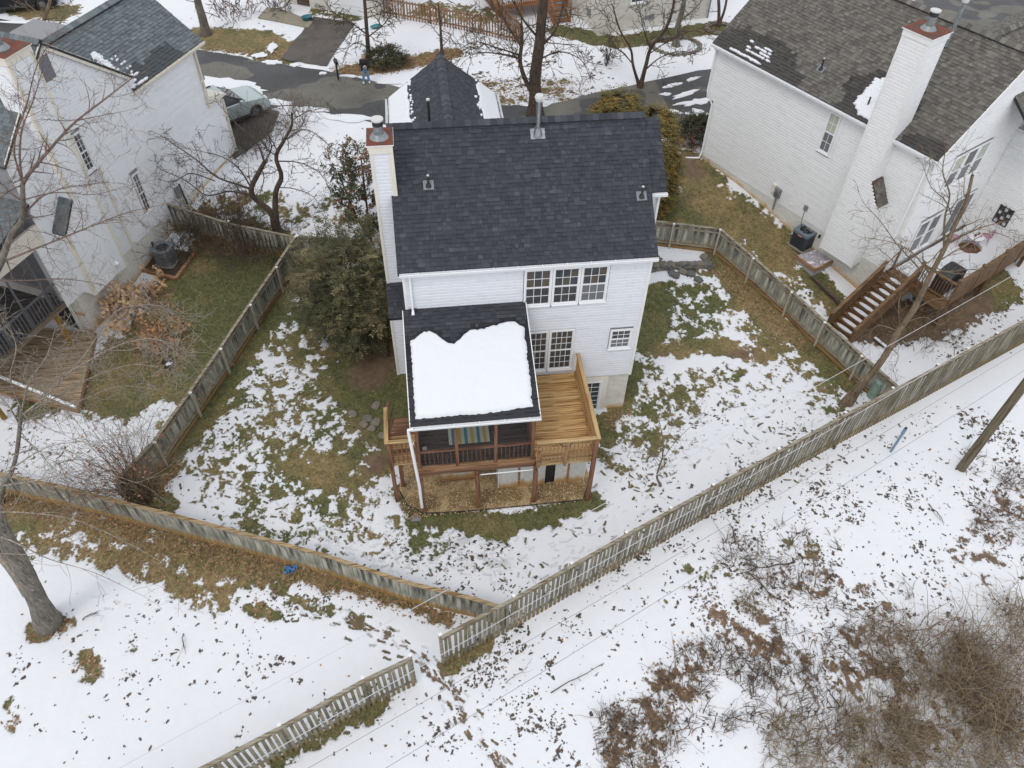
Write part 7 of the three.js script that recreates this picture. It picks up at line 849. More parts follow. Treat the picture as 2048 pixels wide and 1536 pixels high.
// across the street
bareTree('bare_tree', 'tall bare tree with a forked dark trunk on the snow beyond the house ridge', [1070, 232], [
  { ground: true, px: [[1070, 232], [1071, 195], [1070, 155], [1078, 95], [1083, 40], [1090, -30], [1092, -80]], r: [0.34, 0.2], shoot: 0.9, from: 0.3, flare: 0.5 }, { px: [[1066, 190], [1048, 155], [1040, 125], [1044, 95]], r: [0.14, 0.09], shoots: 2 }, { px: [[1044, 118], [1010, 116], [975, 118], [945, 125]], r: [0.07, 0.015], from: 0.1 }, { px: [[1044, 95], [1020, 60], [1000, 20], [990, -30]], r: [0.07, 0.015], from: 0.1 }, { px: [[1080, 95], [1110, 60], [1125, 10], [1140, -40]], r: [0.08, 0.02], from: 0.1 }, { px: [[1080, 80], [1050, 40], [1030, 0], [1010, -40]], r: [0.07, 0.02], from: 0.1 }, { px: [[1075, 120], [1120, 110], [1160, 130], [1180, 160]], r: [0.05, 0.01], from: 0.1 }, { px: [[1040, 110], [990, 90], [950, 75], [920, 85]], r: [0.05, 0.01], from: 0.1 }], M.barkBrown, { seed: 51, len: 1.5, depth: 2, per: 3.0, kink: 0.25, shoots: 3.2, spread: 1.3, depthSpread: 3, tip: 0.012, up: -0.01 });
bareTree('bare_tree', 'spreading bare tree with several thin stems beside the court asphalt', [1280, 176], [
  { ground: true, px: [[1272, 176], [1266, 130], [1262, 100], [1240, 60], [1225, 10]], r: [0.09, 0.03], shoot: 1.5 }, { ground: true, px: [[1285, 172], [1292, 130], [1302, 95], [1330, 60], [1345, 20], [1350, -20]], r: [0.12, 0.06], shoot: 1.5 }, { px: [[1290, 140], [1320, 120], [1360, 110], [1400, 120]], r: [0.05, 0.01], from: 0.1 }, { px: [[1268, 130], [1240, 105], [1210, 95], [1190, 110]], r: [0.04, 0.01], from: 0.1 }, { px: [[1300, 95], [1285, 50], [1275, 0]], r: [0.05, 0.015], from: 0.1 }, { px: [[1295, 110], [1340, 80], [1390, 60], [1420, 70]], r: [0.04, 0.01], from: 0.1 }], M.barkBrown, { seed: 61, len: 1.2, depth: 2, per: 3.0, shoots: 3.2, spread: 1.3, depthSpread: 2.5, tip: 0.012 });
bareTree('bare_tree', 'grey trunked bare tree inside a ring of stones across the court', [1352, 92], [{ ground: true, px: [[1352, 92], [1355, 55], [1365, 20], [1372, -30]], r: [0.2, 0.13], shoot: 1.2 }, { px: [[1358, 45], [1390, 20], [1420, -10]], r: [0.06, 0.02], from: 0.1 }], M.barkGrey, { seed: 63, len: 1.2, depth: 2, per: 2.2, shoots: 2, tip: 0.013 });
bareTree('bare_tree', 'bare tree rising right behind the person at the kerb', [738, 118], [{ ground: true, px: [[738, 118], [735, 80], [732, 40], [728, -10], [722, -60]], r: [0.14, 0.07], shoot: 1.6, from: 0.25 }, { px: [[735, 70], [700, 40], [670, 20], [650, -10]], r: [0.05, 0.012], from: 0.1 }, { px: [[735, 75], [770, 45], [790, 15]], r: [0.045, 0.012], from: 0.1 }, { px: [[737, 95], [715, 82], [700, 85]], r: [0.04, 0.012] }], M.barkBrown, { seed: 65, len: 1.2, depth: 2, per: 3.2, shoots: 3.4, tip: 0.013, depthSpread: 2 });
bareTree('bare_tree', 'small bare tree growing from the leaf covered bed behind the front wing roof', [884, 108], [{ ground: true, px: [[884, 108], [882, 75], [880, 40], [876, 5]], r: [0.1, 0.04], shoot: 2, from: 0.3 }, { px: [[883, 95], [898, 75], [905, 60]], r: [0.035, 0.01], from: 0.1 }], M.barkDark, { seed: 67, len: 1.0, depth: 2, per: 2.4, tip: 0.013 });
bareTree('bare_tree', 'thick grey tree trunk on the brown lawn across the street', [412, 68], [{ ground: true, px: [[412, 68], [406, 40], [396, 5], [385, -50]], r: [0.27, 0.2], shoot: 0.8, flare: 0.5 }], M.barkGrey, { seed: 69, len: 1.4, depth: 1, per: 2, tip: 0.01 });
bareTree('bare_tree', 'clump of three thin trunks inside a stone ring beside the brown shingle roof', [1437, 52], [{ ground: true, px: [[1435, 53], [1438, 20], [1436, -20]], r: [0.11, 0.09], shoot: 1 }, { ground: true, px: [[1440, 52], [1449, 20], [1456, -20]], r: [0.09, 0.07], shoot: 1 }], M.barkBrown, { seed: 71, len: 1.0, depth: 1, per: 2, tip: 0.01 });
bareTree('bare_tree', 'thin bare tree at the verge beside the slate coloured roof', [70, 70], [{ ground: true, px: [[74, 72], [84, 48], [95, 20], [105, -20]], r: [0.13, 0.08], shoot: 1.6, from: 0.2 }, { px: [[90, 35], [60, 10], [40, -20]], r: [0.05, 0.015], from: 0.1 }, { px: [[112, 80], [118, 50], [130, 20]], r: [0.04, 0.012], from: 0 }], M.barkTan, { seed: 73, len: 1.2, depth: 2, per: 2.2, tip: 0.013 });
// ------------------------------------------------ shrubs
std('leafRust', [0.36, 0.15, 0.075], 0.85, { side: THREE.DoubleSide }); std('leafTan', [0.55, 0.36, 0.20], 0.85, { side: THREE.DoubleSide }); std('leafBrown', [0.42, 0.22, 0.10], 0.85, { side: THREE.DoubleSide });
function leafQuad(m, r, p, s) { const a = V(r() - .5, r() - .5, r() - .5).normalize(), b = a.clone().cross(V(r() - .5, r() - .5, r() - .5)).normalize(); const q = [p.clone(), p.clone().addScaledVector(a, s * 0.5).addScaledVector(b, s * 0.3), p.clone().addScaledVector(a, s), p.clone().addScaledVector(a, s * 0.5).addScaledVector(b, -s * 0.3)]; m.quad(...q); }
function shrub(name, label, base, o) { // many stems from one foot, optional leaves
  const r = RNG(o.seed), g = thing(name, label, o.category ?? 'shrub', base, 0, o.group), st = mb(), lv = mb(); const opt = { seg: 0.2, per: o.per ?? 3, kink: o.kink ?? 0.22, up: o.up ?? 0.02, spread: o.spread ?? 0.9, tip: o.tip ?? 0.004, tipFn: o.leaf ? (pts, d) => { if (d <= 1 && r() < o.leaf) for (let k = 0; k < (o.leafN ?? 3); k++) leafQuad(lv, r, pts[1 + ((pts.length - 1) * r() | 0)].clone().add(V(0, 0, 0)), (o.leafSize ?? 0.08) * (0.6 + 0.8 * r())); } : null };
  for (let i = 0; i < o.stems; i++) { const a = r() * 6.283, t = (o.tilt ?? 0.5) * Math.sqrt(r()), d = V(Math.cos(a) * Math.sin(t) + (o.lean?.[0] ?? 0), Math.cos(t), Math.sin(a) * Math.sin(t) + (o.lean?.[1] ?? 0)).normalize(), p = V((r() - .5) * (o.foot ?? 0.4), -0.03, (r() - .5) * (o.foot ?? 0.4)); branch(st, r, p, d, o.h * (0.6 + 0.5 * r()), (o.rad ?? 0.014) * (0.7 + 0.6 * r()), o.depth ?? 2, opt); }
  st.build('stems', o.mat, g); if (lv.p.length) lv.build('leaves', o.leafMat, g); return g;
}
shrub('shrub', 'upright shrub with rusty leaves on tan stems at the lower side fence end', G(292, 1000), { seed: 3, stems: 48, h: 3.4, tilt: 0.42, lean: [-0.12, -0.05], rad: 0.018, depth: 2, per: 1.8, mat: M.barkTan, leaf: 0.35, leafN: 2, leafSize: 0.08, leafMat: M.leafRust, foot: 0.5, tip: 0.005 });
shrub('shrub', 'low shrub full of tan dead leaves against the foundation of the grey house', G(262, 632), { seed: 4, stems: 16, h: 1.5, tilt: 1.0, depth: 2, per: 3, mat: M.barkPale, leaf: 1, leafN: 7, leafSize: 0.2, leafMat: M.leafTan, foot: 1.2, rad: 0.012 });
shrub('shrub', 'low shrub with rust brown dead leaves standing beside the black pot on the lawn', G(330, 700), { seed: 5, stems: 14, h: 1.3, tilt: 1.1, depth: 2, per: 2.6, mat: M.barkPale, leaf: 1, leafN: 5, leafSize: 0.17, leafMat: M.leafBrown, foot: 0.9, rad: 0.011 });
shrub('vine_tangle', 'brown tangle of vines hanging over the gappy fence by the silver air conditioner', G(430, 478), { seed: 6, stems: 110, h: 1.9, tilt: 0.9, depth: 2, per: 2.6, mat: M.barkBrown, foot: 3.4, rad: 0.016, up: -0.05, kink: 0.4, tip: 0.008 }); shrub('vine_tangle', 'brown tangle of vines over the fence beside the corner post', G(520, 492), { seed: 7, stems: 90, h: 1.7, tilt: 0.9, depth: 2, per: 2.6, mat: M.barkBrown, foot: 2.6, rad: 0.016, up: -0.05, kink: 0.4, tip: 0.008 });
shrub('shrub', 'dense twiggy shrub hiding the wheels of the pale green car', G(505, 300), { seed: 8, stems: 40, h: 1.7, tilt: 0.9, depth: 2, per: 2.6, mat: M.barkDark, foot: 1.8, rad: 0.014, tip: 0.007 }); shrub('shrub', 'thin twiggy shrub at the street edge beside the driveway of the pale green car', G(580, 262), { seed: 9, stems: 30, h: 1.7, tilt: 0.9, depth: 2, per: 2.6, mat: M.barkRed, foot: 1.6, rad: 0.012, tip: 0.007 });
shrub('shrub', 'brown tangled brush under the corner of the snowy deck behind the leaning tree', G(1850, 660), { seed: 10, stems: 60, h: 1.5, tilt: 1.2, depth: 2, per: 2.6, mat: M.barkTan, foot: 2.4, rad: 0.012, kink: 0.45, up: -0.05, tip: 0.005 }); shrub('shrub', 'brown tangled brush at the foot of the red brown deck stairs', G(1775, 655), { seed: 11, stems: 36, h: 1.1, tilt: 1.2, depth: 2, per: 2.6, mat: M.barkBrown, foot: 1.6, rad: 0.011, kink: 0.45, up: -0.04, tip: 0.005 });
shrub('shrub', 'reddish leafed bush beside the downspout of the white house', G(1378, 300), { seed: 12, stems: 20, h: 0.9, tilt: 0.8, depth: 2, per: 3, mat: M.barkDark, leaf: 0.7, leafN: 3, leafSize: 0.08, leafMat: M.leafRust, foot: 0.4, tip: 0.006 });
shrub('shrub', 'brown winter shrub in the bed across the street', G(470, 30), { seed: 14, stems: 36, h: 1.2, tilt: 1.0, depth: 2, per: 2.4, mat: M.barkBrown, foot: 2.6, rad: 0.014, tip: 0.013, leaf: 0.4, leafN: 2, leafSize: 0.1, leafMat: M.leafBrown }); shrub('shrub', 'brown winter shrub across the street at the edge of the raked leaf bed', G(560, 20), { seed: 15, stems: 26, h: 1.1, tilt: 1.0, depth: 2, per: 2.4, mat: M.barkBrown, foot: 1.6, rad: 0.014, tip: 0.013 });
shrub('weed_clump', 'dead weed with dark curled leaves standing in the snow beyond the ridge', G(1215, 130), { seed: 16, stems: 14, h: 1.3, tilt: 0.6, depth: 1, per: 3, mat: M.barkDark, leaf: 0.9, leafN: 4, leafSize: 0.12, leafMat: M.barkDark, category: 'weed', tip: 0.008 });
// ------------------------------------------------ evergreens: sprays of short flat needles on drooping boughs
function evergreen(name, label, base, o) {
  const r = RNG(o.seed), g = thing(name, label, 'evergreen', base), wood = mb(), fol = mb(); const H = o.h; o.trunks.forEach((t) => wood.tube(t.map((p) => V(...p)), [o.tr ?? 0.1, (o.tr ?? 0.1) * 0.7, 0.03], 8));
  const spray = (p, d, L, tone) => { const n = o.blades ?? 9; let s = d.clone().cross(UP); if (s.lengthSq() < 1e-3) s = V(1, 0, 0); s.normalize(); const up = s.clone().cross(d).normalize(); for (let i = 0; i < n; i++) { const t = (i + 0.5) / n, sg = i % 2 ? 1 : -1, q = p.clone().addScaledVector(d, t * L), e = d.clone().multiplyScalar(0.75).addScaledVector(s, sg * (0.8 + 0.3 * r())).addScaledVector(up, (r() - .5) * 0.7).normalize(), l = (o.blade ?? 0.13) * (0.6 + 0.7 * r()), w = l * (o.wid ?? 0.2); fol.col = tone; const b = q.clone().addScaledVector(e, l), m2 = q.clone().addScaledVector(e, l * 0.45), ww = up.clone().multiplyScalar(0.4).addScaledVector(s, 0.5 * sg).addScaledVector(d, -0.5).normalize(); fol.tri(q, m2.clone().addScaledVector(ww, w), b); fol.tri(q, b, m2.clone().addScaledVector(ww, -w)); } };
  for (let i = 0; i < o.boughs; i++) { const [p, d, L] = o.place(r, i); const n = 5, pts = [p.clone()]; let q = p.clone(), e = d.clone(); for (let k = 0; k < n; k++) { e = randDir(r, e, 0.25); e.y -= o.droop ?? 0.06; e.normalize(); q = q.clone().addScaledVector(e, L / n); pts.push(q); } if (o.wood !== false) wood.tube(pts, [0.018, 0.006], 3); const base2 = o.tones[Math.min(o.tones.length - 1, r() * o.tones.length | 0)]; const ns = o.sprays ?? 9; for (let k = 0; k < ns; k++) { const t = (k + r()) / ns * n, a = Math.min(n - 1, t | 0), at = pts[a].clone().lerp(pts[a + 1], t - a), dir = randDir(r, pts[a + 1].clone().sub(pts[a]).normalize(), o.fan ?? 1.1), f = 0.75 + 0.5 * r(); spray(at, dir, (o.sprayL ?? 0.35) * (0.6 + 0.7 * r()), base2.map((c) => c * f)); } }
  wood.build('trunk', o.mat ?? M.barkBrown, g); fol.build('crown', std('needles' + name + o.seed, [1, 1, 1], 0.85, { vertexColors: true, side: THREE.DoubleSide }), g); return g;
}
{ // sprawling juniper against the house
  const base = G(772, 712); evergreen('juniper', 'sprawling olive brown juniper pressed between the fence and the chimney side of the house', base, { seed: 81, h: 5, trunks: [[[0, -0.1, 0], [-0.35, 1.4, -0.6], [-0.6, 4.4, -1.4]], [[0.1, -0.1, 0], [-0.9, 1.0, -1.0], [-1.8, 2.9, -2.0]], [[0, 0, 0], [-0.2, 1.6, -1.8], [-0.5, 3.8, -2.4]]], tr: 0.12, boughs: 560, sprays: 9, blades: 9, blade: 0.15, wid: 0.13, sprayL: 0.40, droop: 0.11, fan: 1.2, tones: [[0.075, 0.075, 0.032], [0.10, 0.095, 0.042], [0.15, 0.128, 0.058], [0.042, 0.046, 0.022], [0.21, 0.175, 0.085], [0.058, 0.06, 0.028], [0.12, 0.10, 0.05]],
    place: (r) => { for (;;) { const x = (r() * 2 - 1), y = (r() * 2 - 1), z = (r() * 2 - 1), k = x * x + y * y + z * z; if (k > 1 || k < 0.12) continue; const c = V(-1.05 + x * 1.75 - 0.3 * Math.max(0, -z), 2.55 + y * 2.2, -1.7 + z * 2.1); if (c.x > 0.55) continue; if (c.y < 0.25) continue; return [c, V(x * 1.3 - 0.2, y * 0.35 + 0.05, z * 1.2 + 0.25).normalize(), 0.6 + 0.7 * r()]; } } });
  const b2 = G(742, 486); evergreen('arborvitae', 'ragged narrow arborvitae with browned sprays standing in the snow by the chimney', b2, { seed: 82, h: 5, trunks: [[[0, -0.1, 0], [0.05, 2, 0], [0.1, 4.6, 0]], [[0.1, 0, 0.1], [-0.5, 1.8, 0.2], [-0.9, 3.7, 0.1]]], tr: 0.07, boughs: 105, sprays: 6, blades: 8, blade: 0.15, wid: 0.24, sprayL: 0.3, droop: 0.02, tones: [[0.075, 0.075, 0.032], [0.05, 0.062, 0.028], [0.16, 0.085, 0.04], [0.12, 0.07, 0.035], [0.06, 0.07, 0.03]], place: (r) => { const y = 0.5 + 4.2 * r(), w = 1.15 * (1 - y / 6.2), a = r() * 6.283, k = Math.sqrt(r()), lean = -0.16 * y * (r() < 0.5 ? 1 : 0.1); return [V(lean + Math.cos(a) * w * k, y, Math.sin(a) * w * k), V(Math.cos(a) * 0.6, 0.7, Math.sin(a) * 0.6).normalize(), 0.5 + 0.3 * r()]; } });
  const gold = (uv, h, w, seed, label) => evergreen('golden_cypress', label, G(...uv), { seed, h, trunks: [[[0, -0.1, 0], [0, h * 0.5, 0], [0, h * 0.9, 0]]], tr: 0.1, boughs: 900, sprays: 5, blades: 9, blade: 0.12, wid: 0.2, sprayL: 0.4, droop: 0.16, fan: 0.6, wood: false, tones: [[0.17, 0.118, 0.024], [0.13, 0.10, 0.024], [0.21, 0.135, 0.027], [0.085, 0.078, 0.024], [0.11, 0.092, 0.028]], place: (r) => { const t = r(), y = h * (0.03 + 0.95 * t), prof = w * Math.sqrt(clamp(1 - Math.pow(t, 2.2))) * (0.75 + 0.25 * Math.min(1, t * 5)), a = r() * 6.283, k = 0.72 + 0.28 * r(); return [V(Math.cos(a) * prof * k, y, Math.sin(a) * prof * k), V(Math.cos(a) * 0.75, 0.15, Math.sin(a) * 0.75).normalize(), 0.34 + 0.2 * r()]; } });
  gold([1213, 402], 5.6, 1.35, 83, 'rounded golden cypress whose orange green top rises behind the roof ridge'); gold([1278, 408], 5.0, 1.35, 84, 'golden cypress showing its orange flank past the stepped roof edge');
  evergreen('yew', 'dark rounded yew bush at the court corner of the white house', G(1392, 280), { seed: 85, h: 1.3, trunks: [[[0, -0.1, 0], [0, 0.5, 0], [0, 0.9, 0]]], tr: 0.06, boughs: 220, sprays: 4, blades: 8, blade: 0.11, wid: 0.2, sprayL: 0.22, tones: [[0.05, 0.05, 0.025], [0.035, 0.042, 0.02], [0.08, 0.06, 0.03]], place: (r) => { const a = r() * 6.283, e = r() * 1.5, k = 0.6 + 0.4 * r(); return [V(Math.cos(a) * Math.cos(e) * 0.95 * k, 0.15 + Math.sin(e) * 1.05 * k, Math.sin(a) * Math.cos(e) * 0.95 * k), V(Math.cos(a), 0.5, Math.sin(a)).normalize(), 0.3]; } });
  evergreen('yew', 'dark green bush behind the person on the leaf bed', G(772, 128), { seed: 86, h: 1.1, trunks: [[[0, -0.1, 0], [0, 0.4, 0], [0, 0.7, 0]]], tr: 0.06, boughs: 170, sprays: 4, blades: 7, blade: 0.13, wid: 0.2, sprayL: 0.24, tones: [[0.06, 0.065, 0.03], [0.045, 0.05, 0.025], [0.09, 0.075, 0.035]], place: (r) => { const a = r() * 6.283, e = r() * 1.5, k = 0.6 + 0.4 * r(); return [V(Math.cos(a) * Math.cos(e) * 1.3 * k, 0.1 + Math.sin(e) * 0.9 * k, Math.sin(a) * Math.cos(e) * 0.8 * k), V(Math.cos(a), 0.5, Math.sin(a)).normalize(), 0.3]; } });
}
// ------------------------------------------------ thicket on the lane bank
{
  const r = RNG(101); let n = 0; const arch = (g, m, p, L, rad, d0, sag) => { const k = 7, pts = []; let q = p.clone(), d = d0.clone(); for (let i = 0; i <= k; i++) { pts.push(q.clone()); d = randDir(r, d, 0.28); d.y -= sag; d.normalize(); q.addScaledVector(d, L / k); const gy = terrain(q.x, q.z) + 0.02; if (q.y < gy) { q.y = gy + 0.02; d.y = Math.abs(d.y) * 0.3; } } m.tube(pts, pts.map((_, i) => lerp(rad, 0.004, i / k)), rad > 0.012 ? 4 : 3); return pts; };
  const clump = (u, v, rpx, stems, h, mat, label, o = {}) => { const b = G(u, v), R = G(u + rpx, v).distanceTo(b), g = thing('brush_clump', label, 'brush', b), m = mb(), m2 = mb(); for (let i = 0; i < stems; i++) { const a = r() * 6.283, k = Math.sqrt(r()) * R, p = V(b.x + Math.cos(a) * k, 0, b.z + Math.sin(a) * k); p.y = terrain(p.x, p.z); const t = (o.tilt ?? 0.9) * r(), c = r() * 6.283, pts = arch(g, r() < 0.5 ? m : m2, p, h * (0.5 + r()), 0.007 + 0.017 * r() * r(), V(Math.sin(t) * Math.cos(c), Math.cos(t), Math.sin(t) * Math.sin(c)), o.sag ?? 0.16); for (let j = 0; j < (o.side ?? 3); j++) { const at = pts[1 + (r() * (pts.length - 2) | 0)]; arch(g, m, at.clone(), h * 0.35 * (0.5 + r()), 0.005, randDir(r, V(0, 0.4, 0), 1.2), 0.1); } } for (const e of [m, m2]) { const P = e.p; for (let i = 0; i < P.length; i += 3) { P[i] -= b.x; P[i + 1] -= b.y; P[i + 2] -= b.z; } } m.build('stems', mat[0], g); m2.build('stems', mat[1], g); };
  bark('brushTan', [0.66, 0.52, 0.36]); bark('brushBrown', [0.46, 0.33, 0.23]); bark('brushOlive', [0.54, 0.46, 0.30]); const A = [M.brushTan, M.brushBrown], B = [M.brushTan, M.brushOlive], D = [M.brushBrown, M.barkDark];
  clump(1900, 1330, 90, 260, 1.5, A, 'dense tan bramble mound where the bank begins above the thicket'); clump(1990, 1370, 100, 285, 1.6, A, 'dense tan bramble mound with fine reddish tips in the thicket'); clump(1760, 1490, 80, 235, 1.4, B, 'olive tinged bramble mound at the lower bank with open snow beside it'); clump(1900, 1480, 120, 297, 1.5, B, 'thick olive tan bramble mass filling the bottom of the bank'); clump(2030, 1500, 90, 186, 1.6, A, 'tan bramble mass at the corner of the bank'); clump(2040, 1250, 50, 105, 1.4, B, 'olive briar hanging out over the snow at the bank top', { side: 4 });
  clump(1590, 1500, 60, 140, 0.9, B, 'low briar clump with green moss at its foot', { tilt: 1.1 });      clump(1530, 1150, 50, 90, 0.6, D, 'dark pile of fallen twigs beside a long dead branch', { tilt: 1.45 }); clump(1770, 1280, 60, 120, 0.8, A, 'thin brown weeds on the open bank above the brambles', { tilt: 1.0 }); clump(2010, 1050, 60, 110, 0.5, D, 'dark low scrub in the snow beyond the utility pole', { tilt: 1.2 }); clump(1960, 930, 40, 31, 0.4, D, 'sparse dark twigs round the foot of the utility pole', { tilt: 1.3 }); clump(2025, 960, 30, 60, 0.5, D, 'small dark scrub at the lane edge beyond the pole', { tilt: 1.2 }); clump(1500, 1210, 24, 40, 0.5, [M.brushOlive, M.brushOlive], 'small green sprouting briar in the dark twig litter', { tilt: 1.0 }); 
  // scattered single fallen sticks
  // ragged flattened brush over the bank: nobody could count it
  { const ms = [mb(), mb()], band = (u, v, a, b, w) => { const dx = b[0] - a[0], dy = b[1] - a[1], t = clamp(((u - a[0]) * dx + (v - a[1]) * dy) / (dx * dx + dy * dy)); return 1 - Math.hypot(u - a[0] - dx * t, v - a[1] - dy * t) / w; }; let n = 0, guard = 0;
    while (n < 1900 && guard++ < 90000) { const u = lerp(1180, 2080, r()), v = lerp(1000, 1560, r()), w = Math.max(band(u, v, [1250, 1520], [1480, 1250], 95), band(u, v, [1480, 1250], [1620, 1340], 90), band(u, v, [1560, 1120], [1760, 1230], 100), band(u, v, [1480, 1120], [1600, 1130], 50), band(u, v, [1640, 1240], [1780, 1340], 110), band(u, v, [1420, 1420], [1650, 1480], 100) * 0.8); if (w <= 0) continue; const p = G(u, v), f = 0.6 * fbm(p.x * 0.55 + 3, p.z * 0.55, 3) + 0.4 * fbm(p.x * 1.7, p.z * 1.7 + 8, 2); if (f < 0.62 - 0.22 * w - 0.06 * r()) continue; const t = 1.35 * (0.5 + 0.5 * r()), c = fbm(p.x * 0.4, p.z * 0.4 + 20, 2) * 9 + (r() - .5) * 2.6, L = 0.65 * (0.35 + r() * r() * 1.4), m = ms[r() * 2 | 0], pts = arch(null, m, p.clone().add(V(0, 0.01, 0)), L, 0.011 * (0.5 + r() * r() * 1.8), V(Math.sin(t) * Math.cos(c), Math.cos(t), Math.sin(t) * Math.sin(c)), 0.05); arch(null, m, pts[1 + (r() * (pts.length - 2) | 0)].clone(), L * 0.4, 0.006, randDir(r, V(0, 0.4, 0), 1.3), 0.1); n++; }
    const c = G(1560, 1280), g = thing('flattened_brush', 'flattened dark brown brush and fallen stalks strewn over the snowy bank', 'brush', c); g.userData.kind = 'stuff'; ms.forEach((e, i) => { for (let k = 0; k < e.p.length; k += 3) { e.p[k] -= c.x; e.p[k + 1] -= c.y; e.p[k + 2] -= c.z; } e.build('stems', [M.brushBrown, M.barkDark][i], g); }); }
  const stick = (a, b, rad, label) => { const p = G(...a), q = G(...b), g = thing('fallen_branch', label, 'branch', p), m = mb(), pts = []; for (let i = 0; i <= 6; i++) { const t = i / 6, e = p.clone().lerp(q, t); e.y = terrain(e.x, e.z) + 0.05 + 0.08 * Math.sin(t * 3); e.x += (r() - .5) * 0.08; e.z += (r() - .5) * 0.08; pts.push(e.sub(p)); } m.tube(pts, pts.map((_, i) => lerp(rad, rad * 0.4, i / 6)), 6); for (let i = 0; i < 4; i++) branch(m, r, pts[2 + i % 4], randDir(r, pts[4].clone().sub(pts[2]).normalize(), 0.9), 0.5, rad * 0.4, 1, { seg: 0.15, per: 2, up: 0 }); m.build('wood', M.barkDark, g); };
  stick([1590, 1126], [1475, 1148], 0.028, 'long dead branch lying across dark twigs in the lane snow'); stick([1100, 1387], [1210, 1330], 0.018, 'forked dead branch lying alone on clean snow near the gate path'); stick([1495, 1145], [1550, 1205], 0.024, 'curved dark branch arching down to the flattened brush'); stick([1010, 1368], [1055, 1335], 0.01, 'thin whip lying on clean snow beside the gate path'); stick([365, 1270], [370, 1300], 0.018, 'short dark stick lying on the open snow below the rear fence'); stick([165, 1240], [195, 1225], 0.02, 'short stick on the snow beside the big grey trunk'); stick([1855, 1010], [1885, 1045], 0.02, 'short dead branch lying in snow down the lane from the utility pole');
}
{ // dead leaves lying about
  const r = RNG(202), geo = new THREE.PlaneGeometry(0.06, 0.04).rotateX(-Math.PI / 2); { const P = geo.attributes.position; P.setY(0, 0.015); P.setY(3, 0.02); geo.computeVertexNormals(); } const N = 9000, inst = new THREE.InstancedMesh(geo, std('deadLeaf', [1, 1, 1], 0.9, { side: THREE.DoubleSide }), N), d = new THREE.Object3D(), c = new THREE.Color(); let n = 0, guard = 0; while (n < N && guard++ < 400000) { const x = lerp(-20, 30, r()), z = lerp(-34, 16, r()), l = samp(F.leaf, x, z), w = 0.003 + Math.max(0, l - 0.42) * 1.1; if (r() > w) continue; d.position.set(x, terrain(x, z) + 0.03, z); d.rotation.set((r() - .5) * 0.8, r() * 6.3, (r() - .5) * 0.8); d.scale.setScalar(0.6 + 0.8 * r()); d.updateMatrix(); inst.setMatrixAt(n, d.matrix); const k = r(); inst.setColorAt(n, c.setRGB(lerp(0.13, 0.42, k), lerp(0.07, 0.27, k), lerp(0.035, 0.14, k))); n++; } inst.count = n; inst.name = 'dead_leaves'; inst.userData.kind = 'stuff'; shadowed(inst); scene.add(inst); tag(inst, 'dead brown leaves scattered over lawns and under the fences', 'leaves');
}
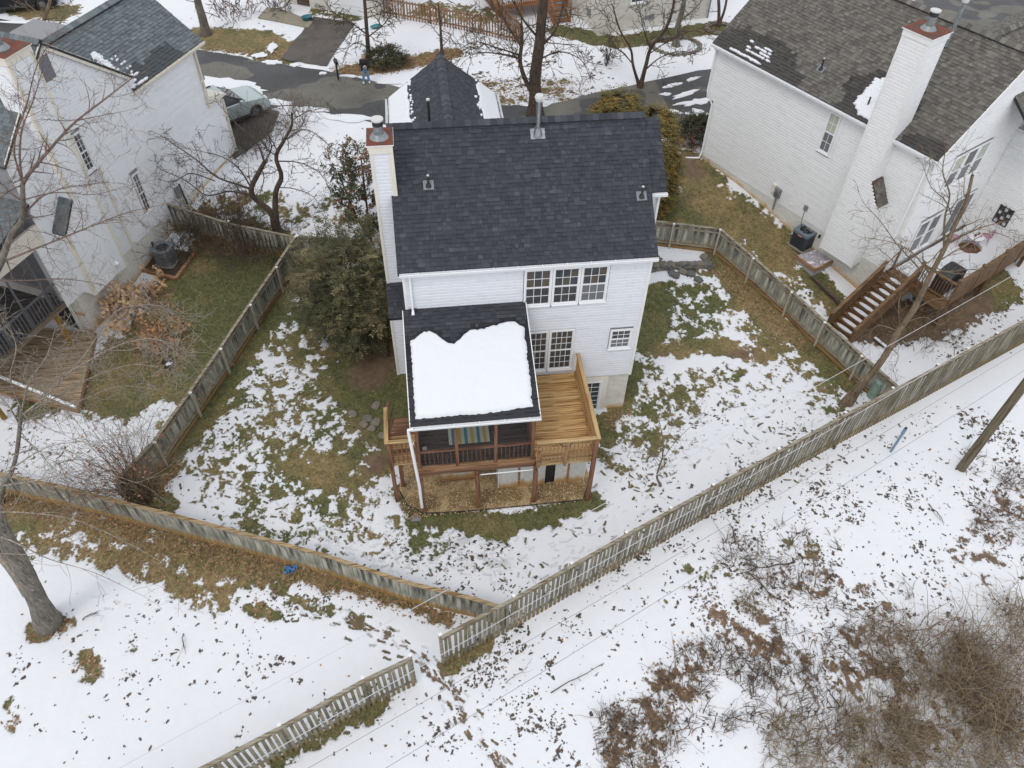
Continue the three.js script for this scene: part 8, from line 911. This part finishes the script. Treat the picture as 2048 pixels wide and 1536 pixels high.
// ---------------------------------------------------------------- vehicles
std('paintGreen', [0.42, 0.48, 0.475], 0.3, { metalness: 0.35 }); std('paintBlack', [0.02, 0.021, 0.024], 0.25, { metalness: 0.2 }); std('plasticDark', [0.04, 0.04, 0.042], 0.7); std('lampGlass', [0.6, 0.62, 0.62], 0.15);
function suv(label, p, turn, paint, snow) { // nose towards +x
  const g = thing('parked_car', label, 'car', p, turn), w = 0.91;
  const low = [[-2.2, 0.34], [-2.26, 0.62], [-2.22, 1.02], [-2.0, 1.08], [0.72, 1.08], [1.2, 1.02], [1.95, 0.92], [2.2, 0.78], [2.27, 0.55], [2.2, 0.32], [1.86, 0.3]], arc = (cx, a0, a1) => { const o = []; for (let i = 0; i <= 8; i++) { const a = lerp(a0, a1, i / 8); o.push([cx + 0.41 * Math.cos(a), 0.36 + 0.41 * Math.sin(a)]); } return o; };
  const sh = new THREE.Shape([...low, ...arc(1.42, 0, Math.PI), ...arc(-1.32, 0, Math.PI)].map((q) => new THREE.Vector2(...q))); mb().add(new THREE.ExtrudeGeometry(sh, { depth: 2 * w - 0.16, bevelEnabled: true, bevelSize: 0.05, bevelThickness: 0.08, bevelSegments: 4 }), new THREE.Matrix4().makeTranslation(0, 0, -w + 0.08)).build('body', paint, g);
  const B = (x, y, z) => V(x, y, z); // greenhouse
  const cab = mb(); const lo = [[-2.1, 1.08], [0.98, 1.08]], hi = [[-1.82, 1.66], [0.05, 1.66]], wl = 0.86, wh = 0.66; cab.hexa([B(lo[0][0], 1.08, wl), B(lo[1][0], 1.08, wl), B(lo[1][0], 1.08, -wl), B(lo[0][0], 1.08, -wl), B(hi[0][0], 1.66, wh), B(hi[1][0], 1.66, wh), B(hi[1][0], 1.66, -wh), B(hi[0][0], 1.66, -wh)]); cab.build('cabin', M.plasticDark, g);
  mb().box(-1.86, 0.1, 1.655, 1.70, -0.66, 0.66).build('roof_panel', paint, g); for (const s of [-1, 1]) mb().box(-1.7, -0.1, 1.71, 1.75, s * 0.58 - 0.025, s * 0.58 + 0.025).build('roof_rail', M.blackMetal, g);
  const pane = (name, q) => { const m = mb(), c = q.reduce((a, b) => a.add(b), V(0, 0, 0)).multiplyScalar(0.25), n = q[1].clone().sub(q[0]).cross(q[3].clone().sub(q[0])).normalize(); if (n.dot(c.clone().sub(V(-0.5, 1.2, 0))) < 0) n.negate(); m.hexa([...q.map((e) => e.clone().addScaledVector(n, 0.002)), ...q.map((e) => e.clone().lerp(c, 0.05).addScaledVector(n, 0.014))]); m.build(name, M.glass, g); };
  const side = (s, xa, xb, ta, tb) => { const at = (x, t) => B(x, lerp(1.12, 1.62, t), s * lerp(wl - 0.012, wh + 0.016, t)); pane('side_window', [at(xa, 0), at(xb, 0), at(tb, 0.96), at(ta, 0.96)]); }; for (const s of [-1, 1]) { side(s, -0.32, 0.8, -0.3, 0.06); side(s, -1.25, -0.42, -1.18, -0.4); side(s, -1.95, -1.35, -1.72, -1.28); }
  pane('windshield', [B(0.95, 1.12, 0.78), B(0.95, 1.12, -0.78), B(0.1, 1.62, -0.62), B(0.1, 1.62, 0.62)]); pane('rear_window', [B(-2.08, 1.14, -0.76), B(-2.08, 1.14, 0.76), B(-1.85, 1.6, 0.6), B(-1.85, 1.6, -0.6)]);
  for (const s of [-1, 1]) { for (const x of [1.42, -1.32]) { const wh2 = new THREE.Group(); const ty = mb().add(new THREE.TorusGeometry(0.26, 0.09, 10, 26)).build('wheel', M.rubber, g, V(x, 0.35, s * (w - 0.09))); const rm = mb().add(new THREE.CylinderGeometry(0.2, 0.2, 0.06, 22).rotateX(Math.PI / 2)); for (let k = 0; k < 5; k++) { const a = k * 1.2566; rm.beam(V(0, 0, s * 0.04), V(Math.cos(a) * 0.19, Math.sin(a) * 0.19, s * 0.04), 0.06, 0.03, V(0, 0, 1)); } rm.build('rim', M.steel, ty); } mb().box(0.62, 0.8, 1.1, 1.24, s * 0.9, s * 1.06).build('mirror', paint, g); mb().box(2.08, 2.25, 0.72, 0.86, s * 0.5, s * 0.84).build('headlight', M.lampGlass, g); mb().box(-2.29, -2.2, 0.85, 1.05, s * 0.6, s * 0.86).build('tail_light', M.acRed, g); for (const x of [-0.2, -1.12]) mb().box(x - 0.08, x + 0.08, 0.93, 0.96, s * (w + 0.045), s * (w + 0.065)).build('door_handle', paint, g); mb().box(-1.7, 1.0, 0.3, 0.42, s * (w + 0.02), s * (w + 0.05)).build('sill', M.plasticDark, g); }
  mb().box(2.2, 2.32, 0.3, 0.5, -0.8, 0.8).build('bumper', M.plasticDark, g); mb().box(2.24, 2.29, 0.56, 0.7, -0.4, 0.4).build('grille', M.blackMetal, g);
  if (snow) { const s = thing('car_snow', 'crust of snow lying on the roof of the black car', 'snow', p.clone().add(V(0, 1.7, 0)), turn); mb().add(new THREE.SphereGeometry(1, 20, 8), new THREE.Matrix4().compose(V(-0.9, 0.02, 0), new THREE.Quaternion(), V(0.9, 0.1, 0.6))).build('snow_crust', M.snow, s); }
  return g;
}
{ const a = pxY(452, 262, 2.0), b = pxY(520, 236, 2.0), d = b.clone().sub(a).setY(0).normalize(), wheel = pxY(513, 224, 2.27), p = wheel.clone().addScaledVector(d, -1.42).addScaledVector(V(d.z, 0, -d.x), 0.85); p.y = terrain(p.x, p.z) + 0.06; suv('pale green sport utility car parked beside the grey sided house', p, Math.atan2(-d.z, d.x), M.paintGreen); }
{ const p = G(45, 14); suv('black car capped with snow at the verge across the street', p.setY(p.y + 0.02), 0.15, M.paintBlack, true); }
// ---------------------------------------------------------------- the person with the remote control
function sdfMesh(fn, c, h, res) { const mc = new MarchingCubes(res, new THREE.MeshStandardMaterial(), false, false, 60000); mc.isolation = 0; const n = res; for (let z = 0; z < n; z++) for (let y = 0; y < n; y++) for (let x = 0; x < n; x++) { const p = V((x - n / 2) / (n / 2) * h + c.x, (y - n / 2) / (n / 2) * h + c.y, (z - n / 2) / (n / 2) * h + c.z); mc.field[x + y * n + z * n * n] = -fn(p); } mc.update(); const k = mc.count, P = Array.from(mc.positionArray.slice(0, k * 3)), N = Array.from(mc.normalArray.slice(0, k * 3)); for (let i = 0; i < P.length; i += 3) { P[i] = P[i] * h + c.x; P[i + 1] = P[i + 1] * h + c.y; P[i + 2] = P[i + 2] * h + c.z; const l = Math.hypot(N[i], N[i + 1], N[i + 2]) || 1; N[i] /= l; N[i + 1] /= l; N[i + 2] /= l; } const m = mb(); m.p = P; m.n = N; return m; }
const cap = (p, a, b, ra, rb) => { const d = b.clone().sub(a), t = clamp(p.clone().sub(a).dot(d) / d.lengthSq()); return p.distanceTo(a.clone().addScaledVector(d, t)) - lerp(ra, rb, t); };
const smin = (a, b, k) => { const h = clamp(0.5 + 0.5 * (b - a) / k); return lerp(b, a, h) - k * h * (1 - h); };
{
  const b = G(733, 165, 0.06), g = thing('person', 'person in black jacket and blue jeans at the kerb holding a remote control', 'person', b, 0.1);
  std('skin', [0.52, 0.33, 0.25], 0.6); std('jacket', [0.015, 0.015, 0.017], 0.8); std('jeans', [0.16, 0.27, 0.44], 0.85); std('hairBlond', [0.32, 0.20, 0.10], 0.7); std('shoe', [0.75, 0.75, 0.74], 0.6);
  const J = { hipL: V(-0.09, 0.86, 0), hipR: V(0.09, 0.86, 0), kneeL: V(-0.125, 0.47, 0.03), kneeR: V(0.125, 0.47, 0.03), ankL: V(-0.15, 0.09, -0.01), ankR: V(0.15, 0.09, -0.01), pel: V(0, 0.9, 0), chest: V(0, 1.2, 0), neck: V(0, 1.38, 0), shL: V(-0.165, 1.32, 0), shR: V(0.165, 1.32, 0), elL: V(-0.235, 1.06, 0.03), elR: V(0.235, 1.06, 0.03), wrL: V(-0.085, 1.02, 0.23), wrR: V(0.085, 1.02, 0.23), head: V(0, 1.52, 0.02) };
  const torso = (p, e) => smin(smin(cap(p, J.pel, J.chest, 0.12 + e, 0.135 + e), cap(p, J.shL, J.shR, 0.065 + e, 0.065 + e), 0.08), cap(p, V(-0.07, 1.2, 0), V(0.07, 1.2, 0), 0.12 + e, 0.12 + e), 0.06), arm = (p, e, s) => { const a = s < 0 ? J.shL : J.shR, m = s < 0 ? J.elL : J.elR, w = s < 0 ? J.wrL : J.wrR; return smin(cap(p, a, m, 0.055 + e, 0.043 + e), cap(p, m, w, 0.042 + e, 0.029 + e), 0.03); }, leg = (p, e, s) => { const a = s < 0 ? J.hipL : J.hipR, m = s < 0 ? J.kneeL : J.kneeR, w = s < 0 ? J.ankL : J.ankR; return smin(cap(p, a, m, 0.085 + e, 0.058 + e), cap(p, m, w, 0.056 + e, 0.038 + e), 0.03); };
  const head = (p) => { const q = p.clone().sub(J.head); let d = Math.hypot(q.x / 0.075, q.y / 0.108, q.z / 0.09) - 1; d *= 0.078; d = smin(d, cap(p, V(0, 1.44, 0.05), V(0, 1.455, 0.065), 0.035, 0.03), 0.04); d = smin(d, cap(p, V(0, 1.52, 0.1), V(0, 1.495, 0.125), 0.011, 0.014), 0.015); for (const s of [-1, 1]) { d = smin(d, cap(p, V(s * 0.077, 1.50, 0.01), V(s * 0.08, 1.535, 0), 0.012, 0.016), 0.01); d = Math.max(d, -(p.distanceTo(V(s * 0.03, 1.53, 0.115)) - 0.014)); } d = Math.max(d, -cap(p, V(-0.02, 1.463, 0.108), V(0.02, 1.463, 0.108), 0.005, 0.005)); return d; };
  const body = sdfMesh((p) => { let d = torso(p, -0.012); for (const s of [-1, 1]) d = smin(d, smin(arm(p, -0.008, s), leg(p, -0.012, s), 0.02), 0.04); d = smin(d, cap(p, V(0, 1.32, 0), V(0, 1.47, 0.01), 0.052, 0.046), 0.03); return smin(d, head(p), 0.015); }, V(0, 0.86, 0.05), 0.9, 100);
  const hand = (s) => sdfMesh((p) => { const w = s < 0 ? J.wrL : J.wrR, palm = V(s * 0.07, 1.03, 0.29); let d = smin(cap(p, w, palm, 0.026, 0.03), cap(p, palm.clone().add(V(0, 0.025, 0)), palm.clone().add(V(0, -0.025, 0.01)), 0.02, 0.02), 0.02); for (let k = 0; k < 4; k++) { const y = 0.028 - k * 0.019, l = [0.062, 0.07, 0.066, 0.052][k], a = palm.clone().add(V(0, y, 0.015)), m = a.clone().add(V(s * 0.012, -0.004, l * 0.55)), e = m.clone().add(V(-s * 0.035, -0.004, l * 0.3)); d = smin(d, smin(cap(p, a, m, 0.0095, 0.009), cap(p, m, e, 0.009, 0.0075), 0.006), 0.006); } const t0 = palm.clone().add(V(-s * 0.01, 0.03, -0.02)), t1 = t0.clone().add(V(-s * 0.022, 0.024, 0.03)), t2 = t1.clone().add(V(-s * 0.012, 0.002, 0.026)); return smin(d, smin(cap(p, t0, t1, 0.012, 0.0105), cap(p, t1, t2, 0.0105, 0.008), 0.006), 0.008); }, V(s * 0.07, 1.03, 0.28), 0.14, 56);
  for (const s of [-1, 1]) { const h = hand(s); body.p.push(...h.p); body.n.push(...h.n); } body.build('body', M.skin, g);
  sdfMesh((p) => { let d = torso(p, 0.018); for (const s of [-1, 1]) d = smin(d, arm(p, 0.018, s), 0.05); d = smin(d, cap(p, V(-0.09, 0.98, 0), V(-0.125, 0.78, 0.0), 0.11, 0.10), 0.06); d = smin(d, cap(p, V(0.09, 0.98, 0), V(0.125, 0.78, 0.0), 0.11, 0.10), 0.06); d = Math.max(d, 0.74 - p.y, p.y - 1.39); d = Math.max(d, -(Math.hypot(p.x / 1.0, (p.z - 0.16) / 1.3) - lerp(0.12, 0.02, sstep(0.74, 0.98, p.y)))); return Math.max(d, p.z - 0.225 + 0 * p.x); }, V(0, 1.06, 0.06), 0.42, 84).build('jacket', M.jacket, g);
  sdfMesh((p) => { let d = cap(p, V(-0.05, 0.9, 0), V(0.05, 0.9, 0), 0.125, 0.125); for (const s of [-1, 1]) d = smin(d, leg(p, 0.016 + 0.02 * sstep(0.5, 0.1, p.y), s), 0.05); return Math.max(d, p.y - 0.98, 0.06 - p.y); }, V(0, 0.52, 0), 0.52, 90).build('jeans', M.jeans, g);
  for (const s of [-1, 1]) sdfMesh((p) => { const x = s * 0.155; return Math.max(smin(cap(p, V(x, 0.05, -0.05), V(x + s * 0.015, 0.04, 0.14), 0.05, 0.042), cap(p, V(x, 0.05, -0.03), V(x, 0.11, -0.02), 0.045, 0.045), 0.03), -p.y); }, V(s * 0.16, 0.08, 0.04), 0.17, 40).build('shoe', M.shoe, g);
  sdfMesh((p) => { const q = p.clone().sub(V(0, 1.545, -0.005)); let d = (Math.hypot(q.x / 0.09, q.y / 0.108, q.z / 0.102) - 1) * 0.09; for (const s of [-1, 1]) d = smin(d, cap(p, V(s * 0.075, 1.52, 0.0), V(s * 0.09, 1.27, 0.06), 0.032, 0.026), 0.03); d = smin(d, cap(p, V(0, 1.5, -0.06), V(0, 1.28, -0.09), 0.06, 0.05), 0.03); return Math.max(d, -(Math.hypot(p.x / 0.066, (p.y - 1.49) / 0.1, (p.z - 0.11) / 0.085) - 1) * 0.06); }, V(0, 1.44, 0), 0.24, 64).build('hair', M.hairBlond, g);
  const c = thing('remote_control', 'small pale remote control held between both hands of the person', 'remote', b.clone().add(V(0.032, 1.03, 0.30).applyAxisAngle(UP, 0.1).setY(1.03)), 0.1); mb().box(-0.085, 0.025, -0.025, 0.02, 0, 0.05).build('housing', M.lead, c); mb().tube([V(-0.06, 0.02, 0.02), V(-0.06, 0.05, 0.02)], [0.006], 6, true).tube([V(0.0, 0.02, 0.02), V(0.0, 0.05, 0.02)], [0.006], 6, true).build('stick', M.black, c); mb().box(-0.08, 0.02, 0.06, 0.115, -0.01, 0.0).build('screen_holder', M.vinyl, c);
}
// ---------------------------------------------------------------- across the street
{
  const m = G(677, 160), g = thing('mailbox', 'black mailbox on a short post at the kerb beside the asphalt driveway', 'mailbox', m, 0.3); mb().box(-0.05, 0.05, 0, 1.0, -0.05, 0.05).build('post', M.blackMetal, g); const s = new THREE.Shape(); s.moveTo(-0.09, 0); s.lineTo(0.09, 0); s.lineTo(0.09, 0.12); s.absarc(0, 0.12, 0.09, 0, Math.PI, false); s.lineTo(-0.09, 0); mb().add(new THREE.ExtrudeGeometry(s, { depth: 0.46, bevelEnabled: false }), new THREE.Matrix4().makeTranslation(0, 1.0, -0.2)).build('box', M.black, g); mb().box(0.092, 0.1, 1.05, 1.2, -0.05, 0.0).build('flag', M.acRed, g);
  { const c0 = G(1196, 72), c1 = G(1412, 36), c2 = G(1108, 26), d1 = c1.clone().sub(c0).setY(0), L = d1.length(); d1.normalize(); const d2 = V(d1.z, 0, -d1.x); if (d2.dot(c2.clone().sub(c0)) < 0) d2.negate(); const n1 = d2.clone().negate(), h = thing('house', 'white painted brick house with an orange wooden deck across the street', 'house'), y0 = c0.y - 0.2, Q = (a, b, y) => c0.clone().addScaledVector(d1, a).addScaledVector(d2, b).setY(y); const D = 8;
    const W1 = new Wall(c0.x, c0.z, n1.x, n1.z), W0 = new Wall(c0.x, c0.z, -d1.x, -d1.z); mb().hexa([Q(0, 0, y0), Q(L, 0, y0), Q(L, D, y0), Q(0, D, y0), Q(0, 0, 8), Q(L, 0, 8), Q(L, D, 8), Q(0, D, 8)]).build('wall', M.brickWhite, h); const sg = Math.sign(W1.ax.dot(d1)); for (const t of [0.32, 0.68]) windowUnit(W1, h, sg * t * L - 0.5, sg * t * L + 0.5, 3.6, 5.2, { cols: 3, rows: 2 }); for (const t of [0.45]) slat(W1, h, 'crawl_vent', sg * t * L - 0.35, sg * t * L + 0.35, y0 + 0.75, y0 + 1.0, 0.0, 0.03, M.lead); const s0 = Math.sign(W0.ax.dot(d2)); slat(W0, h, 'crawl_vent', s0 * 1.5 - 0.25, s0 * 1.5 + 0.25, y0 + 0.8, y0 + 1.3, 0, 0.03, M.lead); mb().tube([Q(L + 0.05, -0.06, 7.9), Q(L + 0.05, -0.06, y0 + 0.2)], [0.06], 8).build('downspout', M.lead, h);
    mb().hexa([Q(-0.3, -0.3, 8), Q(L + 0.3, -0.3, 8), Q(L + 0.3, D + 0.3, 8), Q(-0.3, D + 0.3, 8), Q(-0.3, D / 2, 11), Q(L + 0.3, D / 2, 11), Q(L + 0.3, D / 2 + 0.05, 11), Q(-0.3, D / 2 + 0.05, 11)]).build('roof', M.roofRight3, h); rebase(h, Q(L / 2, D / 2, y0), 0);
    std('orangeWood', [0.42, 0.19, 0.075], 0.8, { map: woodTex }); const dk = thing('wooden_deck', 'orange wooden deck with steps against the white brick house across the street', 'deck'), a = G(1108, 50), dd = d1, e = d2, R = (i, j, y) => a.clone().addScaledVector(dd, i).addScaledVector(e, j).setY(a.y + y); const hex = (i0, i1, j0, j1, y0b, y1b) => mb().hexa([R(i0, j0, y0b), R(i1, j0, y0b), R(i1, j1, y0b), R(i0, j1, y0b), R(i0, j0, y1b), R(i1, j0, y1b), R(i1, j1, y1b), R(i0, j1, y1b)]);
    for (let k = 0; k < 5; k++) hex(0, 1.1, k * 0.28, k * 0.28 + 0.3, 0.16 + k * 0.19, 0.20 + k * 0.19).build('tread', M.orangeWood, dk); for (const i of [-0.04, 1.1]) { mb().beam(R(i + 0.02, -0.05, 0.0), R(i + 0.02, 1.5, 1.1), 0.05, 0.26).build('stringer', M.orangeWood, dk); mb().beam(R(i + 0.02, 0, 0.95), R(i + 0.02, 1.5, 2.0), 0.1, 0.05).build('stair_rail', M.orangeWood, dk); hex(i - 0.03, i + 0.07, -0.05, 0.05, -0.1, 1.0).build('post', M.orangeWood, dk); } for (let j = 0; j < 22; j++) hex(-3.4, 1.6, 1.42 + j * 0.15, 1.56 + j * 0.15, 1.06, 1.1).build('deck_board', M.orangeWood, dk); hex(-3.4, 1.6, 1.4, 1.44, 0.85, 1.06).build('rim_joist', M.orangeWood, dk); mb().beam(R(-3.4, 1.45, 2.05), R(0, 1.45, 2.05), 0.12, 0.05).build('rail_cap', M.orangeWood, dk); for (let i = -3.3; i < 0; i += 0.15) hex(i, i + 0.04, 1.43, 1.47, 1.1, 2.03).build('baluster', M.whiteMetal, dk); for (const i of [-3.4, -1.7, 1.5]) hex(i, i + 0.11, 1.5, 1.61, -0.1, 2.05).build('post', M.orangeWood, dk); hex(-2.8, -0.2, 1.7, 3.6, 1.105, 1.16).build('snow_sheet', M.snow, dk); rebase(dk, a.clone(), 0); }
  { const c0 = G(757, 40), c1 = G(560, 4), d1 = c1.clone().sub(c0).setY(0), L = d1.length(); d1.normalize(); const d2 = V(-d1.z, 0, d1.x); if (d2.z > 0) d2.negate(); const n1 = d2.clone().negate(), h = thing('house', 'white garage fronted house above the asphalt driveway across the street', 'house'), Q = (a, b, y) => c0.clone().addScaledVector(d1, a).addScaledVector(d2, b).setY(y), y0 = c0.y - 0.2; mb().hexa([Q(0, 0, y0), Q(L, 0, y0), Q(L, 9, y0), Q(0, 9, y0), Q(0, 0, 8), Q(L, 0, 8), Q(L, 9, 8), Q(0, 9, 8)]).build('wall', M.brickWhite, h); const W1 = new Wall(c0.x, c0.z, n1.x, n1.z), sg = Math.sign(W1.ax.dot(d1)), S = (a) => sg * a; const lo = Math.min(S(0.9), S(3.4)), hi = Math.max(S(0.9), S(3.4)); for (let k = 0; k < 4; k++) slat(W1, h, 'garage_panel', lo, hi, y0 + 0.25 + k * 0.53, y0 + 0.25 + k * 0.53 + 0.51, 0, 0.04, M.vinyl); slat(W1, h, 'door_casing', lo - 0.12, lo - 0.005, y0 + 0.2, y0 + 2.45, 0, 0.06, M.white); slat(W1, h, 'door_casing', hi + 0.005, hi + 0.12, y0 + 0.2, y0 + 2.45, 0, 0.06, M.white); const l2 = Math.min(S(5), S(5.9)); slat(W1, h, 'front_door', l2, l2 + 0.9, y0 + 0.3, y0 + 2.35, 0, 0.05, M.stainDark); mb().hexa([Q(-0.3, -0.3, 8), Q(L + 0.3, -0.3, 8), Q(L + 0.3, 9.3, 8), Q(-0.3, 9.3, 8), Q(-0.3, 4.5, 11.2), Q(L + 0.3, 4.5, 11.2), Q(L + 0.3, 4.55, 11.2), Q(-0.3, 4.55, 11.2)]).build('roof', M.roofRight2, h); rebase(h, Q(L / 2, 4, y0), 0); }
  std('teal', [0.04, 0.20, 0.24], 0.5); for (const [u, v, l] of [[615, 40, 'teal plastic tub at the end of the concrete walk'], [752, 54, 'teal plastic lid lying beside the reddish picket fence corner']]) { const p = G(u, v, 0.08), t = thing('plastic_tub', l, 'tub', p, 0.5); mb().add(new THREE.LatheGeometry([[0, 0.03], [0.24, 0.03], [0.3, 0.24], [0.33, 0.25], [0.29, 0.22], [0.22, 0], [0, 0]].map((q) => new THREE.Vector2(...q)), 20), new THREE.Matrix4().makeScale(1.2, u > 700 ? 0.3 : 1, 0.8)).build('tub_body', M.teal, t); }
  const r = RNG(44); for (const [u, v, R, l] of [[1352, 93, 1.5, 'ring of pale stones round the foot of the grey trunk across the court'], [1440, 58, 0.9, 'low tan stone ring round the clump of thin trunks']]) { const c = G(u, v), g2 = thing('stone_ring', l, 'stone border', c); for (let i = 0; i < 26; i++) { const a = i / 26 * 6.283; const s = mb().add(new THREE.DodecahedronGeometry(0.16 + 0.05 * r(), 0), new THREE.Matrix4().makeScale(1, 0.6, 1)).build('stone', [M.stoneA, M.stoneB][i % 2], g2, V(Math.cos(a) * R, 0.06, Math.sin(a) * R * 0.8)); s.rotation.y = r() * 6; } }
}
renderer.render(scene, camera);
